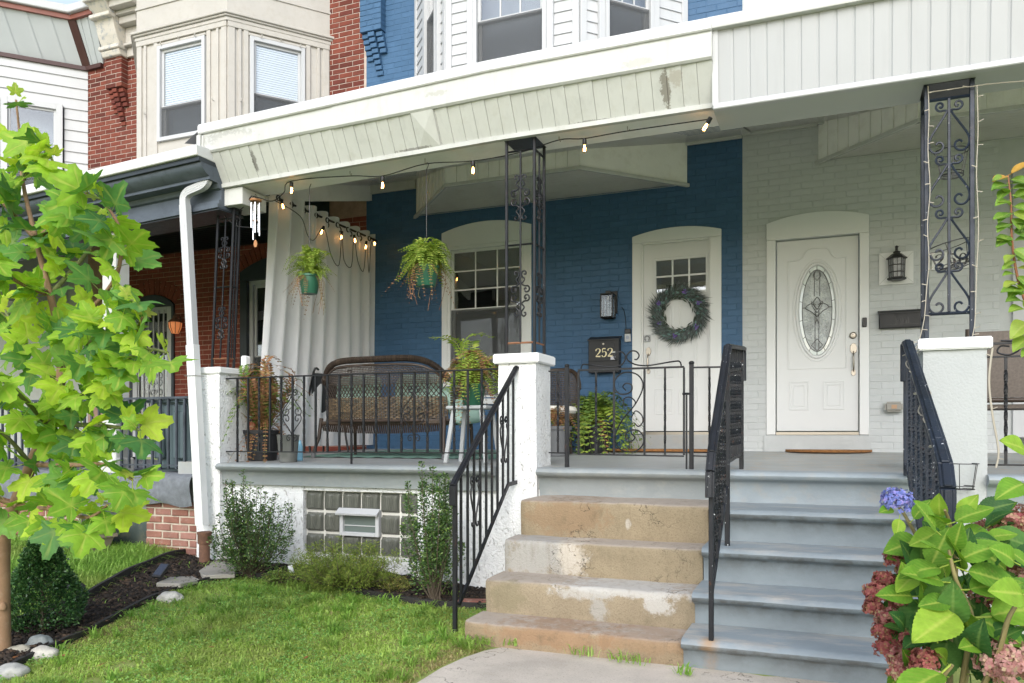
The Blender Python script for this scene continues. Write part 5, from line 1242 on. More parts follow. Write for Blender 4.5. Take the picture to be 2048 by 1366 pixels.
# railing right of the grey pier
r4 = thing('porch_railing', 'black iron porch railing right of the grey pier', 'railing')
MB().bar((.88, 5.86, 1.9), (2.6, 5.86, 1.9), .028, .014, (0, 1, 0)).bar((.88, 5.86, 1.815), (2.6, 5.86, 1.815), .022, .011, (0, 1, 0)).bar((.88, 5.86, 1.13), (2.6, 5.86, 1.13), .02, .011, (0, 1, 0)).build('rail', m_iron, r4)
for i in range(11):
    x = 1.0 + .14 * i; (twisted((x, 5.86, 1.13), (x, 5.86, 1.815), .016, 6) if i % 2 == 0 else MB().bar((x, 5.86, 1.07), (x, 5.86, 1.9), .02)).build('baluster', m_iron, r4, smooth=30 if i % 2 == 0 else None)
scrolls(r4, [(p[0] * .8, p[1] * .35) for p in ((0, .16), (.1, .13), (.13, 0), (.06, -.1), (-.02, -.05), (0, .06), (.06, .05))], .97, 5.85, 1.86, m_iron, .006, mx=(1,), mz=(1,))
# railing of the red house porch
r5 = thing('porch_railing', 'slate grey iron railing on the red house porch by the bin', 'railing')
m_irong = ironmat('slate_iron', (.03, .036, .045), .2, .1)
MB().bar((-9.5, 5.85, 1.68), (-5.48, 5.85, 1.68), .035, .02, (0, 1, 0)).bar((-9.5, 5.85, 1.035), (-5.48, 5.85, 1.035), .025, .014, (0, 1, 0)).build('rail', m_irong, r5)
for i in range(37): MB().bar((-5.6 - i * .1, 5.85, 1.0), (-5.6 - i * .1, 5.85, 1.68), .02).build('baluster', m_irong, r5)

# ================================================================== PORCH THINGS
# ---- white curtain on a rod along the party line
def clothmat(name, c, tr=.3):
    t = NT(name); P = t.n('NewGeometry').outputs['Position']
    cc = t.ramp(t.noise(3, 4, .5, P), (.3, sc(c, .95)), (.7, c)); n = t.bump(t.noise(400, 2, .5, P), .08, .002)
    t.fin(cc, .85, n, .1); tr_ = t.n('BsdfTranslucent'); t.l(cc, tr_.inputs['Color']); mx = t.n('MixShader'); mx.inputs[0].default_value = tr
    t.l(t.b.outputs[0], mx.inputs[1]); t.l(tr_.outputs[0], mx.inputs[2]); t.l(mx.outputs[0], t.out.inputs['Surface']); return t.m
m_cloth = clothmat('white_curtain_cloth', (.95, .95, .96), .5)
CX = -5.59; RZ = 3.885
nf = 9
def curt(u, v):
    y = 6.93 + u * 2.1; z = 1.2 + v * (RZ + .06 - 1.2)
    fl_ = (1 - v) ** 1.3
    ph = u * nf * 2 * math.pi + .5 * math.sin(u * 7) + (1 - v) * .6 * math.sin(u * 11 + 2)
    amp = (.055 + .03 * math.sin(u * 5 + 1)) * (1 - .25 * (1 - v))
    x = CX + amp * math.sin(ph) + .03 * fl_ * math.sin(u * 9 + 1.3)
    y += -.33 * fl_ * (1 - u) ** 1.5 + .03 * math.cos(ph * .5) * fl_
    if v > .96: z += .012 * math.sin(ph * 1.0 + 1)
    return (x, y, z)
ct = MB(); ct.grid(curt, 260, 40); cur = tag(ct.build('curtain', m_cloth, smooth=80), 'white grommet curtain hanging beside the wicker loveseat', 'curtain')
for k in range(nf * 2 - 1):
    u = (k + .5) / (nf * 2); p = curt(u, .965)
    g_ = MB(); a = [Vector((p[0] + (.004 if k % 2 else -.004), p[1] + .028 * math.cos(t), p[2] + .028 * math.sin(t))) for t in [2 * math.pi * i / 12 for i in range(12)]]
    g_.tube(a, .008, 5, closed=True).build('grommet', m_black, cur, smooth=50)
rod = thing('curtain_rod', 'black curtain rod holding the white curtain', 'curtain rod', (0, 0, 0))
MB().tube([(CX, 6.9, RZ), (CX, 9.08, RZ)], .013, 10).build('pole', m_black, rod, smooth=40)
MB().lathe([(.001, 0), (.02, .01), (.026, .03), (.02, .05), (.001, .06)], (0, 0, 0), 12).xf(Matrix.Translation((CX, 9.0, RZ)) @ Matrix.Rotation(R(90), 4, 'X') @ Matrix.Translation((0, 0, 2.08))).build('finial', m_black, rod, smooth=50)

# ---- string of filament bulbs
m_bulb = glassmat('bulb_glass', (1, .93, .8), 1.2); m_fil = emit('filament', (1.0, .5, .16), 22)
sl_ = thing('string_lights', 'string of lit filament bulbs along the porch beam and curtain', 'string lights')
m_cord = paint('black_cord', (.012, .012, .012), .5, .1, 9, 0)
def bulb(p, tiltx=0, tilty=0):
    M = Matrix.Translation(p) @ Matrix.Rotation(tiltx, 4, 'X') @ Matrix.Rotation(tilty, 4, 'Y')
    so = MB().lathe([(.008, 0), (.016, -.004), (.017, -.04), (.013, -.048)], (0, 0, 0), 10).xf(M).build('socket', m_black, sl_, smooth=40)
    MB().lathe([(.012, -.046), (.016, -.06), (.022, -.08), (.02, -.1), (.01, -.112), (.001, -.115)], (0, 0, 0), 14, cap=False).xf(M).build('bulb', m_bulb, so, smooth=60)
    f_ = MB()
    for s in (-1, 1): f_.tube([M @ Vector(v) for v in ((s * .003, 0, -.05), (s * .008, .003, -.075), (s * .006, -.003, -.1))], .0022, 4)
    f_.build('filament', m_fil, so)
SY = 5.88
sp_px = [(583, 362), (700, 352), (765, 352), (850, 328), (946, 322), (1040, 305), (1118, 280), (1169, 277), (1255, 262), (1422, 238)]
cp = [at(px, py, SY) for px, py in sp_px]
wire = MB(); wire.tube(catmull([at(503, 392, SY), at(520, 396, SY), at(545, 402, SY), at(568, 385, SY)] + cp, 5), .0045, 5)
for px, py in ((583, 364), (765, 353), (946, 322), (1169, 277)): bulb(at(px, py, SY))
bulb(at(1422, 234, SY - .1), R(20), R(35))
bulb(at(503, 385, 5.95)); bulb(at(443, 420, 5.98), 0, R(-30))
wire.tube(catmull([at(503, 392, SY), at(480, 420, SY), at(447, 424, SY), at(470, 450, SY), at(500, 455, SY)], 5), .0045, 5)
rp = lambda px, py: ax(px, py, CX + .1)
cps = [(548, 400), (600, 432), (615, 470), (628, 480), (648, 455), (662, 510), (678, 530), (684, 465), (688, 520), (703, 532), (708, 470), (715, 520), (727, 542), (733, 488), (738, 545), (742, 490), (747, 482)]
wire.tube(catmull([rp(*c) for c in cps], 5), .0045, 5)
for c in ((562, 398), (648, 452), (684, 462), (708, 470), (733, 482), (748, 478)): bulb(rp(*c), R(random.uniform(-25, 25)), R(random.uniform(-20, 20)))
wire.build('cord', m_cord, sl_, smooth=60)
hk = MB()
for px, py in ((620, 355), (850, 328), (700, 350), (1118, 283), (1255, 262)):
    p = at(px, py, SY); hk.tube([p + Vector((0, 0, .045)), p + Vector((0, 0, .01)), p + Vector((.012, 0, -.004)), p + Vector((.016, 0, .012))], .003, 5)
hk.build('cup_hook', m_nickel, sl_)

# ---- wind chime
wc0 = at(511, 388, 5.93)
wc = thing('wind_chime', 'silver wind chime with wooden disc hanging by the white curtain', 'wind chime', wc0)
m_wood = paint('chime_wood', (.42, .2, .085), .5, .2, 14, .1, 60); m_alu = NT('chime_aluminium').fin((.8, .81, .82), .22, None, .5, 1.0)
MB().lathe([(.052, 0), (.055, .004), (.055, .014), (.05, .02)], (0, 0, -.07), 24).build('disc', m_wood, wc, smooth=40)
st = MB()
for k in range(3): a = 2.1 * k; st.tube([(0, 0, .0), (.04 * math.cos(a), .04 * math.sin(a), -.055)], .0015, 4)
st.tube([(0, 0, -.07), (0, 0, -.42)], .0015, 4); st.build('cord', m_cord, wc)
for k, ln in enumerate((.3, .26, .33, .23, .28)):
    a = 2 * math.pi * k / 5 + .3; MB().tube([(.038 * math.cos(a), .038 * math.sin(a), -.085), (.038 * math.cos(a), .038 * math.sin(a), -.085 - ln)], .0075, 10).build('chime_tube', m_alu, wc, smooth=40)
MB().lathe([(.02, 0), (.024, .005), (.02, .01)], (0, 0, -.25), 14).build('striker', m_wood, wc, smooth=40)
MB().prism([(0, -.42), (.012, -.43), (.02, -.46), (.014, -.485), (0, -.49), (-.014, -.485), (-.02, -.46), (-.012, -.43)], -.003, .003).build('sail', m_wood, wc)

# ---- ferns
def frond_mesh(mat, droop=1.0, n=24, rise=.5, wid=.15, seed=0):
    rd = random.Random(seed); b = MB(); pts = []
    for i in range(n + 1):
        t = i / n; pts.append(Vector((t * .82, .03 * math.sin(t * 3 + seed), rise * math.sin(min(1, t * 1.1) * math.pi * .62) * (1 - .1 * t) - droop * t ** 2.2)))
    b.tube(pts[::3], [.006 - .004 * i / 8 for i in range(len(pts[::3]))], 3, cap=False)
    for i in range(1, n + 1):
        t = i / n; p = pts[i]; d = (pts[i] - pts[i-1]).normalized(); side = d.cross(Vector((0, 0, 1)))
        side = side.normalized() if side.length > .05 else Vector((0, 1, 0)); up = side.cross(d)
        L = wid * (math.sin(math.pi * min(1, (t * .92 + .08))) ** .6) * rd.uniform(.8, 1.1) + .01; w = .021
        for s in (-1, 1):
            q = p + side * s * L + d * L * .25 + up * rd.uniform(-.25, .15) * L
            m_ = (p + q) / 2
            b.add([p, m_ + d * w, q, m_ - d * w], [(0, 1, 2), (0, 2, 3)])
    return b.mesh('frond', mat)
def fern(parent, c, n, L, mats, droop=(.5, 1.2), rise=(.3, .7), lenv=(.7, 1.15), up=.0, nv=5, wid=.15, seed=1):
    rd = random.Random(seed)
    vs = [frond_mesh(rd.choice(mats), rd.uniform(*droop), 22, rd.uniform(*rise), wid, seed * 10 + k) for k in range(nv)]
    for k in range(n):
        o = link('frond', rd.choice(vs), parent, (c[0] + rd.uniform(-.03, .03), c[1] + rd.uniform(-.03, .03), c[2]), (rd.uniform(-.3, .3), rd.uniform(-.5, .25) - up, rd.uniform(0, 6.28)), L * rd.uniform(*lenv))
m_fern = leafmat('fern_leaf', (.15, .24, .035), (.26, .36, .055), (.42, .46, .1), .35); m_fernb = leafmat('fern_brown', (.2, .09, .045), (.3, .16, .075), (.26, .24, .08), .2)
m_fernd = leafmat('fern_dark', (.07, .13, .025), (.12, .2, .035), (.22, .29, .06), .25)
m_gpot = paint('green_plastic_pot', (.02, .1, .058), .4, .1, 6, .05, 60); m_bpot = paint('black_plastic_pot', (.016, .016, .018), .45, .2, 6, .1, 60)
def pot(parent, r0, r1, h, mat, z=0, name='pot'):
    b = MB(); b.lathe([(r0 * .96, 0), (r0, .004), (r1 * .97, h * .86), (r1 * .97, h * .87), (r1 * 1.06, h * .88), (r1 * 1.07, h), (r1 * .97, h), (r1 * .93, h * .9)], (0, 0, z), 28)
    return b.build(name, mat, parent, smooth=35)
def hanging(label, px, pyh, pyp, Y, seed, r, L, n):
    top = at(px, pyh, Y); base = at(px, pyp, Y)
    t = thing('hanging_fern', label, 'fern', (base.x, base.y, base.z))
    pot(t, r * .72, r, .17, m_gpot); hgt = top.z - base.z
    MB().lathe([(r * .9, .14), (.001, .15)], (0, 0, 0), 16, cap=False).build('soil', bpy.data.materials['lawn_soil'], t)
    w = MB()
    for k in range(3): a = 2.1 * k + .4; w.tube([(r * math.cos(a), r * math.sin(a), .165), (0, 0, .42)], .003, 4)
    w.tube([(0, 0, .42), (0, 0, hgt - .06), (.02, 0, hgt - .02), (.01, 0, hgt), (-.01, 0, hgt - .01)], .0035, 5); w.build('hanger', m_black, t)
    fern(t, (0, 0, .16), n, L, [m_fern, m_fern, m_fern], (.2, 1.0), (.3, 1.1), (.45, 1.0), .2, seed=seed, nv=10, wid=.14)
    fern(t, (0, 0, .15), n // 9, L * .8, [m_fernb], (1.0, 1.8), (.1, .5), seed=seed + 50, wid=.09)
    rt_ = MB(); rd = random.Random(seed)
    for k in range(9):
        a = rd.uniform(0, 6.28); rr = r * rd.uniform(.9, 1.2); rt_.tube(catmull([(r * math.cos(a), r * math.sin(a), .16), (rr * 1.3 * math.cos(a), rr * 1.3 * math.sin(a), .1), (rr * 1.2 * math.cos(a + .3), rr * 1.2 * math.sin(a + .3), -.05), (rr * rd.uniform(.6, 1.5) * math.cos(a + .5), rr * rd.uniform(.6, 1.5) * math.sin(a + .5), -rd.uniform(.08, .2))], 3), .0018, 3)
    rt_.build('trailing_root', m_fernb, t)
    return t
hanging('smaller hanging fern in green pot in front of the white curtain', 619, 362, 588, 6.02, 3, .095, .28, 150)
hanging('larger hanging fern in green pot in front of the blue wall', 853, 325, 573, 5.98, 8, .105, .32, 220)

def put(px, Y): x = at(px, 0, Y).x; return (x, Y, flz(Y))
# big fern in black pot by the door
fb = thing('potted_fern', 'large arching fern in black pot behind the gate', 'fern', put(1190, 8.35))
pot(fb, .14, .19, .3, m_bpot); fern(fb, (0, 0, .3), 60, .62, [m_fernd, m_fern, m_fernd], (.9, 1.7), (.5, 1.0), seed=21, wid=.12); fern(fb, (0, 0, .3), 8, .5, [m_fernb], (1.2, 1.8), (.3, .6), seed=22, wid=.08)
gp_ = thing('planter', 'grey tapered planter against the middle white pier', 'planter', put(1112, 7.6)); m_gpl = paint('grey_resin', (.13, .135, .14), .6, .15, 5, .2, 60)
pot(gp_, .11, .15, .3, m_gpl); fern(gp_, (0, 0, .28), 12, .3, [m_fern, m_fernb], (.8, 1.5), (.5, 1), seed=29)
# withered fern by the left pier
df = thing('potted_fern', 'withered brown and green fern in black pot by the corner pier', 'fern', put(525, 6.2))
pot(df, .13, .17, .29, m_bpot); fern(df, (0, 0, .28), 80, .56, [m_fernb, m_fernb, m_fernb, m_fernd], (.1, .9), (.6, 1.2), (.6, 1.25), .7, seed=31, nv=9, wid=.08); fern(df, (0, 0, .28), 26, .42, [m_fernb], (1.0, 1.7), (.2, .7), seed=32, wid=.06)
fern(df, (.05, 0, .3), 34, .62, [m_fernd, m_fernb], (.3, 1.1), (.5, 1.0), (.7, 1.1), .35, seed=34, wid=.05)
m_clearp = NT('cloudy_plastic'); m_clearp = m_clearp.fin((.15, .155, .145), .25, None, .5)
cpv = tag(MB().lathe([(.075, 0), (.08, .004), (.1, .24), (.104, .245), (.1, .25), (.094, .24), (.074, .02)], put(576, 6.0), 24).build('plastic_tub', m_clearp, smooth=40), 'cloudy empty plastic tub beside the withered fern pot', 'tub')
bt_ = tag(MB().lathe([(.025, 0), (.027, .01), (.027, .13), (.012, .17), (.012, .19), (.001, .195)], put(600, 6.25), 14).build('blue_bottle', paint('pale_blue_plastic', (.25, .5, .65), .35, .05, 5, 0), smooth=40), 'pale blue plastic bottle beside the plastic tub', 'bottle')

# stool with potted fern
s0 = put(946, 6.3); m_stool = paint('pale_grey_stool', (.42, .44, .45), .5, .05, 6, .1, 60)
sto = thing('stool', 'pale grey stool with splayed legs behind the railing', 'stool', s0)
MB().box(-.19, .19, -.15, .15, .46, .49).build('seat', m_stool, sto, bevel=.008)
for sx in (-1, 1):
    for sy in (-1, 1): MB().bar((sx * .19, sy * .15, 0), (sx * .13, sy * .11, .46), .035, .03).build('leg', m_stool, sto, bevel=.004)
sp = thing('potted_fern', 'yellowing fern in green pot standing on the pale stool', 'fern', (s0[0], s0[1], s0[2] + .49))
pot(sp, .085, .11, .19, m_gpot); fern(sp, (0, 0, .17), 80, .33, [m_fern, m_fern, m_fernb], (.4, 1.4), (.5, 1.1), seed=41); fern(sp, (0, 0, .17), 16, .36, [m_fernb], (1.2, 1.9), (.2, .6), seed=42, wid=.06)
fern(sp, (-.05, 0, .17), 3, .62, [m_fern], (.2, .4), (.5, .8), (.9, 1.0), .3, seed=44)

# rug, mats
rug = MB(); rx0, rx1 = put(600, 6.85)[0], put(985, 6.85)[0]
rug.grid(lambda u, v: (rx0 + (rx1 - rx0) * u, 6.8 + 1.9 * v, flz(6.8 + 1.9 * v) + .008 + .004 * math.sin(u * 60 + v * 5)), 80, 6)
tag(rug.build('rug', paint('mint_green_rug', (.15, .27, .22), .95, .25, 9, .6, 200), smooth=60), 'mint green outdoor rug under the wicker loveseat', 'rug')
m_coir = paint('coir', (.3, .14, .05), .95, .3, 30, 1.0, 260, bd=.01)
hm = MB(); cxm = (at(1570, 0, 8.95).x + at(1745, 0, 8.95).x) / 2; rm = (at(1745, 0, 8.95).x - at(1570, 0, 8.95).x) / 2
hm.plan([(cxm - rm, 9.0), (cxm + rm, 9.0)] + [(cxm + rm * math.cos(R(a)), 9.0 - .42 * math.sin(R(a))) for a in range(10, 175, 10)], flz(8.9) + .006, flz(8.9) + .03)
tag(hm.build('doormat', m_coir), 'half-round coir doormat at the grey house door', 'doormat')
xm0, xm1 = at(1195, 0, 8.8).x, at(1440, 0, 8.8).x
tag(MB().box(xm0, xm1, 8.55, 8.98, flz(8.8) + .006, flz(8.8) + .03).build('doormat', m_coir, bevel=.004), 'rectangular coir doormat at the blue house door', 'doormat')

# ---- wicker furniture
def wickermat(name, cols):
    t = NT(name); g_ = t.n('NewGeometry'); cc = t.ramp(g_.outputs['Random Per Island'], *[(i / (len(cols) - 1), c) for i, c in enumerate(cols)])
    cc = t.mix(1.0, cc, t.ramp(t.noise(35, 4, .6, g_.outputs['Position']), (.3, (.7,) * 3), (.7, (1.25,) * 3)), 'MULTIPLY'); return t.fin(cc, .5, None, .35)
m_wick = wickermat('brown_wicker', [(.025, .018, .014), (.05, .036, .027), (.036, .026, .02), (.08, .06, .042)])
m_wickb = wickermat('tan_wicker', [(.12, .085, .05), (.05, .04, .03), (.16, .115, .065), (.09, .065, .042), (.035, .03, .025)])
m_wickd = paint('wicker_frame', (.04, .026, .018), .45, .2, 9, .3, 120)
lvx = (at(632, 0, 6.75).x + at(888, 0, 6.75).x) / 2
lv = thing('wicker_loveseat', 'brown wicker loveseat with arched back seen from behind', 'loveseat', (lvx, 6.75, flz(6.75)), R(-2))
HW = (at(888, 0, 6.75).x - at(632, 0, 6.75).x) / 2
def rim(u): return .965 - .2 * abs(u) ** 6
def lsS(u, z, off=0.0):
    """point of the loveseat back, u in -1..1 across, z height"""
    return Vector((HW * u, -.10 * max(0, z - .36) + .16 * u ** 4 + off, z))
rp_ = [lsS(-1, .7) + Vector((0, .5, -.05))] + [lsS(-1, .74) + Vector((0, .25, 0))] + [lsS(-1 + 2 * i / 40, rim(-1 + 2 * i / 40)) for i in range(41)] + [lsS(1, .74) + Vector((0, .25, 0)), lsS(1, .7) + Vector((0, .5, -.05))]
rpc = catmull(rp_, 3)
rb_ = MB().tube(rpc, .026, 9); rb_.build('rim', m_wickd, lv, smooth=60)
wr = MB()
for i in range(0, len(rpc) - 1):
    p, q = rpc[i], rpc[i+1]
    for k in range(2):
        c = p + (q - p) * (k / 2); d = (q - p).normalized(); u_ = d.orthogonal().normalized(); w_ = d.cross(u_)
        wr.tube([c + (u_ * math.cos(a) + w_ * math.sin(a)) * .029 + d * (.012 * a / 6.28) for a in [j * 6.283 / 8 for j in range(8)]], .0045, 3, cap=False)
tag(wr.build('rim_wrap', m_wick, lv), kind='stuff')
MB().tube([lsS(-.97 + 1.94 * i / 40, rim(-.97 + 1.94 * i / 40) - .055, -.005) for i in range(41)], .012, 6).build('inner_rail', m_wickd, lv, smooth=60)
MB().tube([lsS(-1 + 2 * i / 20, .37) for i in range(21)], .018, 7).build('lower_rail', m_wickd, lv, smooth=60)
up_ = MB(); nS = 76
for i in range(nS + 1):
    u = -.97 + 1.94 * i / nS; up_.tube([lsS(u, .72), lsS(u, rim(u) - .05)], .0028, 3, cap=False)
row = 0; z = .725
while z < .93:
    pts = []
    for i in range(nS + 1):
        u = -.97 + 1.94 * i / nS
        if z < rim(u) - .055: pts.append(lsS(u, z, .006 * (1 if (i + row) % 2 else -1)))
    if len(pts) > 3: up_.tube(pts, .0062, 4, cap=False)
    z += .0165; row += 1
tag(up_.build('upper_weave', m_wick, lv, smooth=60), kind='stuff')
la = MB(); nL = 34
for i in range(-4, nL + 4):
    for s in (-1, 1):
        u0_ = -.97 + 1.94 * i / nL; u1_ = u0_ + s * 1.94 / nL * 2.2
        if -1 < u0_ < 1 and -1 < u1_ < 1: la.tube([lsS(u0_, .6, .003 * s), lsS(u1_, .725, .003 * s)], .0045, 4, cap=False)
tag(la.build('open_lattice', m_wickd, lv), kind='stuff')
lo_ = MB(); nB = 46
for r_ in range(13):
    z = .385 + r_ * .0172
    for i in range(nB):
        a, b = -.97 + 1.94 * i / nB, -.97 + 1.94 * (i + 1) / nB; o1 = -.007 if (i + r_) % 2 else .004
        m_ = (a + b) / 2; c = lsS(m_, z, o1)
        lo_.obox(c, ((b - a) * HW * .5, 0, 0), (0, .002, 0), (0, 0, .0072))
for i in range(nB + 1):
    u = -.97 + 1.94 * i / nB; lo_.obox(lsS(u, .49, 0), (.006, 0, 0), (0, .003, 0), (0, -.012, .11))
tag(lo_.build('lower_weave', m_wickb, lv), kind='stuff')
for sx in (-1, 1):
    sd_ = MB()
    for k in range(14):
        z = .37 + k * .024; sd_.tube([Vector((sx * HW, .16, z)), Vector((sx * (HW + .01), .45, z)), Vector((sx * HW, .62, z))], .011, 4)
    tag(sd_.build('arm_panel', m_wick, lv), kind='stuff')
    MB().tube([(sx * (HW - .01), .05, .4), (sx * (HW + .0), .02, .2), (sx * (HW + .03), -.03, .05)], [.02, .018, .016], 8).build('leg', m_wickd, lv, smooth=60)
    MB().lathe([(.02, 0), (.024, .01), (.022, .05)], (sx * (HW + .03), -.03, 0), 10).build('foot_cap', m_gpl, lv, smooth=40)
    MB().tube([(sx * (HW - .02), .62, .4), (sx * (HW - .01), .64, 0)], [.02, .016], 8).build('leg', m_wickd, lv, smooth=60)
MB().box(-HW + .02, HW - .02, .03, .62, .33, .37).build('seat', m_wick, lv, bevel=.01)
ap = MB()
for i in range(60):
    u = -.95 + 1.9 * i / 59; ap.tube([(HW * u, .03, .345), (HW * u, .06, .275 - .03 * (1 - u * u))], .008, 4)
tag(ap.build('apron', m_wickd, lv), kind='stuff')
m_mint = clothmat('mint_cushion_cloth', (.36, .52, .45), .05)
def cushion(label, M, w, d, h):
    b = MB()
    def f(u, v):
        a = u * 2 * math.pi; e = .35
        c_, s_ = math.cos(a), math.sin(a); sx = math.copysign(abs(c_) ** e, c_); sy = math.copysign(abs(s_) ** e, s_); ph = (v - .5) * math.pi
        k = math.cos(ph) ** .35 if math.cos(ph) > 1e-6 else 0
        return (w / 2 * sx * k, d / 2 * sy * k, h / 2 * math.sin(ph) + .006 * math.sin(7 * a))
    b.grid(f, 48, 13, close_u=True); b.xf(M); return tag(b.build('cushion', m_mint, smooth=70), label, 'cushion', 'cushions on the wicker loveseat')
F5 = flz(6.75)
for k, (dx, la_) in enumerate(((-.33, 'mint green back cushion seen through the left of the wicker lattice'), (.36, 'mint green back cushion seen through the right of the wicker lattice'))):
    cushion(la_, Matrix.Translation((lvx + dx, 6.915, F5 + .62)) @ Matrix.Rotation(R(80), 4, 'X') @ Matrix.Rotation(R(0), 4, 'Z'), .52, .42, .1)
cushion('mint green seat cushion slumping over the right arm of the loveseat', Matrix.Translation((lvx + HW + .0, 7.15, F5 + .53)) @ Matrix.Rotation(R(62), 4, 'Y') @ Matrix.Rotation(R(10), 4, 'X'), .42, .5, .13)
# sling chair beside it, wicker chair by the door
sc0 = put(650, 8.0)
scn = thing('patio_chair', 'dark mesh patio chair with pale seat pad left of the loveseat', 'chair', sc0, R(68)); m_sling = paint('dark_sling', (.03, .031, .034), .7, .2, 9, .4, 300)
MB().add([(-.24, -.02, .42), (.24, -.02, .42), (.24, -.16, .92), (-.24, -.16, .92), (-.24, .0, .42), (.24, .0, .42), (.24, -.14, .92), (-.24, -.14, .92)], [(0, 1, 2, 3), (4, 7, 6, 5), (0, 4, 5, 1), (1, 5, 6, 2), (2, 6, 7, 3), (3, 7, 4, 0)]).build('backrest', m_sling, scn)
MB().box(-.24, .24, 0, .46, .4, .425).build('seat', m_sling, scn); MB().box(-.22, .22, .0, .45, .425, .47).build('seat_pad', paint('cream_pad', (.66, .64, .58), .8, .06, 6, .1, 90), scn, bevel=.018, seg=3)
for sx in (-1, 1): MB().tube(catmull([(sx * .26, -.1, 0), (sx * .26, -.02, .42), (sx * .26, -.17, .93), (sx * .2, -.175, .96)], 4), .013, 7).build('frame', m_black, scn, smooth=60); MB().tube([(sx * .26, .44, 0), (sx * .26, .42, .6), (sx * .26, .0, .62)], .013, 7).build('leg', m_black, scn, smooth=60)
wch = thing('wicker_chair', 'dark brown wicker armchair half hidden behind the middle pier', 'chair', put(1118, 8.2), R(180))
def wcS(u, z): return Vector((.3 * math.sin(u * 1.2), -.06 * (z - .4) + .28 * (1 - math.cos(u * 1.2)), z))
b = MB(); 
for i in range(41): u = -1 + 2 * i / 40; b.tube([wcS(u, .38), wcS(u, .9 - .22 * abs(u) ** 3)], .004, 4)
for r_ in range(22):
    z = .4 + r_ * .022; pts = [wcS(-1 + 2 * i / 40, z) + Vector((0, .006 * (1 if (i + r_) % 2 else -1), 0)) for i in range(41) if z < .9 - .22 * abs(-1 + 2 * i / 40) ** 3]
    if len(pts) > 3: b.tube(pts, .0085, 4)
tag(b.build('weave', m_wick, wch, smooth=60), kind='stuff'); MB().tube([wcS(-1 + 2 * i / 24, .9 - .22 * abs(-1 + 2 * i / 24) ** 3) for i in range(25)], .022, 8).build('rim', m_wickd, wch, smooth=60)
MB().lathe([(.27, .36), (.29, .38), (.29, .4), (.27, .42)], (0, .27, 0), 24).build('seat', m_wick, wch); MB().lathe([(.26, .42), (.28, .45), (.26, .49), (.2, .5)], (0, .27, 0), 24).build('seat_pad', bpy.data.materials['cream_pad'], wch, smooth=50)
for a in (45, 135, 225, 315): MB().tube([(.22 * math.cos(R(a)), .27 + .22 * math.sin(R(a)), .37), (.24 * math.cos(R(a)), .27 + .24 * math.sin(R(a)), 0)], .016, 7).build('leg', m_wickd, wch, smooth=60)
# tan sling chair on the grey house porch
tcn = thing('patio_chair', 'tan mesh patio chair behind the railing right of the grey pier', 'chair', (at(2040, 0, 6.7).x, 6.7, flz(6.7)))
m_tan = paint('tan_sling', (.12, .1, .085), .8, .2, 60, .5, 300)
MB().box(-.3, .32, -.02, .0, .5, .98).build('backrest', m_tan, tcn); MB().box(-.3, .32, 0, .5, .42, .45).build('seat', m_tan, tcn)
for sx in (-.33, .35): MB().tube([(sx, -.02, 0), (sx, -.03, 1.0)], .02, 8).build('frame', m_wickd, tcn, smooth=60)
MB().tube([(-.33, -.02, .48), (.35, -.02, .48)], .018, 8).build('crossbar', m_wickd, tcn, smooth=60)
# ---- wall fittings of the blue house
lt = thing('wall_lantern', 'black rectangular wall lantern on the blue wall left of the door', 'lantern', at(1226, 612, WALL - .01))
m_lglass = glassmat('lantern_glass', (.85, .87, .87), .9)
MB().box(-.075, .055, -.02, 0, -.09, .17).build('backplate', m_black, lt, bevel=.004)
fr_ = MB()
for x in (-.1, .035):
    for y in (-.17, -.045): fr_.bar((x, y, -.15), (x, y, .11), .013)
for z in (-.15, .11):
    for x in (-.1, .035): fr_.bar((x, -.17, z), (x, -.045, z), .014)
    for y in (-.17, -.045): fr_.bar((-.1, y, z), (.035, y, z), .014)
fr_.build('frame', m_black, lt); MB().box(-.107, .042, -.177, -.038, .112, .125).box(-.06, 0, -.12, -.03, .126, .16).build('roof', m_black, lt, bevel=.004)
for (a, b_, c_, d_) in ((-.1, .035, -.171, -.169), (-.1, .035, -.046, -.044)): MB().box(a, b_, c_, d_, -.145, .105).build('pane', m_lglass, lt)
for x in (-.1, .035): MB().box(x - .001, x + .001, -.165, -.05, -.145, .105).build('pane', m_lglass, lt)
MB().lathe([(.012, .1), (.014, .06), (.013, .055)], (-.03, -.107, 0), 10).build('bulb_socket', m_nickel, lt); MB().lathe([(.012, .055), (.024, .02), (.026, 0), (.014, -.03), (.001, -.034)], (-.03, -.107, 0), 12, cap=False).build('bulb', m_lglass, lt, smooth=60)
wb = MB(); P_ = [at(p, y, WALL - .015) for p, y in ((1243, 614), (1248, 622), (1251, 640), (1252, 660))]; wb.tube(catmull(P_, 5), .004, 5)
tag(wb.build('lantern_cable', m_cord, smooth=60), 'thin black cable from the wall lantern down to the doorbell', 'cable')
db = thing('doorbell', 'small black and white doorbell beside the blue house door', 'doorbell', at(1256, 671, WALL - .008))
MB().box(-.036, .036, -.025, 0, .02, .075).build('camera_face', m_black, db, bevel=.006); MB().box(-.036, .036, -.026, 0, -.075, .019).build('button_face', m_vinyl, db, bevel=.006)
MB().lathe([(.02, 0), (.02, .004), (.001, .005)], (0, 0, 0), 20).xf(Matrix.Translation((0, -.026, -.025)) @ Matrix.Rotation(R(90), 4, 'X')).build('button', paint('button_ring', (.3, .33, .4), .4, 0, 3, 0), db)
mbx = thing('mailbox', 'black steel mailbox numbered 252 under the wall lantern', 'mailbox', at(1212, 714, WALL - .008))
mw = (at(1247, 0, WALL).x - at(1180, 0, WALL).x) / 2 - .02
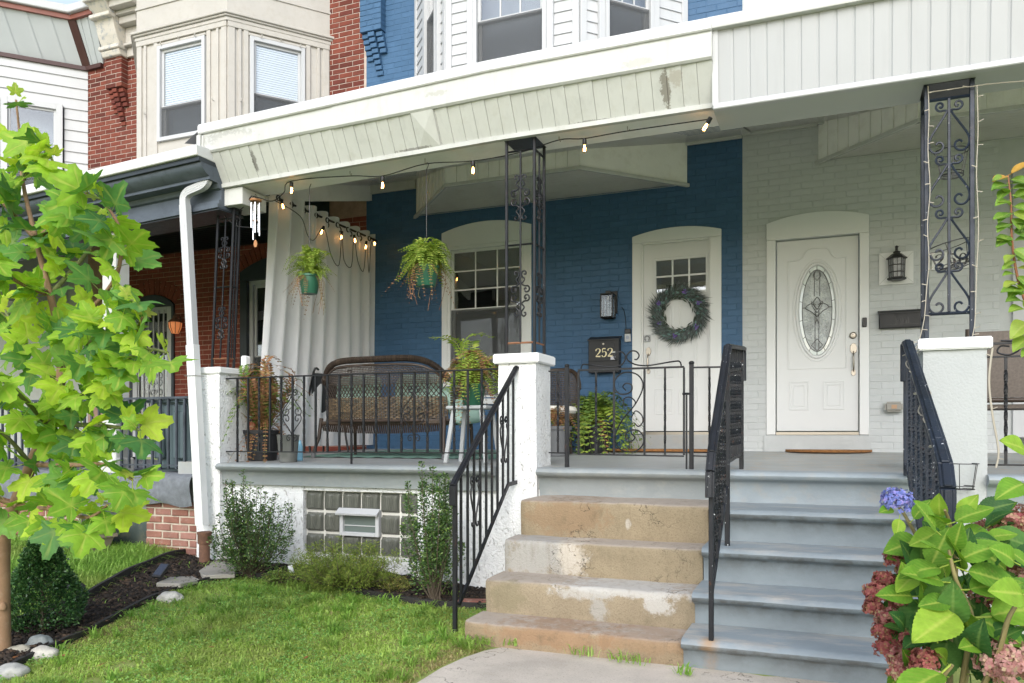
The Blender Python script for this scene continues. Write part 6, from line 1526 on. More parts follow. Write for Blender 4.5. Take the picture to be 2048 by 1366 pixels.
MB().box(-mw, mw, -.11, 0, -.19, .19).build('box', m_blackp, mbx, bevel=.006); MB().add([(-mw - .008, -.125, .18), (mw + .008, -.125, .18), (mw + .008, 0, .225), (-mw - .008, 0, .225), (-mw - .008, -.125, .195), (mw + .008, -.125, .195), (mw + .008, 0, .24), (-mw - .008, 0, .24)], [(0, 3, 2, 1), (4, 5, 6, 7), (0, 1, 5, 4), (1, 2, 6, 5), (3, 0, 4, 7), (2, 3, 7, 6)]).build('lid', m_blackp, mbx)
MB().box(-mw, mw, -.113, -.1, -.06, -.052).build('seam', m_dark, mbx); m_gold = paint('cream_number', (.75, .66, .42), .4, .05, 4, 0)
def digit(ch, ox, oz, h, M, mb):
    D2 = [(.08, .74), (.06, .86), (.18, .97), (.34, 1.0), (.5, .94), (.56, .78), (.5, .6), (.3, .36), (.08, .14), (.04, .06)]; W2 = [.16, .13, .07, .05, .1, .17, .16, .1, .06, .05]
    D5 = [(.5, .97), (.16, .97), (.12, .56), (.24, .64), (.4, .64), (.55, .5), (.56, .3), (.46, .1), (.28, .02), (.12, .08), (.06, .2)]; W5 = [.12, .12, .05, .05, .07, .16, .18, .12, .05, .09, .15]
    D0 = [(.3, 1.0), (.12, .85), (.05, .5), (.12, .15), (.3, 0), (.48, .15), (.55, .5), (.48, .85), (.3, 1.0)]; W0 = [.05, .12, .17, .12, .05, .12, .17, .12, .05]
    D, Wd = {'2': (D2, W2), '5': (D5, W5), '0': (D0, W0)}[ch]
    P = catmull([(p[0], 0, p[1]) for p in D], 4); ws = [Wd[min(len(Wd) - 1, i // 4)] + (Wd[min(len(Wd) - 1, i // 4 + 1)] - Wd[min(len(Wd) - 1, i // 4)]) * ((i % 4) / 4) for i in range(len(P))]
    ribbon(mb, [(ox + p.x * h, oz + p.z * h) for p in P], [w_ * h for w_ in ws], 0, M)
    if ch == '2': ribbon(mb, [(ox + .04 * h, oz + .07 * h), (ox + .3 * h, oz + .09 * h), (ox + .56 * h, oz + .06 * h), (ox + .58 * h, oz + .2 * h)], [.1 * h, .15 * h, .16 * h, .05 * h], -.0004, M)
nb_ = MB(); M = Matrix.Translation((0, -.114, 0))
for i, ch in enumerate('252'): digit(ch, -.075 + i * .072 - .02, -.01, .098, M, nb_)
nb_.build('house_number', m_gold, mbx)
MB().lathe([(.012, 0), (.012, .008), (.001, .009)], (0, 0, 0), 14).xf(Matrix.Translation((0, -.112, .14)) @ Matrix.Rotation(R(90), 4, 'X')).build('lock', m_nickel, mbx)
lb = MB(); lb.box(.09, .13, -.118, -.11, .09, .15); lb.build('latch', m_black, mbx, bevel=.004); MB().box(.085, .14, -.1125, -.111, .035, .05).build('sticker', m_vinyl, mbx); MB().box(.085, .14, -.1125, -.111, -.045, -.005).build('sticker', paint('grey_sticker', (.5, .5, .55), .5, .05, 4, 0), mbx)
# ---- wreath
wrc = at(1359, 628, WALL + .01)
wre = thing('wreath', 'lavender and eucalyptus wreath hanging on the blue house door', 'wreath', wrc)
RW = .258
MB().tube([(RW * .86 * math.cos(a), 0, RW * .86 * math.sin(a)) for a in [2 * math.pi * i / 40 for i in range(40)]], .022, 6, closed=True).build('twig_ring', paint('dry_twig', (.05, .04, .03), .9, .3, 20, .5, 120), wre)
def leafquad(b, p, d, n, L, w):
    s_ = d.cross(n).normalized(); m_ = p + d * L * .5 + n * w * .15; b.add([p, m_ + s_ * w / 2, p + d * L, m_ - s_ * w / 2], [(0, 1, 2), (0, 2, 3)])
def wreath_layer(name, mat, n, L, w, inner, spread, seed):
    b = MB(); rd = random.Random(seed)
    for k in range(n):
        a = rd.uniform(0, 6.283); r = RW * rd.uniform(*inner); p = Vector((r * math.cos(a), -rd.uniform(.0, .045), r * math.sin(a)))
        out = Vector((math.cos(a), 0, math.sin(a))); tan = Vector((-math.sin(a), 0, math.cos(a)))
        d = (tan * -1 * rd.uniform(.5, 1.0) + out * rd.uniform(*spread) + Vector((0, -rd.uniform(0, .5), 0))).normalized()
        leafquad(b, p, d, Vector((rd.uniform(-.4, .4), -1, rd.uniform(-.4, .4))).normalized(), L * rd.uniform(.6, 1.2), w * rd.uniform(.7, 1.2))
    return tag(b.build(name, mat, wre), kind='stuff')
wreath_layer('lavender_sprigs', leafmat('dry_lavender', (.07, .085, .085), (.15, .175, .17), (.14, .15, .16), .1), 1300, .13, .008, (.66, 1.08), (.1, 1.3), 1)
wreath_layer('dark_leaves', leafmat('dark_wreath_leaf', (.04, .055, .045), (.09, .11, .085), None, .1), 300, .085, .015, (.65, 1.1), (-.5, .8), 2)
wreath_layer('eucalyptus_leaves', leafmat('eucalyptus', (.15, .28, .26), (.22, .36, .34), (.11, .2, .2), .1), 320, .06, .028, (.72, 1.1), (0, .8), 3)
b = MB(); rd = random.Random(5)
for a in (75, 205, 262, 320, 25, 150):
    c = Vector((RW * .98 * math.cos(R(a)), -.05, RW * .98 * math.sin(R(a))))
    for k in range(16): leafquad(b, c + Vector([rd.uniform(-.018, .018) for _ in range(3)]), Vector([rd.uniform(-1, 1), -abs(rd.uniform(.2, 1)), rd.uniform(-1, 1)]).normalized(), Vector((0, -1, .1)), .028, .02)
b.build('purple_flowers', leafmat('purple_petal', (.16, .09, .4), (.28, .2, .55), None, .2), wre)
# ---- fittings of the grey wall
gl = thing('wall_lantern', 'dark caged wall lantern on white square plate on grey wall', 'lantern', at(1792, 537, WALL - .008))
pw2 = (at(1826, 0, WALL).x - at(1757, 0, WALL).x) / 2
MB().box(-pw2, pw2, -.02, 0, -pw2 * 1.03, pw2 * 1.03).build('backplate', m_white, gl, bevel=.003)
li = MB()
for sx in (-1, 1):
    for sz in (-1, 1): li.bar((sx * .06, -.0205, sz * .06), (sx * pw2 * .97, -.0205, sz * pw2 * .97), .004, .002, (0, 0, 1))
li.build('plate_groove', m_gsoff, gl)
n6 = 6; hx = lambda r, z: [(r * math.cos(R(60 * k + 30)), -.11 + r * math.sin(R(60 * k + 30)), z) for k in range(6)]
MB().lathe([(.095, .075), (.1, .085), (.05, .125), (.03, .135), (.035, .15), (.012, .16), (.012, .19), (.02, .2), (.001, .215)], (0, -.11, 0), 6).build('roof', m_black, gl); MB().lathe([(.075, -.14), (.09, -.13), (.088, -.115), (.07, -.11)], (0, -.11, 0), 6).build('base', m_black, gl)
MB().lathe([(.066, -.115), (.072, .075)], (0, -.11, 0), 6, cap=False).build('glass', paint('seeded_glass', (.3, .31, .32), .25, .3, 30, .5, 80), gl)
cg = MB()
for k in range(6):
    a = R(60 * k); cg.tube([(.07 * math.cos(a), -.11 + .07 * math.sin(a), -.12), (.077 * math.cos(a), -.11 + .077 * math.sin(a), .08)], .006, 4)
    a = R(60 * k + 30); cg.tube([(.062 * math.cos(a), -.11 + .062 * math.sin(a), -.12), (.068 * math.cos(a), -.11 + .068 * math.sin(a), .08)], .004, 4)
for z in (-.06, .01): cg.tube([(.073 * math.cos(R(60 * k)), -.11 + .073 * math.sin(R(60 * k)), z) for k in range(6)], .005, 4, closed=True)
cg.build('cage', m_black, gl); MB().tube([(0, -.11, .2), (0, -.06, .21), (0, -.01, .12)], .012, 6).build('arm', m_black, gl)
ms = thing('mailbox', 'black wall mail slot box with embossed lettering on grey wall', 'mailbox', at(1806, 640, WALL - .008)); mw = (at(1856, 0, WALL).x - at(1758, 0, WALL).x) / 2
MB().box(-mw, mw, -.07, 0, -.085, .085).build('box', m_blackp, ms, bevel=.008); MB().add([(-mw - .01, -.085, .06), (mw + .01, -.085, .06), (mw + .01, 0, .095), (-mw - .01, 0, .095), (-mw - .01, -.085, .07), (mw + .01, -.085, .07), (mw + .01, 0, .105), (-mw - .01, 0, .105)], [(0, 3, 2, 1), (4, 5, 6, 7), (0, 1, 5, 4), (1, 2, 6, 5), (3, 0, 4, 7), (2, 3, 7, 6)]).build('lid', m_blackp, ms)
tx = MB(); Mt = Matrix.Translation((-.07, -.0725, -.045)); h_ = .06
for st_ in ([(0, 0), (.0, 1), (.35, .4), (.7, 1), (.7, 0)], [(1.3, .5), (1.05, .6), (.92, .3), (1.05, 0), (1.3, .15), (1.35, .6), (1.38, .0)], [(1.62, .6), (1.62, 0)], [(1.62, .85), (1.62, .92)], [(1.9, 1), (1.9, 0)]):
    ribbon(tx, [(p[0] * h_, p[1] * h_) for p in st_], .008, 0, Mt, .004)
tx.build('embossed_lettering', m_black, ms); MB().box(-mw * .75, mw * .75, -.0735, -.07, -.052, -.047).build('embossed_line', m_black, ms)
npl = thing('number_plate', 'white number plate with dark script 250 behind the iron column', 'sign', at(1905, 521, WALL - .008)); mw = (at(1948, 0, WALL).x - at(1863, 0, WALL).x) / 2
MB().box(-mw, mw, -.012, 0, -.085, .085).build('plate', m_white, npl, bevel=.004)
nb_ = MB()
for i, ch in enumerate('250'): digit(ch, -.155 + i * .105, -.055, .12, Matrix.Translation((0, -.0145, 0)), nb_)
nb_.build('script_number', m_black, npl)
ol = thing('outlet_box', 'clear weatherproof outlet box low on the grey wall', 'outlet', at(1786, 814, WALL - .008))
MB().box(-.09, .09, -.03, 0, -.055, .055).build('base', m_gsoff, ol, bevel=.01, seg=2); MB().box(-.08, .085, -.1, -.03, -.05, .05).build('cover', NT('smoky_plastic').fin((.3, .29, .26), .15, None, .6), ol, bevel=.02, seg=3); MB().box(-.02, .03, -.104, -.095, -.02, .02).build('socket', paint('tan_socket', (.4, .25, .15), .5, .05, 5, 0), ol)
# ---- wire baskets on the grey column, one on the pier
def basket(label, c, r0, r1, h, tilt=(0, 0), n=6):
    t = thing('wire_basket', label, 'wire basket', c); t.rotation_euler = (tilt[0], tilt[1], 0)
    b = MB(); C = lambda r, z: [(r * math.cos(2*math.pi*k/20), r * math.sin(2*math.pi*k/20), z) for k in range(20)]
    b.tube(C(r1, h), .0035, 4, closed=True).build('ring', m_black, t); MB().tube(C(r0, 0), .0035, 4, closed=True).build('ring', m_black, t); MB().tube(C(r0, .02), .003, 4, closed=True).build('ring', m_black, t)
    u = MB()
    for k in range(n): a = 2 * math.pi * k / n + .3; u.tube([(r0 * math.cos(a), r0 * math.sin(a), 0), (r1 * math.cos(a), r1 * math.sin(a), h)], .003, 4)
    for k in range(3): u.tube([(-r0 + .02, (-.5 + k * .5) * r0, 0), (r0 - .02, (-.5 + k * .5) * r0, 0)], .003, 4)
    u.build('wire', m_black, t); return t
basket('upper dark wire basket hanging inside the heart scrolled column', at(1903, 352, 5.93), .07, .1, .16)
basket('lower tilted dark wire basket hanging inside the heart scrolled column', at(1908, 535, 5.93), .1, .13, .15, (0, R(-14)))
basket('empty dark wire basket fixed low on the grey pier', at(1922, 978, 5.72), .075, .1, .16)
# ---- fairy lights on the column and railing
fl_ = thing('fairy_lights', 'cream fairy light wire wound on the grey pier column and railing', 'fairy lights')
m_wire = paint('cream_wire', (.38, .345, .28), .5, .05, 6, 0); fw = MB(); fb_ = MB()
def fairy(pts, r=.003, step=3):
    P = catmull(pts, 6); fw.tube(P, r, 5)
    for i in range(2, len(P) - 1, step):
        d = Vector((random.choice((-1, 1)) * random.uniform(.5, 1), -.4, random.uniform(-.3, .4))).normalized(); fb_.tube([P[i], P[i] + d * .035], .0035, 4)
YF = 5.785
fairy([at(x, y, YF) for x, y in ((1856, 172), (1858, 230), (1856, 300), (1860, 380), (1855, 450), (1858, 520), (1853, 580), (1848, 640), (1835, 690), (1826, 700))])
fairy([at(x, y, YF) for x, y in ((1954, 170), (1956, 260), (1953, 350), (1957, 450), (1953, 550), (1950, 640), (1945, 672))])
fairy([at(x, y, YF) for x, y in ((1856, 185), (1905, 178), (1950, 172), (2000, 166), (2080, 160))], step=4)
fairy([at(x, y, YF) for x, y in ((1985, 695), (1978, 760), (1985, 830), (1997, 900), (1992, 935))], .007, 9)
pts = []
for i in range(34):
    t_ = i / 33; y = 5.6 - t_ * 1.7; a = i * 1.3; zt_ = line(pth3[1], pth3[2], y) - .03 - .03 * math.sin(i * .9); pts.append(Vector((XC + .035 * math.cos(a), y + .03 * math.sin(a), zt_)))
fw.tube(catmull(pts, 4), .0035, 5)
fw.build('cord', m_wire, fl_, smooth=60); tag(fb_.build('mini_bulbs', m_wire, fl_), kind='stuff')

# ================================================================== DOWNSPOUT, BIN AND SMALL THINGS AT THE LEFT
YD = 5.64
ds = thing('downspout', 'white leaning downspout in front of the corner pier', 'downspout')
def ribbed(mb, pts, w=.075, d=.055):
    """corrugated rectangular pipe along pts"""
    sec = []
    for i in range(8): sec.append((-w/2 + w * i / 7, -d/2 - (.004 if i % 2 else 0)))
    for i in range(5): sec.append((w/2, -d/2 + d * i / 4))
    for i in range(8): sec.append((w/2 - w * i / 7, d/2))
    for i in range(5): sec.append((-w/2, d/2 - d * i / 4))
    n = len(sec); o = len(mb.v); pts = [Vector(p) for p in pts]
    for i, p in enumerate(pts):
        t = (pts[min(i+1, len(pts)-1)] - pts[max(i-1, 0)]).normalized(); y_ = Vector((0, 1, 0)); x_ = y_.cross(t).normalized() * -1; y_ = t.cross(x_) * -1
        if y_.y < 0: y_ = -y_
        for a, b in sec: mb.v.append(tuple(p + x_ * a + y_ * b))
    for i in range(len(pts) - 1):
        for k in range(n): mb.f.append((o + i*n + k, o + i*n + (k+1) % n, o + (i+1)*n + (k+1) % n, o + (i+1)*n + k))
    mb.f.append(tuple(range(o, o + n))); mb.f.append(tuple(range(o + (len(pts)-1) * n, o + len(pts) * n)))
pA = [at(x, y, YD) for x, y in ((416, 345), (415, 358), (408, 370), (392, 378), (377, 385), (370, 396), (370, 412))]
b = MB(); ribbed(b, catmull(pA, 3)); b.build('elbow', m_vinyl, ds, smooth=30)
b = MB(); ribbed(b, [at(370, 410, YD), at(386, 700, YD)], .083, .062); b.build('upper_length', m_vinyl, ds, smooth=30)
b = MB(); ribbed(b, [at(385, 690, YD), at(404, 1050, YD)], .094, .07); b.build('lower_length', m_white, ds, smooth=30)
s0 = at(386, 752, YD); MB().tube([s0 + Vector((-.06, -.045, 0)), s0 + Vector((.06, -.045, 0)), s0 + Vector((.07, .06, 0))], .003, 5).build('strap', m_nickel, ds)
sp0 = at(409, 1125, 5.62); m_rust = paint('rusty_pipe', (.14, .075, .05), .85, .3, 10, .5, 60, (.28, .14, .08), .5)
st_ = thing('standpipe', 'rusty iron standpipe under the white downspout', 'pipe', (sp0.x, sp0.y, 0))
MB().lathe([(.047, 0), (.047, .38)], (0, 0, 0), 18).build('pipe', m_rust, st_, smooth=40); MB().lathe([(.055, .35), (.06, .36), (.06, .43), (.064, .435), (.064, .455), (.05, .456), (.046, .4)], (0, 0, 0), 18).build('collar', m_rust, st_, smooth=40)
m_bin = paint('blue_grey_bin', (.085, .12, .135), .45, .1, 4, .1, 60)
bn = thing('wheelie_bin', 'blue-grey wheelie bin behind the red house railing', 'bin', (at(376, 0, 6.15).x, 6.15, .975))
bb = MB(); bb.add([(-.2, -.2, 0), (.2, -.2, 0), (.2, .22, 0), (-.2, .22, 0), (-.25, -.26, .66), (.25, -.26, .66), (.25, .27, .66), (-.25, .27, .66)], [(0, 3, 2, 1), (0, 1, 5, 4), (1, 2, 6, 5), (2, 3, 7, 6), (3, 0, 4, 7), (4, 5, 6, 7)]); bb.build('body', m_bin, bn, bevel=.03, seg=3)
MB().box(-.27, .27, -.28, .29, .66, .69).build('rim', m_bin, bn, bevel=.012, seg=2); MB().add([(-.26, -.28, .692), (.26, -.28, .692), (.26, .3, .735), (-.26, .3, .735), (-.26, -.28, .66), (.26, -.28, .66), (.26, .3, .7), (-.26, .3, .7)], [(0, 1, 2, 3), (4, 7, 6, 5), (0, 4, 5, 1), (1, 5, 6, 2), (2, 6, 7, 3), (3, 7, 4, 0)]).build('lid', m_bin, bn, bevel=.008)
for x in (-.12, .12): MB().box(x - .06, x + .06, -.262, -.22, .12, .58).build('panel_rib', m_bin, bn, bevel=.012)
nl = thing('wall_lantern', 'lit amber glass lantern on the red house porch wall', 'lantern', at(363, 655, WALL - .02))
m_amb = emit('amber_glass', (.6, .2, .07), .3)
MB().lathe([(.05, -.1), (.085, -.02), (.095, .05), (.06, .07)], (0, -.12, 0), 8).build('glass', m_amb, nl); MB().lathe([(.1, .06), (.08, .09), (.05, .11), (.03, .13), (.035, .15), (.01, .17), (.008, .2)], (0, -.12, 0), 8).build('roof', m_rust, nl); MB().tube([(0, -.12, .17), (0, -.05, .17), (0, 0, .1)], .01, 6).build('arm', m_rust, nl)
MB().lathe([(.028, -.06), (.03, 0), (.01, .03)], (0, -.12, 0), 8).build('flame_bulb', emit('amber_bulb', (1, .45, .12), 6), nl)
for k in range(8): a = R(45 * k); MB().tube([(.052 * math.cos(a), -.12 + .052 * math.sin(a), -.1), (.088 * math.cos(a), -.12 + .088 * math.sin(a), -.02), (.097 * math.cos(a), -.12 + .097 * math.sin(a), .055)], .004, 4).build('cage_bar', m_rust, nl)

# ================================================================== BEDS AND LAWN
front = [gz(x, y, .04) for x, y in ((-160, 1400), (0, 1342), (70, 1312), (130, 1285), (200, 1255), (300, 1213), (400, 1190), (470, 1178))]
front = [Vector((p.x, p.y, gnd(p.x, p.y))) for p in front] + [Vector((x, y, gnd(x, y))) for x, y in ((-4.4, 5.34), (-3.9, 5.32), (-3.35, 5.22), (-2.75, 5.2), (-2.36, 5.3), (-2.12, 5.34))]
back = [gz(x, y, .12) for x, y in ((-260, 1330), (0, 1240), (155, 1198), (235, 1168), (330, 1138), (405, 1118))]
back = [Vector((p.x, p.y, gnd(p.x, p.y))) for p in back]
bedpoly = [(p.x, p.y) for p in front] + [(-2.1, 5.83), (-5.2, 5.83), (-5.2, 5.75), (-5.5, 5.75)] + [(p.x, p.y) for p in reversed(back)]
def inpoly(x, y, poly):
    r = False; j = len(poly) - 1
    for i in range(len(poly)):
        xi, yi = poly[i]; xj, yj = poly[j]
        if (yi > y) != (yj > y) and x < (xj - xi) * (y - yi) / (yj - yi) + xi: r = not r
        j = i
    return r
bxs = [p[0] for p in bedpoly]; bys = [p[1] for p in bedpoly]
m_mulch = brickmat('dark_mulch', [(.012, .01, .009), (.025, .02, .017), (.045, .034, .026), (.018, .015, .013), (.09, .06, .04)], .9, None, .5)
mb = MB(); nx_, ny_ = 60, 60; idx = {}
for i in range(nx_):
    for j in range(ny_):
        x = min(bxs) + (max(bxs) - min(bxs)) * i / (nx_ - 1); y = min(bys) + (max(bys) - min(bys)) * j / (ny_ - 1)
        if inpoly(x, y, bedpoly): idx[(i, j)] = len(mb.v); mb.v.append((x, y, gnd(x, y) + .022 + .012 * noise.noise(Vector((x * 6, y * 6, 0)))))
for (i, j) in list(idx):
    if (i+1, j) in idx and (i, j+1) in idx and (i+1, j+1) in idx: mb.f.append((idx[(i, j)], idx[(i+1, j)], idx[(i+1, j+1)], idx[(i, j+1)]))
tag(mb.build('mulch_bed', paint('mulch_soil', (.018, .014, .012), .95, .4, 20, .9, 60, bd=.02), smooth=60), kind='structure')
N = 9000; V = []; F = []
rd = random.Random(3)
while len(F) < N * 5:
    x, y = rd.uniform(min(bxs), max(bxs)), rd.uniform(min(bys), max(bys))
    if not inpoly(x, y, bedpoly): continue
    L, w, h = rd.uniform(.012, .042), rd.uniform(.004, .011), rd.uniform(.003, .007); a = rd.uniform(0, 3.14); tl = rd.uniform(-.5, .5)
    c = Vector((x, y, gnd(x, y) + .03 + rd.uniform(0, .018))); d = Vector((math.cos(a), math.sin(a), tl)).normalized() * L; s_ = Vector((-math.sin(a), math.cos(a), rd.uniform(-.4, .4))).normalized() * w; u_ = d.cross(s_).normalized() * h
    o = len(V); V += [c-d-s_-u_, c+d-s_-u_, c+d+s_-u_, c-d+s_-u_, c-d*.8-s_+u_, c+d-s_*.7+u_, c+d*.9+s_+u_, c-d+s_*.8+u_]
    F += [(o+4, o+5, o+6, o+7), (o, o+1, o+5, o+4), (o+1, o+2, o+6, o+5), (o+2, o+3, o+7, o+6), (o+3, o, o+4, o+7)]
tag(soup('mulch', np.array([tuple(v) for v in V]), np.array(F), m_mulch), 'dark brown shredded bark mulch filling the planting bed', 'mulch', kind='stuff')
def edging(name, pts, h, label):
    P = catmull(pts, 5); b = MB(); n = len(P)
    for i, p in enumerate(P):
        t = (P[min(i+1, n-1)] - P[max(i-1, 0)]); nrm = Vector((-t.y, t.x, 0)).normalized() * .008; hh = h * (1 + .25 * noise.noise(Vector((i * .3, 3, 0))))
        b.v += [tuple(p + nrm - Vector((0, 0, .03))), tuple(p - nrm - Vector((0, 0, .03))), tuple(p - nrm * 1.6 + Vector((0, 0, hh))), tuple(p + nrm * 1.6 + Vector((0, 0, hh)))]
    for i in range(n - 1):
        for k in range(4): b.f.append((i*4 + k, i*4 + (k+1) % 4, (i+1)*4 + (k+1) % 4, (i+1)*4 + k))
    b.f.append((0, 1, 2, 3)); b.f.append(tuple((n-1)*4 + k for k in range(4)))
    return tag(b.build(name, m_edge, smooth=40), label, 'edging')
m_edge = paint('black_rubber_edging', (.022, .021, .021), .75, .3, 9, .5, 60, (.07, .06, .05), .4)
edging('garden_edging', front, .055, 'low black rubber edging between mulch bed and lawn')
edging('garden_edging', back[1:], .1, 'black plastic edging along the far side of the mulch bed')
m_slab = concmat('paving_slab', (.33, .31, .275), (.22, .2, .17))
for pts, la_ in (([(405, 1160), (470, 1158), (478, 1138), (430, 1128), (398, 1150)], 'pale concrete slab below the downspout'), ([(312, 1170), (360, 1172), (400, 1163), (385, 1156), (340, 1158)], 'flat broken paving stone in the mulch behind the solar light')):
    W3 = [gz(x, y, .15) for x, y in pts]; z0 = sum(gnd(p.x, p.y) for p in W3) / len(W3) + .03
    tag(MB().plan([(p.x, p.y) for p in W3], z0, z0 + .035).build('paving_slab', m_slab, bevel=.006), la_, 'slab')
def stone(label, px, py, w, h, d, c, rz, seed):
    bm = bmesh.new(); bmesh.ops.create_icosphere(bm, subdivisions=4, radius=1); p0 = gz(px, py, .06)
    for v in bm.verts:
        n_ = noise.noise(v.co * 1.3 + Vector((seed, 0, 0))) * .22 + noise.noise(v.co * 4 + Vector((seed, 5, 0))) * .04; v.co *= 1 + n_; v.co = Vector((v.co.x * w, v.co.y * d, v.co.z * h))
    me = bpy.data.meshes.new('stone'); bm.to_mesh(me); bm.free(); me.shade_smooth()
    t = NT('river_stone'); co = t.co(); cc = t.ramp(t.noise(14, 6, .65, co), (.3, sc(c, .7)), (.55, c), (.75, sc(c, 1.25))); cc = t.mix(t.step(t.noise(40, 5, .7, co), .6, .72), cc, sc(c, .6))
    me.materials.append(t.fin(cc, .7, t.bump(t.noise(60, 5, .6, co), .3, .004), .3))
    return tag(link('stone', me, None, (p0.x, p0.y, gnd(p0.x, p0.y) + h * .55), (0, 0, rz)), label, 'stone')
stone('pale oval river stone lying in front of the grey stones', 85, 1303, .085, .05, .06, (.42, .4, .36), .3, 1)
stone('dark blue-grey rounded stone with white veins near the trunk', 78, 1285, .075, .065, .06, (.2, .22, .22), .9, 2)
stone('tan grey stone beside the tree trunk', 38, 1298, .09, .045, .06, (.33, .31, .25), .1, 3)
stone('speckled light grey stone at the bottom left corner', 22, 1334, .085, .045, .07, (.36, .36, .34), .4, 4)
stone('single pale grey stone in the mulch beside the lawn edging', 340, 1206, .095, .05, .06, (.42, .41, .38), .2, 5)
# broken red brick by the steps
p0 = gz(945, 1212, .06); tag(MB().box(-.11, .11, -.05, .05, 0, .05).xf(Matrix.Translation((p0.x, p0.y, gnd(p0.x, p0.y) + .01)) @ Matrix.Rotation(.3, 4, 'Z')).build('loose_brick', m_oldbrick, bevel=.008), 'loose orange brick lying beside the brown steps', 'brick')
# solar lights and plant label
p0 = gz(322, 1168, .14); so = thing('solar_light', 'small black tilted solar light staked in the mulch', 'solar light', (p0.x, p0.y, gnd(p0.x, p0.y)))
MB().tube([(0, 0, 0), (0, 0, .11)], .009, 6).build('stake', m_blackp, so); h_ = MB().obox((0, 0, .15), (.045, 0, 0), (0, .05, .045), (0, -.008, .009)).build('head', m_blackp, so, bevel=.004)
MB().obox((-.0, -.0075, .158), (.038, 0, 0), (0, .042, .038), (0, -.0008, .0009)).build('solar_cell', NT('solar_cell').fin((.02, .025, .04), .15, None, .7), so)
p0 = gz(143, 1195, .12); so = thing('solar_light', 'glass sided solar lantern half hidden behind the boxwood', 'solar light', (p0.x, p0.y, gnd(p0.x, p0.y)))
MB().add([(-.07, -.07, .15), (.07, -.07, .15), (.07, .07, .15), (-.07, .07, .15), (-.045, -.045, .18), (.045, -.045, .18), (.045, .045, .18), (-.045, .045, .18)], [(0, 3, 2, 1), (4, 5, 6, 7), (0, 1, 5, 4), (1, 2, 6, 5), (2, 3, 7, 6), (3, 0, 4, 7)]).build('cap', m_blackp, so); MB().lathe([(.055, 0), (.06, .15)], (0, 0, 0), 4, cap=False).build('glass', m_lglass, so)
fr_ = MB()
for k in range(4): a = R(90 * k); fr_.tube([(.06 * math.cos(a), .06 * math.sin(a), 0), (.065 * math.cos(a), .065 * math.sin(a), .15)], .005, 4)
fr_.build('frame', m_blackp, so)
p0 = gz(583, 1166, .12); pt_ = thing('plant_label', 'faded white plant label stuck in front of the low shrub', 'plant label', (p0.x, p0.y, gnd(p0.x, p0.y)))
MB().obox((0, 0, .09), (.022, 0, .008), (0, .001, 0), (-.016, 0, .045)).build('card', paint('faded_card', (.6, .62, .64), .5, .3, 40, 0), pt_); MB().bar((0, .002, 0), (-.005, .002, .06), .006).build('stake', m_vinyl, pt_)
# tan planter of weeds on the red house side
p0 = gz(155, 1115, .15); pz = thing('planter', 'tan plastic window planter full of weeds by the dark panel', 'planter', (p0.x, p0.y, gnd(p0.x, p0.y)), R(-12))
MB().add([(-.34, -.1, 0), (.34, -.1, 0), (.34, .1, 0), (-.34, .1, 0), (-.4, -.14, .17), (.4, -.14, .17), (.4, .14, .17), (-.4, .14, .17)], [(0, 3, 2, 1), (0, 1, 5, 4), (1, 2, 6, 5), (2, 3, 7, 6), (3, 0, 4, 7), (4, 5, 6, 7)]).build('trough', paint('tan_plastic', (.2, .17, .125), .6, .15, 5, .2, 60), pz, bevel=.006); bb = MB(); ring(bb, -.42, .42, -.16, .16, .03, .17, .2); bb.v = [(x, z, y) for x, y, z in bb.v]; bb.build('rim', bpy.data.materials['tan_plastic'], pz)

# ---- numpy foliage helpers
def blades(P, L, W, lean, rnd, curl=.5):
    """grass blades: base points P (n,3), lengths L, widths W -> vertices, triangles"""
    n = len(P); a = rnd.uniform(0, 2*np.pi, n); d = np.stack([np.cos(a), np.sin(a), np.zeros(n)], 1); s = np.stack([-np.sin(a), np.cos(a), np.zeros(n)], 1)
    up = np.array([0, 0, 1.0]); ln = lean[:, None]; L = L[:, None]; W = W[:, None]
    m = P + up * L * .55 + d * L * ln * .35; t = P + up * L * (1 - curl * ln) + d * L * ln * 1.0
    V = np.stack([P - s*W, P + s*W, m - s*W*.8, m + s*W*.8, t], 1).reshape(-1, 3); b = np.arange(n)[:, None] * 5
    F = np.concatenate([b + np.array([0, 1, 2]), b + np.array([1, 3, 2]), b + np.array([2, 3, 4])], 0); return V, F
def rhombs(P, D, Nn, L, W):
    """small folded leaves: base P, direction D, normal N"""
    S = np.cross(D, Nn); S /= np.linalg.norm(S, axis=1, keepdims=True) + 1e-9; U = np.cross(S, D); L = L[:, None]; W = W[:, None]
    m = P + D * L * .45; V = np.stack([P, m + S*W*.5 + U*W*.18, P + D*L, m - S*W*.5 + U*W*.18], 1).reshape(-1, 3); b = np.arange(len(P))[:, None] * 4
    return V, np.concatenate([b + np.array([0, 1, 2]), b + np.array([0, 2, 3])], 0)
def unit(v): return v / (np.linalg.norm(v, axis=1, keepdims=True) + 1e-9)
def leafmesh(name, P, D, L, W, mat, parent, rnd, flat=.6):
    Nn = unit(rnd.normal(0, flat, P.shape) + np.array([0, -.35, 1.0])); V, F = rhombs(P, unit(D), Nn, L, W); return tag(soup(name, V, F, mat, parent), kind='stuff')
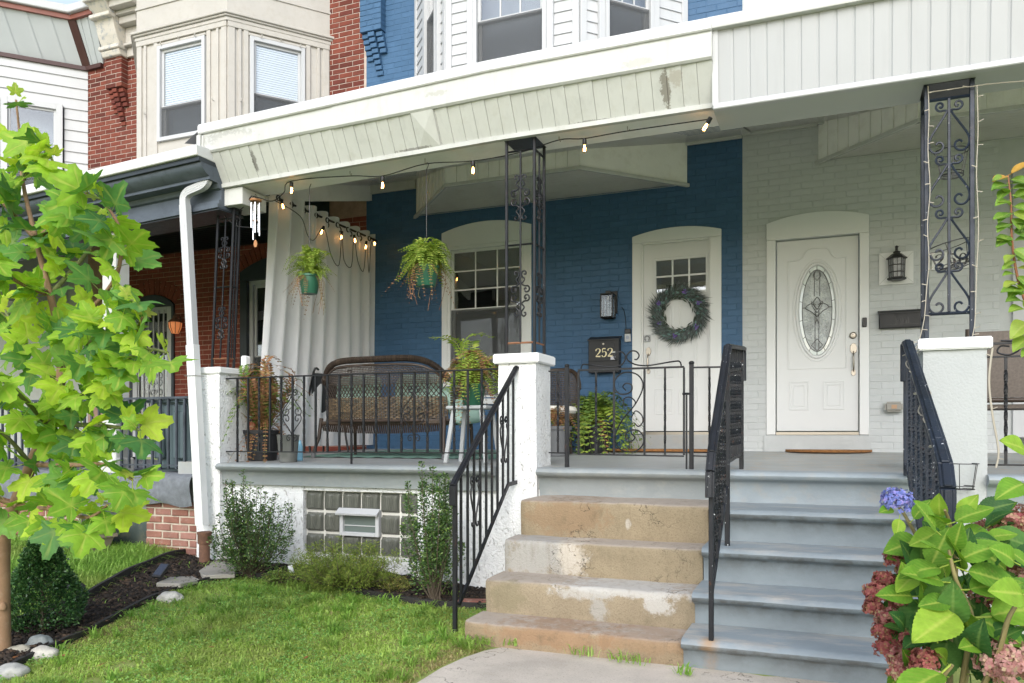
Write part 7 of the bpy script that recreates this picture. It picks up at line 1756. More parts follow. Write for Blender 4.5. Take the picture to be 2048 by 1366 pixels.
# ---- lawn
def lawnmat(name, c1, c2, c3):
    t = NT(name); g_ = t.n('NewGeometry'); ri = g_.outputs['Random Per Island']; P = g_.outputs['Position']
    cc = t.ramp(ri, (0, c1), (.6, c2), (1, c3)); cc = t.mix(t.math('MULTIPLY', t.step(t.noise(1.7, 4, .6, P), .45, .7), .5), cc, (.38, .4, .12))
    t.fin(cc, .5, None, .3); tr = t.n('BsdfTranslucent'); t.l(cc, tr.inputs['Color']); mx = t.n('MixShader'); mx.inputs[0].default_value = .5
    t.l(t.b.outputs[0], mx.inputs[1]); t.l(tr.outputs[0], mx.inputs[2]); t.l(mx.outputs[0], t.out.inputs['Surface']); return t.m
m_grass = lawnmat('grass_blade', (.38, .56, .1), (.52, .7, .16), (.62, .76, .26)); m_dry = lawnmat('dry_grass', (.42, .33, .15), (.55, .45, .24), (.36, .38, .14))
lawnpoly = [(p.x, p.y) for p in front] + [(-2.1, 4.45), (-1.95, 4.4), (-2.02, 4.2), (-2.06, 3.9), (-2.05, 2.2), (-5.2, 1.6)]
n0 = 85000; rx = rng.uniform(-5.4, -1.9, n0); ry = rng.uniform(2.3, 5.5, n0)
fp = np.array([(p.x, p.y) for p in front]); 
ok = np.array([inpoly(x, y, lawnpoly) and noise.noise(Vector((x * 3.1, y * 3.1, 8))) + .25 * noise.noise(Vector((x * 11, y * 11, 2))) > rng.uniform(-.75, -.2) for x, y in zip(rx, ry)]); rx, ry = rx[ok], ry[ok]
rz_ = np.array([gnd(x, y) for x, y in zip(rx, ry)])
edge = np.clip(1 - (-2.05 - rx) / .35, 0, 1) * np.clip((4.75 - ry) / .3, 0, 1) + .10 * (np.sin(rx * 4.1 + 1) * np.sin(ry * 3.3) > .35)
fd = np.clip(1 - np.abs(rx + 4.45) / .3, 0, 1) * np.clip((4.6 - ry), 0, 1) * .6
pd = np.clip(edge * .8 + fd + .09, 0, .9); dry = rng.uniform(0, 1, len(rx)) < pd
tuft = .55 + .6 * (np.sin(rx * 9 + ry * 4) * np.sin(ry * 8 - rx * 3) * .5 + .5)
P = np.stack([rx, ry, rz_], 1)
for msk, nm, mt, hl, la_ in ((~dry, 'lawn', m_grass, (.02, .06), 'green mixed lawn grass in front of the foundation'), (dry, 'dry_grass', m_dry, (.015, .05), 'dry straw coloured grass at the lawn edges')):
    q = P[msk]; n = len(q); Ln = rng.uniform(*hl, n) * tuft[msk]; wd = rng.uniform(.0016, .0042, n) * (1 + (rng.uniform(0, 1, n) < .1) * 1.2)
    V, F = blades(q, Ln, wd, rng.uniform(.7, 1.9, n), rng); tag(soup(nm, V, F, mt), la_, 'grass', kind='stuff')
# clover and broad weeds in the lawn
n = 16000; sel = rng.integers(0, len(P), n); q = P[sel] + np.stack([rng.normal(0, .01, n), rng.normal(0, .01, n), rng.uniform(.012, .045, n)], 1)
keep = (np.sin(q[:, 0] * 5.3) * np.sin(q[:, 1] * 6.1 + 1) > -.1) & (pd[sel] < .4); q = q[keep]
leafmesh('clover', q, rng.normal(0, 1, q.shape) * np.array([1, 1, .2]), rng.uniform(.01, .022, len(q)), rng.uniform(.008, .016, len(q)), leafmat('clover_leaf', (.12, .26, .06), (.18, .34, .08), (.26, .42, .12), .25), None, rng, .3)
tag(bpy.data.objects['clover'], 'low clover and broad weeds among the lawn grass', 'clover', kind='stuff')
# crabgrass tufts: long arching blades
n = 2600; sel = rng.integers(0, len(P), 130); ctr = np.repeat(P[sel], 20, 0)[:n]; V, F = blades(ctr + rng.normal(0, .012, ctr.shape) * np.array([1, 1, 0]), rng.uniform(.06, .14, len(ctr)), rng.uniform(.003, .006, len(ctr)), rng.uniform(.6, 1.5, len(ctr)), rng)
tag(soup('crabgrass', V, F, lawnmat('crabgrass_blade', (.2, .38, .06), (.3, .5, .09), (.38, .58, .14))), 'broad arching crabgrass tufts scattered in the lawn', 'grass', kind='stuff')
# long grass of the red house plot and along the bed
n = 26000; gx_ = rng.uniform(-8.5, -5.2, n); gy_ = rng.uniform(4.0, 5.82, n); bl_ = [(p.x, p.y) for p in back]
def beyond(x, y):
    for (xa, ya), (xb, yb) in zip(bl_, bl_[1:]):
        if ya <= y <= yb or yb <= y <= ya: return x < xa + (xb - xa) * (y - ya) / (yb - ya) - .02
    return x < -5.5
ok = np.array([beyond(x, y) for x, y in zip(gx_, gy_)]); gx_, gy_ = gx_[ok], gy_[ok]; q = np.stack([gx_, gy_, [gnd(x, y) for x, y in zip(gx_, gy_)]], 1)
V, F = blades(q, rng.uniform(.06, .17, len(q)), rng.uniform(.002, .006, len(q)), rng.uniform(.3, 1.3, len(q)), rng); tag(soup('long_grass', V, F, bpy.data.materials['crabgrass_blade']), 'long unmown grass in front of the red house', 'grass', kind='stuff')
sp_ = [(-2.06 + .05 * k, 4.41 - .02 * k) for k in range(1)]
pts = []
for (cx_, cy_, n_, s_) in ((-1.79, 4.47, 14, .02), (-1.1, 4.42, 40, .06), (-1.35, 4.44, 24, .05), (-.75, 4.3, 30, .03), (-2.0, 4.44, 60, .06), (-4.3, 5.6, 60, .1), (-3.4, 5.5, 60, .1), (-2.8, 5.45, 40, .1), (-5.1, 5.5, 40, .15), (-4.8, 4.3, 25, .25), (-4.9, 4.9, 30, .2)):
    for k in range(n_): pts.append((cx_ + rng.normal(0, s_), cy_ + rng.normal(0, s_ * .4), gnd(cx_, cy_) + .025))
q = np.array(pts); V, F = blades(q, rng.uniform(.03, .1, len(q)), rng.uniform(.002, .005, len(q)), rng.uniform(.3, 1.2, len(q)), rng); tag(soup('weeds', V, F, bpy.data.materials['crabgrass_blade']), 'small green weeds at the foot of the steps and in the mulch', 'weeds', kind='stuff')

# ================================================================== SHRUBS
def stems_shrub(name, label, base, n_st, hgt, spread, n_leaf, L, W, mat, seed, top=1.0, stemr=.004, cat='shrub', lower=.25):
    rnd = np.random.default_rng(seed); t = thing(name, label, cat, base); sm = MB(); PP, DD = [], []
    for k in range(n_st):
        a = rnd.uniform(0, 6.28); r = spread * rnd.uniform(.15, 1) ** .7; h = hgt * rnd.uniform(.3, 1.0) * (1 - .35 * (r / spread) ** 2 * top)
        p0 = Vector((rnd.normal(0, .02), rnd.normal(0, .02), 0)); p3 = Vector((r * math.cos(a), r * math.sin(a) * .8, h)); p1 = Vector((p3.x * .5, p3.y * .5, h * .35)); p2 = Vector((p3.x * .9, p3.y * .9, h * .7))
        C = catmull([p0, p1, p2, p3], 5); sm.tube(C, [stemr * (1 - .7 * i / len(C)) for i in range(len(C))], 4, cap=False)
        m = n_leaf // n_st
        for i in range(m):
            t_ = lower + (1 - lower) * rnd.uniform(0, 1) ** .8; x = t_ * (len(C) - 1); j = int(min(len(C) - 2, x)); p = C[j].lerp(C[j+1], x - j); tg = (C[j+1] - C[j]).normalized()
            sd_ = Vector(rnd.normal(0, 1, 3)); sd_ = (sd_ - tg * sd_.dot(tg)).normalized(); off = sd_ * rnd.uniform(0, .1) * (1.12 - t_)
            PP.append(p + off); DD.append(tg * .6 + sd_)
    sm.build('stems', paint('twig_bark', (.09, .07, .05), .8, .2, 12, .2, 90), t)
    leafmesh('leaves', np.array([tuple(p) for p in PP]), np.array([tuple(d) for d in DD]), rnd.uniform(.7, 1.2, len(PP)) * L, rnd.uniform(.8, 1.2, len(PP)) * W, mat, t, rnd); return t
def onground(px, py, z=.12): p = gz(px, py, z); return (p.x, p.y, gnd(p.x, p.y) + .015)
m_ilex = leafmat('small_holly_leaf', (.04, .09, .028), (.08, .16, .04), (.22, .32, .08), .15, .3, .5)
stems_shrub('holly_shrub', 'small leaved holly shrub at the left of the glass blocks', onground(503, 1160), 95, .95, .36, 10500, .023, .013, m_ilex, 11)
stems_shrub('holly_shrub', 'tall narrow small leaved holly shrub at the right of the glass blocks', onground(868, 1196), 40, 1.12, .24, 9500, .024, .0135, m_ilex, 12, top=.6)
m_heath = leafmat('heath_needle', (.1, .16, .03), (.18, .25, .045), (.32, .34, .08), .2)
stems_shrub('heath_shrub', 'low feathery green heath shrub below the glass blocks', onground(690, 1178), 260, .4, .48, 24000, .024, .0048, m_heath, 13, top=.9, stemr=.0025)
stems_shrub('ground_shrub', 'low yellowish sedum clump right of the heath shrub', onground(790, 1182), 40, .14, .17, 1500, .02, .009, leafmat('sedum_leaf', (.1, .13, .03), (.2, .22, .06), (.3, .24, .08), .2), 14)
stems_shrub('ground_shrub', 'low yellowish green clump left of the heath shrub', onground(560, 1170), 30, .12, .16, 1000, .022, .01, leafmat('clump_leaf', (.08, .14, .03), (.16, .24, .05), (.26, .25, .08), .2), 15)
# clipped boxwood
bxw = thing('boxwood', 'dark green cone shaped boxwood beside the young sycamore trunk', 'shrub', onground(85, 1238)); rnd = np.random.default_rng(5)
n = 15000; u = rnd.uniform(0, 1, n) ** .75; th = rnd.uniform(0, 6.283, n); hh = u
rad = .265 * np.clip((1.05 - hh) ** .8, 0, 1) * np.clip(.55 + hh * 3, 0, 1) * (1 + .13 * np.sin(th * 4 + hh * 11) + .10 * np.sin(th * 7 - hh * 19)) * rnd.uniform(.72, 1.04, n) ** .4
PP = np.stack([rad * np.cos(th), rad * np.sin(th), .04 + .6 * hh], 1) + rnd.normal(0, .008, (n, 3)); DD = np.stack([np.cos(th), np.sin(th), rnd.uniform(-.1, 1.1, n)], 1) + rnd.normal(0, .5, (n, 3))
leafmesh('leaves', PP, DD, rnd.uniform(.018, .03, n), rnd.uniform(.011, .017, n), leafmat('boxwood_leaf', (.02, .065, .02), (.05, .12, .036), (.11, .21, .06), .12, .3, .5), bxw, rnd)
sm = MB(); sm.tube([(0, 0, -.02), (0, 0, .45)], [.014, .004], 6)
for k in range(22): a = k * 2.4; z = .05 + .02 * k; r = .18 * (1 - .6 * k / 22); sm.tube([(0, 0, z), (r * math.cos(a), r * math.sin(a), z + .12)], .003, 4)
sm.build('stems', bpy.data.materials['twig_bark'], bxw)
rnd = np.random.default_rng(77); wp = thing('weeds', 'pale green weeds growing out of the tan planter', 'weeds', (pz.location.x, pz.location.y, pz.location.z + .16)); n = 700
q = np.stack([rnd.uniform(-.42, .42, n), rnd.uniform(-.12, .12, n), rnd.uniform(0, .05, n)], 1); V, F = blades(q, rnd.uniform(.05, .2, n), rnd.uniform(.004, .009, n), rnd.uniform(.2, 1.4, n), rnd); tag(soup('blades', V, F, bpy.data.materials['crabgrass_blade'], wp), kind='stuff')

# ================================================================== YOUNG SYCAMORE
def lobed_leaf(mat, seed):
    rd = random.Random(seed); n = 75; b = MB(); vein = []
    lobes = [(0, 1.0, 36), (60 + rd.uniform(-4, 4), .9 * rd.uniform(.92, 1.05), 34), (-60 + rd.uniform(-4, 4), .9 * rd.uniform(.92, 1.05), 34), (122, .62, 34), (-122, .62, 34)]
    def rad(a):
        r = .3
        for c, L, w in lobes:
            d = abs((a - c + 180) % 360 - 180)
            if d < w * 1.5: r = max(r, L * (1 - .5 * (d / w) ** 1.05))
        if abs(a) > 152: r *= max(.12, 1 - (abs(a) - 152) / 32)
        return r
    ang = [-180 + 360 * i / n for i in range(n)]
    cu, fo = rd.uniform(-.38, .02), rd.uniform(-.05, .3)
    def zz(x, y, r): return cu * r * r + .09 * math.sin(4 * x + seed) * r + .07 * math.sin(5 * y + 2 * seed) * r + fo * abs(x)
    b.v.append((0, .3, 0)); vein.append(1)
    for ring_ in (.33, .66, 1.0):
        for i, a in enumerate(ang):
            r = rad(a) * ring_ * (1 + ((.06 if i % 3 == 0 else -.035) if ring_ == 1 else 0)); x, y = math.sin(R(a)) * r, math.cos(R(a)) * r + .3 
            isv = any(abs((a - c + 180) % 360 - 180) < 2.6 for c, _, _ in lobes)
            b.v.append((x, y, zz(x, y, r) - (.02 if isv and ring_ < 1 else 0))); vein.append(1.0 if isv and ring_ < 1 else 0.0)
    for i in range(n):
        j = (i + 1) % n; b.f.append((0, 1 + i, 1 + j))
        for k in range(2): b.f.append((1 + k*n + i, 1 + (k+1)*n + i, 1 + (k+1)*n + j, 1 + k*n + j))
    nv = len(b.v); b.tube([(0, -.42, .1), (0, -.1, .03), (0, .3, -.005)], .014, 4, cap=False); vein += [1.0] * (len(b.v) - nv)
    me = bpy.data.meshes.new('leaf'); me.from_pydata(b.v, [], b.f); me.materials.append(mat); me.shade_smooth()
    at_ = me.attributes.new('vein', 'FLOAT', 'POINT'); at_.data.foreach_set('value', vein); return me
m_syc = leafmat('sycamore_leaf', (.16, .34, .04), (.32, .51, .045), (.48, .62, .055), .45, .5, .25, (.5, .55, .12))
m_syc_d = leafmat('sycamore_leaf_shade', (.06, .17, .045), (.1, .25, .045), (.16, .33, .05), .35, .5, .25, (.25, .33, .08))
m_syc_y = leafmat('sycamore_leaf_young', (.28, .44, .05), (.4, .5, .07), (.5, .5, .2), .45, .4, .35, (.6, .55, .15))
tree = thing('sycamore_sapling', 'young sycamore with large lobed leaves at the left edge', 'tree')
m_bark = paint('tan_sapling_bark', (.22, .135, .075), .8, .18, 9, .4, 60, (.3, .22, .15), .5)
tb = gz(6, 1312, .02); YT = tb.y
trunk = catmull([(tb.x, tb.y, -.03), at(3, 1180, YT), at(6, 1075, YT - .02), at(30, 1010, YT - .06), at(62, 930, YT - .1), at(95, 850, YT - .15), at(120, 770, YT - .18), at(120, 680, YT - .2), at(100, 590, YT - .2), at(72, 480, YT - .2), at(45, 360, YT - .2), at(38, 260, YT - .2), at(32, 200, YT - .2)], 5)
MB().tube(trunk, [.046 if i < 10 else max(.006, .04 * (1 - (i - 10) / (len(trunk) - 8))) for i in range(len(trunk))], 9).build('trunk', m_bark, tree, smooth=60)
kn = MB()
for k, (i, a) in enumerate(((3, 200), (6, 150), (8, 280), (4, 330))): c = trunk[i] + Vector((.05 * math.cos(R(a)), .05 * math.sin(R(a)), 0)); kn.lathe([(.02, -.02), (.024, 0), (.012, .02), (.001, .024)], c, 7)
tag(kn.build('bark_knots', m_bark, tree, smooth=60), kind='stuff')
brs = [([(95, 850), (170, 785), (230, 735), (290, 700), (335, 705)], -.5), ([(62, 930), (150, 930), (215, 930), (265, 960)], -.55), ([(120, 770), (60, 700), (20, 640), (-20, 560)], .1), ([(120, 680), (190, 610), (235, 545), (240, 460), (205, 400)], -.3),
       ([(100, 590), (170, 510), (215, 440)], .1), ([(30, 1010), (110, 1020), (175, 1035), (215, 1010)], -.4), ([(95, 850), (180, 850), (240, 855), (280, 860)], -.2), ([(72, 480), (130, 430), (175, 385)], -.3), ([(62, 930), (20, 880), (-40, 830)], -.3),
       ([(230, 735), (270, 670), (285, 635)], -.45), ([(45, 360), (80, 300), (105, 320)], -.3), ([(72, 480), (20, 420), (-30, 380)], -.1), ([(120, 770), (170, 700), (215, 640), (265, 600)], -.5), ([(30, 1010), (-20, 990), (-60, 950)], -.2), ([(95, 850), (40, 790), (-20, 740)], -.6), ([(100, 590), (30, 560), (-30, 500)], -.5)]
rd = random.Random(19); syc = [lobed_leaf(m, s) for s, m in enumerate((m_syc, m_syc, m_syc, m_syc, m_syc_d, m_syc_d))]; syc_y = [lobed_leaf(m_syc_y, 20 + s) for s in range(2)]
camp = Vector((0, 0, CAMZ)); nleaf = 0
def put_leaf(p, d, size, young=False):
    d = Vector(d).normalized(); tocam = (camp - p).normalized()
    n_ = (tocam * rd.uniform(.35, 1.0) + Vector((0, 0, rd.uniform(.25, 1.0))) + Vector([rd.uniform(-.5, .5) for _ in range(3)])).normalized()
    n_ = (n_ - d * n_.dot(d)).normalized(); x_ = d.cross(n_); Mx = Matrix((x_, d, n_)).transposed().to_4x4()
    o = link('leaf', rd.choice(syc_y if young else syc), tree); o.matrix_local = Matrix.Translation(p) @ Mx @ Matrix.Diagonal((size, size, size, 1)) @ Matrix.Translation((0, .42, -.1))
for ib, (pp, dy) in enumerate(brs):
    n_ = len(pp); C = catmull([at(x, y, YT - .18 + dy * i / (n_ - 1) * .9) for i, (x, y) in enumerate(pp)], 6)
    MB().tube(C, [.013 * (1 - .75 * i / len(C)) + .002 for i in range(len(C))], 6).build('branch', m_bark if ib % 2 else paint('green_twig', (.14, .16, .06), .7, .2, 9, .2, 60) if ib == 0 else bpy.data.materials['green_twig'], tree, smooth=60)
    tot = sum((C[i+1] - C[i]).length for i in range(len(C) - 1)); s_acc = 0; nxt = .05; side = 1
    for i in range(len(C) - 1):
        seg = C[i+1] - C[i]; s_acc += seg.length
        if s_acc >= nxt:
            side = -side; tg = seg.normalized(); f_ = s_acc / tot
            lat = tg.cross(Vector((0, -1, .2))).normalized() * side
            d = tg * .5 + lat * rd.uniform(.3, .9) + Vector((rd.uniform(-.3, .3), -rd.uniform(.1, .7), -rd.uniform(.1, .6)))
            put_leaf(C[i], d, rd.uniform(.085, .165) * (1.05 - .3 * f_)); nxt += rd.uniform(.05, .09)
            if rd.random() < .5: put_leaf(C[i], Vector((rd.uniform(-1, 1), rd.uniform(-1, .4), rd.uniform(-.8, .4))), rd.uniform(.09, .15))
    put_leaf(C[-1], (C[-1] - C[-3]) + Vector((0, -.02, -.02)), .14); put_leaf(C[-1], Vector((rd.uniform(-1, 1), -.5, .6)), .045, True); put_leaf(C[-1], Vector((rd.uniform(-1, 1), -.3, .3)), .06, rd.random() < .6)
for i in range(26, len(trunk) - 1):
    if i % 2 == 0: put_leaf(trunk[i], Vector((rd.uniform(-1, 1), rd.uniform(-1, .3), rd.uniform(-.4, .5))), rd.uniform(.1, .15) * (1 - .4 * max(0, i - 45) / 20))
put_leaf(trunk[-1], Vector((.2, -.2, 1)), .055, True); put_leaf(trunk[-2], Vector((.9, -.2, .3)), .05, True)

# ================================================================== HYDRANGEA
def ovate_leaf(mat, seed, fold=.18):
    b = MB(); vein = []; nu, nv = 29, 13
    for i in range(nu):
        t = i / (nu - 1); w = .36 * math.sin(math.pi * min(1, t ** .8 * 1.0)) ** .8 * (1 - .25 * t) + (.0 if 0 < i < nu - 1 else .0)
        w *= 1 + (.03 if i % 2 else -.03)
        for j in range(nv):
            s = -1 + 2 * j / (nv - 1); x = w * s
            b.v.append((x, t, fold * abs(x) - .25 * (t - .4) ** 2 - .014 * math.cos((t * 9 - abs(s) * 2.2) * 2 * math.pi) * (abs(s) > .05) * (abs(s) < .97) + .02 * math.sin(seed + 5 * t)))
            sidev = abs(((t * 9 - abs(s) * 2.2) % 1) - .5) < .13; vein.append(1.0 if j == nv // 2 else .22 if sidev else 0.0)
    for i in range(nu - 1):
        for j in range(nv - 1): b.f.append((i*nv + j, (i+1)*nv + j, (i+1)*nv + j + 1, i*nv + j + 1))
    n0_ = len(b.v); b.tube([(0, -.22, 0), (0, 0, -.04)], .018, 4, cap=False); vein += [1.0] * (len(b.v) - n0_)
    me = bpy.data.meshes.new('leaf'); me.from_pydata(b.v, [], b.f); me.materials.append(mat); me.shade_smooth()
    a_ = me.attributes.new('vein', 'FLOAT', 'POINT'); a_.data.foreach_set('value', vein); return me
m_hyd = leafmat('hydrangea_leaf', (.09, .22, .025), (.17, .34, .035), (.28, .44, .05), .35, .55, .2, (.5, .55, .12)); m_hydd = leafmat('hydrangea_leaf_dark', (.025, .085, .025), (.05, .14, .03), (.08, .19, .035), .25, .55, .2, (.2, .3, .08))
hyd = thing('hydrangea', 'hydrangea bush with one blue bloom and faded pink flower heads', 'hydrangea', (0, 0, 0))
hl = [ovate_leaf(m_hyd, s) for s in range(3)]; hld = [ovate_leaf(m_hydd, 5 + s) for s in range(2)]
HB = Vector((.62, 3.0, 0)); YH = 3.05
def hpt(px, py, dy=0): return at(px, py, YH + dy)
stm = [[(1905, 1500, .1), (1930, 1330, .0), (1945, 1240, -.05), (1912, 1160, -.1), (1898, 1100, -.1)], [(1905, 1500, .15), (1900, 1300, .2), (1912, 1120, .2), (1900, 1050, .15), (1890, 1020, .1)], [(1905, 1500, .2), (1850, 1250, .3), (1840, 1100, .35), (1815, 1040, .35), (1795, 1010, .35)], [(1905, 1500, .0), (1990, 1320, -.15), (2020, 1230, -.2), (2060, 1180, -.2)], [(1905, 1500, 0), (1880, 1380, -.2), (1905, 1330, -.25)], [(1905, 1500, .3), (1960, 1200, .45), (1975, 1080, .45)]]
for k, s_ in enumerate(stm):
    C = catmull([hpt(x, y, d) for x, y, d in s_], 5); MB().tube(C, [.011 - .006 * i / len(C) for i in range(len(C))], 6).build('stem', paint('hydrangea_stem', (.2, .17, .07), .6, .2, 9, .2, 60) if k == 0 else bpy.data.materials['hydrangea_stem'], hyd, smooth=60)
def hleaf(px, py, dy, ang, L, tiltn=.5, dark=False, seed=0):
    """leaf with its base at a pixel; ang = direction of the tip seen from the street, degrees, 0 = right"""
    r_ = random.Random(seed + px * 7 + py); p = hpt(px, py, dy)
    xr = Vector((cs, sn, 0)); d = (xr * math.cos(R(ang)) + Vector((0, 0, 1)) * math.sin(R(ang)) + Vector((sn, -cs, 0)) * r_.uniform(.1, .6)).normalized()
    n_ = ((camp - p).normalized() * tiltn + Vector((0, 0, 1)) * (1 - tiltn) + Vector([r_.uniform(-.25, .25) for _ in range(3)])).normalized(); n_ = (n_ - d * n_.dot(d)).normalized()
    Mx = Matrix((d.cross(n_), d, n_)).transposed().to_4x4(); o = link('leaf', r_.choice(hld if dark else hl), hyd); L *= .8; o.matrix_local = Matrix.Translation(p) @ Mx @ Matrix.Diagonal((L, L, L, 1)) @ Matrix.Translation((0, .2, 0))
for a in [(1898, 1050, .1, 155, .16), (1895, 1048, .1, 25, .17), (1888, 1060, .12, 200, .15), (1905, 1060, .1, -10, .17), (1880, 1040, .15, 110, .12), (1912, 1040, .15, 60, .12), (1850, 1075, .25, 195, .19), (1860, 1090, .2, 230, .14), (1925, 1070, .2, -40, .2), (1905, 1120, -.1, 150, .17), (1905, 1125, -.1, 30, .17), (1895, 1130, -.1, 190, .18), (1915, 1135, -.1, -15, .2),
          (1905, 1110, -.08, 90, .13), (1900, 1165, -.1, 165, .2), (1918, 1180, -.1, 10, .21), (1912, 1200, -.1, 185, .14), (1925, 1215, -.1, 200, .26), (1950, 1235, -.1, 15, .3), (1935, 1225, -.1, -30, .2), (1900, 1330, -.25, 205, .25), (1965, 1290, -.1, 175, .12), (1975, 1200, .0, 20, .2), (1820, 1045, .3, 60, .12), (1800, 1030, .3, 250, .1), (1790, 1015, .35, 190, .09), (2040, 1130, -.1, 150, .14), (2060, 1190, -.2, 170, .18),
          (2060, 960, -.1, 200, .16), (2060, 905, -.1, 160, .14), (1840, 1110, .3, 180, .16)]: hleaf(*a, tiltn=.55)
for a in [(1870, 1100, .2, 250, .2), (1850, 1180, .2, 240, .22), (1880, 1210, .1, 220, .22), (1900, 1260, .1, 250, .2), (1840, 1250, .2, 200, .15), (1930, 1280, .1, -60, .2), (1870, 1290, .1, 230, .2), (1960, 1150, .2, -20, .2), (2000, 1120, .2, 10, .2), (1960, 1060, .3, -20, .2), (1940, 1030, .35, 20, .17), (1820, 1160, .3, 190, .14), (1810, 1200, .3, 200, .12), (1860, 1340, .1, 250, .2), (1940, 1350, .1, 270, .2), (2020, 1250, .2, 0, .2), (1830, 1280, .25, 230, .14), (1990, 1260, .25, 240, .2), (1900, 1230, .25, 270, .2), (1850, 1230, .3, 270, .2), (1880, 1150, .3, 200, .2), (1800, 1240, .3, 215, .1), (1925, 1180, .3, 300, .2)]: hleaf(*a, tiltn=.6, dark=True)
rdh = random.Random(91)
for k in range(95):
    x = rdh.gauss(1915, 62); y = rdh.uniform(1040, 1390); y += max(0, (abs(x - 1900) - 60)) * .7
    if y < 1400 and x > 1810: hleaf(int(x), int(y), rdh.uniform(-.12, .4), 90 + (1905 - x) * .8 + rdh.uniform(-75, 75), rdh.uniform(.1, .2), .5, rdh.random() < .55, k)
def flower_head(px, py, dy, r, mat, n, fs, seed, squash=.85):
    rnd = np.random.default_rng(seed); c = hpt(px, py, dy); V, F = [], []
    for k in range(n):
        d = Vector(rnd.normal(0, 1, 3)).normalized()
        if d.z < -.6: d.z *= -.5; d.normalize()
        p = Vector((d.x * r, d.y * r, d.z * r * squash)) * rnd.uniform(.7, 1.15); n_ = (d + Vector(rnd.normal(0, .35, 3))).normalized(); a_ = n_.orthogonal().normalized(); b_ = n_.cross(a_); rot = rnd.uniform(0, 1.57)
        for q in range(4):
            an = rot + q * 1.5708; dd = a_ * math.cos(an) + b_ * math.sin(an); ss = n_.cross(dd); f_ = fs * rnd.uniform(.75, 1.15); o = len(V)
            V += [p, p + dd * f_ * .55 + ss * f_ * .42 + n_ * f_ * .12, p + dd * f_ + n_ * f_ * rnd.uniform(-.1, .25), p + dd * f_ * .55 - ss * f_ * .42 + n_ * f_ * .12]; F += [(o, o+1, o+2, o+3)]
    ob = soup('flower_head', np.array([tuple(v + c) for v in V]), np.array(F), mat, hyd); return ob
m_blu = leafmat('blue_petal', (.13, .18, .5), (.24, .26, .62), (.36, .28, .62), .25, .6, .2); m_pnk = leafmat('faded_pink_petal', (.3, .08, .085), (.42, .2, .17), (.4, .34, .18), .25, .7, .15); m_pnk2 = leafmat('pale_pink_petal', (.42, .2, .19), (.52, .3, .27), (.42, .36, .2), .25, .7, .15); m_dpk = leafmat('dry_red_petal', (.24, .05, .06), (.36, .13, .11), (.26, .18, .08), .2, .7, .15)
o = flower_head(1794, 1004, .35, .056, m_blu, 260, .011, 1, .9); o['label'] = 'round blue flower head'
for k, (x, y, dy, r, m_) in enumerate(((1790, 1118, .25, .036, m_dpk), (1768, 1160, .25, .036, m_dpk), (1752, 1185, .2, .04, m_dpk), (1745, 1215, .2, .034, m_dpk), (1775, 1235, .15, .04, m_pnk), (1770, 1262, .15, .042, m_dpk), (1778, 1295, .15, .048, m_dpk), (1805, 1318, .05, .045, m_pnk), (1850, 1322, -.1, .045, m_dpk), (1812, 1350, -.05, .05, m_pnk), (1850, 1362, -.15, .05, m_pnk2), (1815, 1140, .3, .036, m_pnk2), (1800, 1205, .2, .036, m_dpk), (1822, 1280, .05, .04, m_dpk), (2000, 1040, .5, .085, m_pnk), (2040, 1050, .4, .085, m_pnk), (1995, 1065, .6, .07, m_pnk), (2010, 1140, .4, .09, m_pnk2), (2045, 1170, .3, .09, m_pnk2), (1985, 1190, .35, .08, m_pnk), (2030, 1220, .2, .09, m_pnk), (2010, 1320, -.1, .085, m_pnk2), (2045, 1345, -.15, .08, m_pnk2))):
    flower_head(x, y, dy, r, m_, 130 if r < .07 else 220, .016 if m_ in (m_pnk2,) else .0135, 40 + k, .8)
# leafy shoot at the right edge
shz = thing('shrub_shoot', 'thin leafy shrub shoot with orange tip at the right edge', 'shrub')
YS = 3.9; C = catmull([(at(2120, 900, YS).x, YS, 0), at(2110, 900, YS), at(2060, 640, YS), at(2036, 560, YS), at(2024, 480, YS), at(2022, 410, YS), at(2016, 350, YS)], 6)
MB().tube(C, [.008 - .005 * i / len(C) for i in range(len(C))], 6).build('stem', paint('red_stem', (.25, .1, .05), .6, .2, 9, .1, 60), shz, smooth=60)
m_sh = leafmat('shoot_leaf', (.12, .25, .035), (.2, .34, .05), (.3, .38, .06), .35, .35, .4, (.4, .45, .12)); m_sho = leafmat('orange_leaf', (.5, .26, .05), (.55, .34, .08), None, .35)
shl = [ovate_leaf(m_sh, 30 + s, .3) for s in range(2)]; sho = [ovate_leaf(m_sho, 40, .3)]; rd = random.Random(4)
for i in range(9, len(C)):
    for s in (-1, 1):
        p = C[i]; d = (Vector((cs, sn, 0)) * s * rd.uniform(.5, 1) + Vector((0, -.4, rd.uniform(-.9, .4)))).normalized(); n_ = Vector((rd.uniform(-.3, .3), -.6, .7)); n_ = (n_ - d * n_.dot(d)).normalized()
        L = rd.uniform(.06, .09) * (1.5 if i < 16 else 1.0); o = link('leaf', rd.choice(sho if i > len(C) - 2 else shl), shz); o.matrix_local = Matrix.Translation(p) @ Matrix((d.cross(n_), d, n_)).transposed().to_4x4() @ Matrix.Diagonal((L, L, L, 1)) @ Matrix.Translation((0, .15, 0))

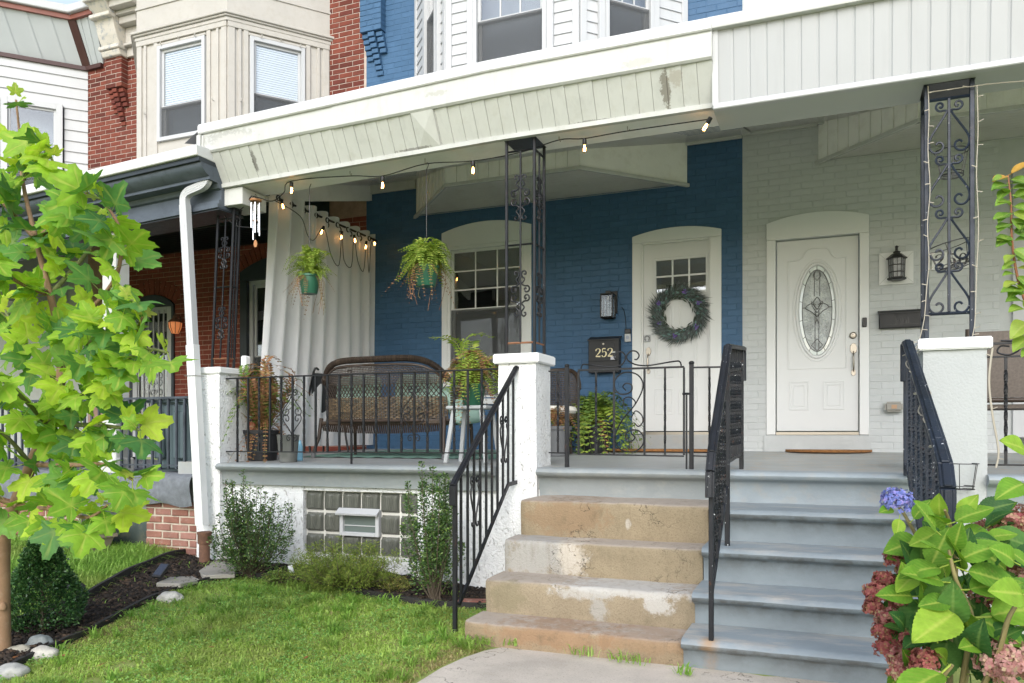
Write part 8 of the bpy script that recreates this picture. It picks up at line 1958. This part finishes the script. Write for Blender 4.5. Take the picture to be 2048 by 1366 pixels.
# dry leaves lying about
m_dead = leafmat('dead_leaf', (.2, .08, .03), (.32, .15, .06), (.26, .17, .08), .1); dl = [ovate_leaf(m_dead, 60 + k, -.3) for k in range(2)]; rd = random.Random(8)
for px, py, la_ in ((55, 1318, 'dry brown leaf between the pale oval and the speckled stone'), (36, 1320, 'dry brown leaf at the foot of the sycamore trunk'), (128, 1288, 'dry brown leaf against the rubber edging right of the pale oval stone'),
                    (118, 1318, 'dry brown leaf on the lawn just outside the edging below the stones'), (210, 1330, 'dry brown leaf on the bottom left part of the lawn'), (420, 1300, 'dry brown leaf on the lawn in line with the first holly shrub'),
                    (610, 1320, 'dry brown leaf near the bottom edge in the middle of the lawn'), (770, 1240, 'dry brown leaf on the lawn below the narrow holly shrub')):
    p = gz(px, py, .04); L = rd.uniform(.03, .055); o = link('fallen_leaf', rd.choice(dl), None, (p.x, p.y, gnd(p.x, p.y) + .05), (rd.uniform(-.4, .4), rd.uniform(-.4, .4), rd.uniform(0, 6.28)), L)
    tag(o, la_, 'leaf', 'dry leaves on the ground')
# grass of the plots to either side, mostly outside the photograph
n = 30000; gx_ = np.concatenate([rng.uniform(.7, 3.6, n // 2), rng.uniform(-9.5, -5.0, n // 2)]); gy_ = np.concatenate([rng.uniform(2.6, 5.75, n // 2), rng.uniform(2.2, 5.0, n // 2)])
ok = np.array([(x > 0 and (x > .95 or y < 4.3)) or (x < 0 and not inpoly(x, y, bedpoly) and not inpoly(x, y, lawnpoly) and (beyond(x, y) if y > back[1].y else x < back[1].x + (y - back[1].y) * -.2)) for x, y in zip(gx_, gy_)])
gx_, gy_ = gx_[ok], gy_[ok]; q = np.stack([gx_, gy_, [gnd(x, y) + (.03 if x > 0 else 0) for x, y in zip(gx_, gy_)]], 1)
V, F = blades(q, rng.uniform(.03, .09, len(q)), rng.uniform(.002, .0045, len(q)), rng.uniform(.6, 1.6, len(q)), rng); tag(soup('side_lawn', V, F, m_grass), 'grass of the neighbouring plots beside the sycamore and the hydrangea', 'grass', kind='stuff')

# ================================================================== put every thing's empty at its own base
bpy.context.view_layer.update()
for o in list(col.objects):
    if o.type == 'EMPTY' and o.parent is None and o.location.length < 1e-9:
        lo = Vector((1e9,) * 3); hi = Vector((-1e9,) * 3)
        for c in o.children_recursive:
            if c.type == 'MESH':
                for k in c.bound_box:
                    p = c.matrix_world @ Vector(k); lo = Vector(map(min, lo, p)); hi = Vector(map(max, hi, p))
        base = Vector(((lo.x + hi.x) / 2, (lo.y + hi.y) / 2, lo.z))
        for c in o.children: c.location = c.location - base
        o.location = base
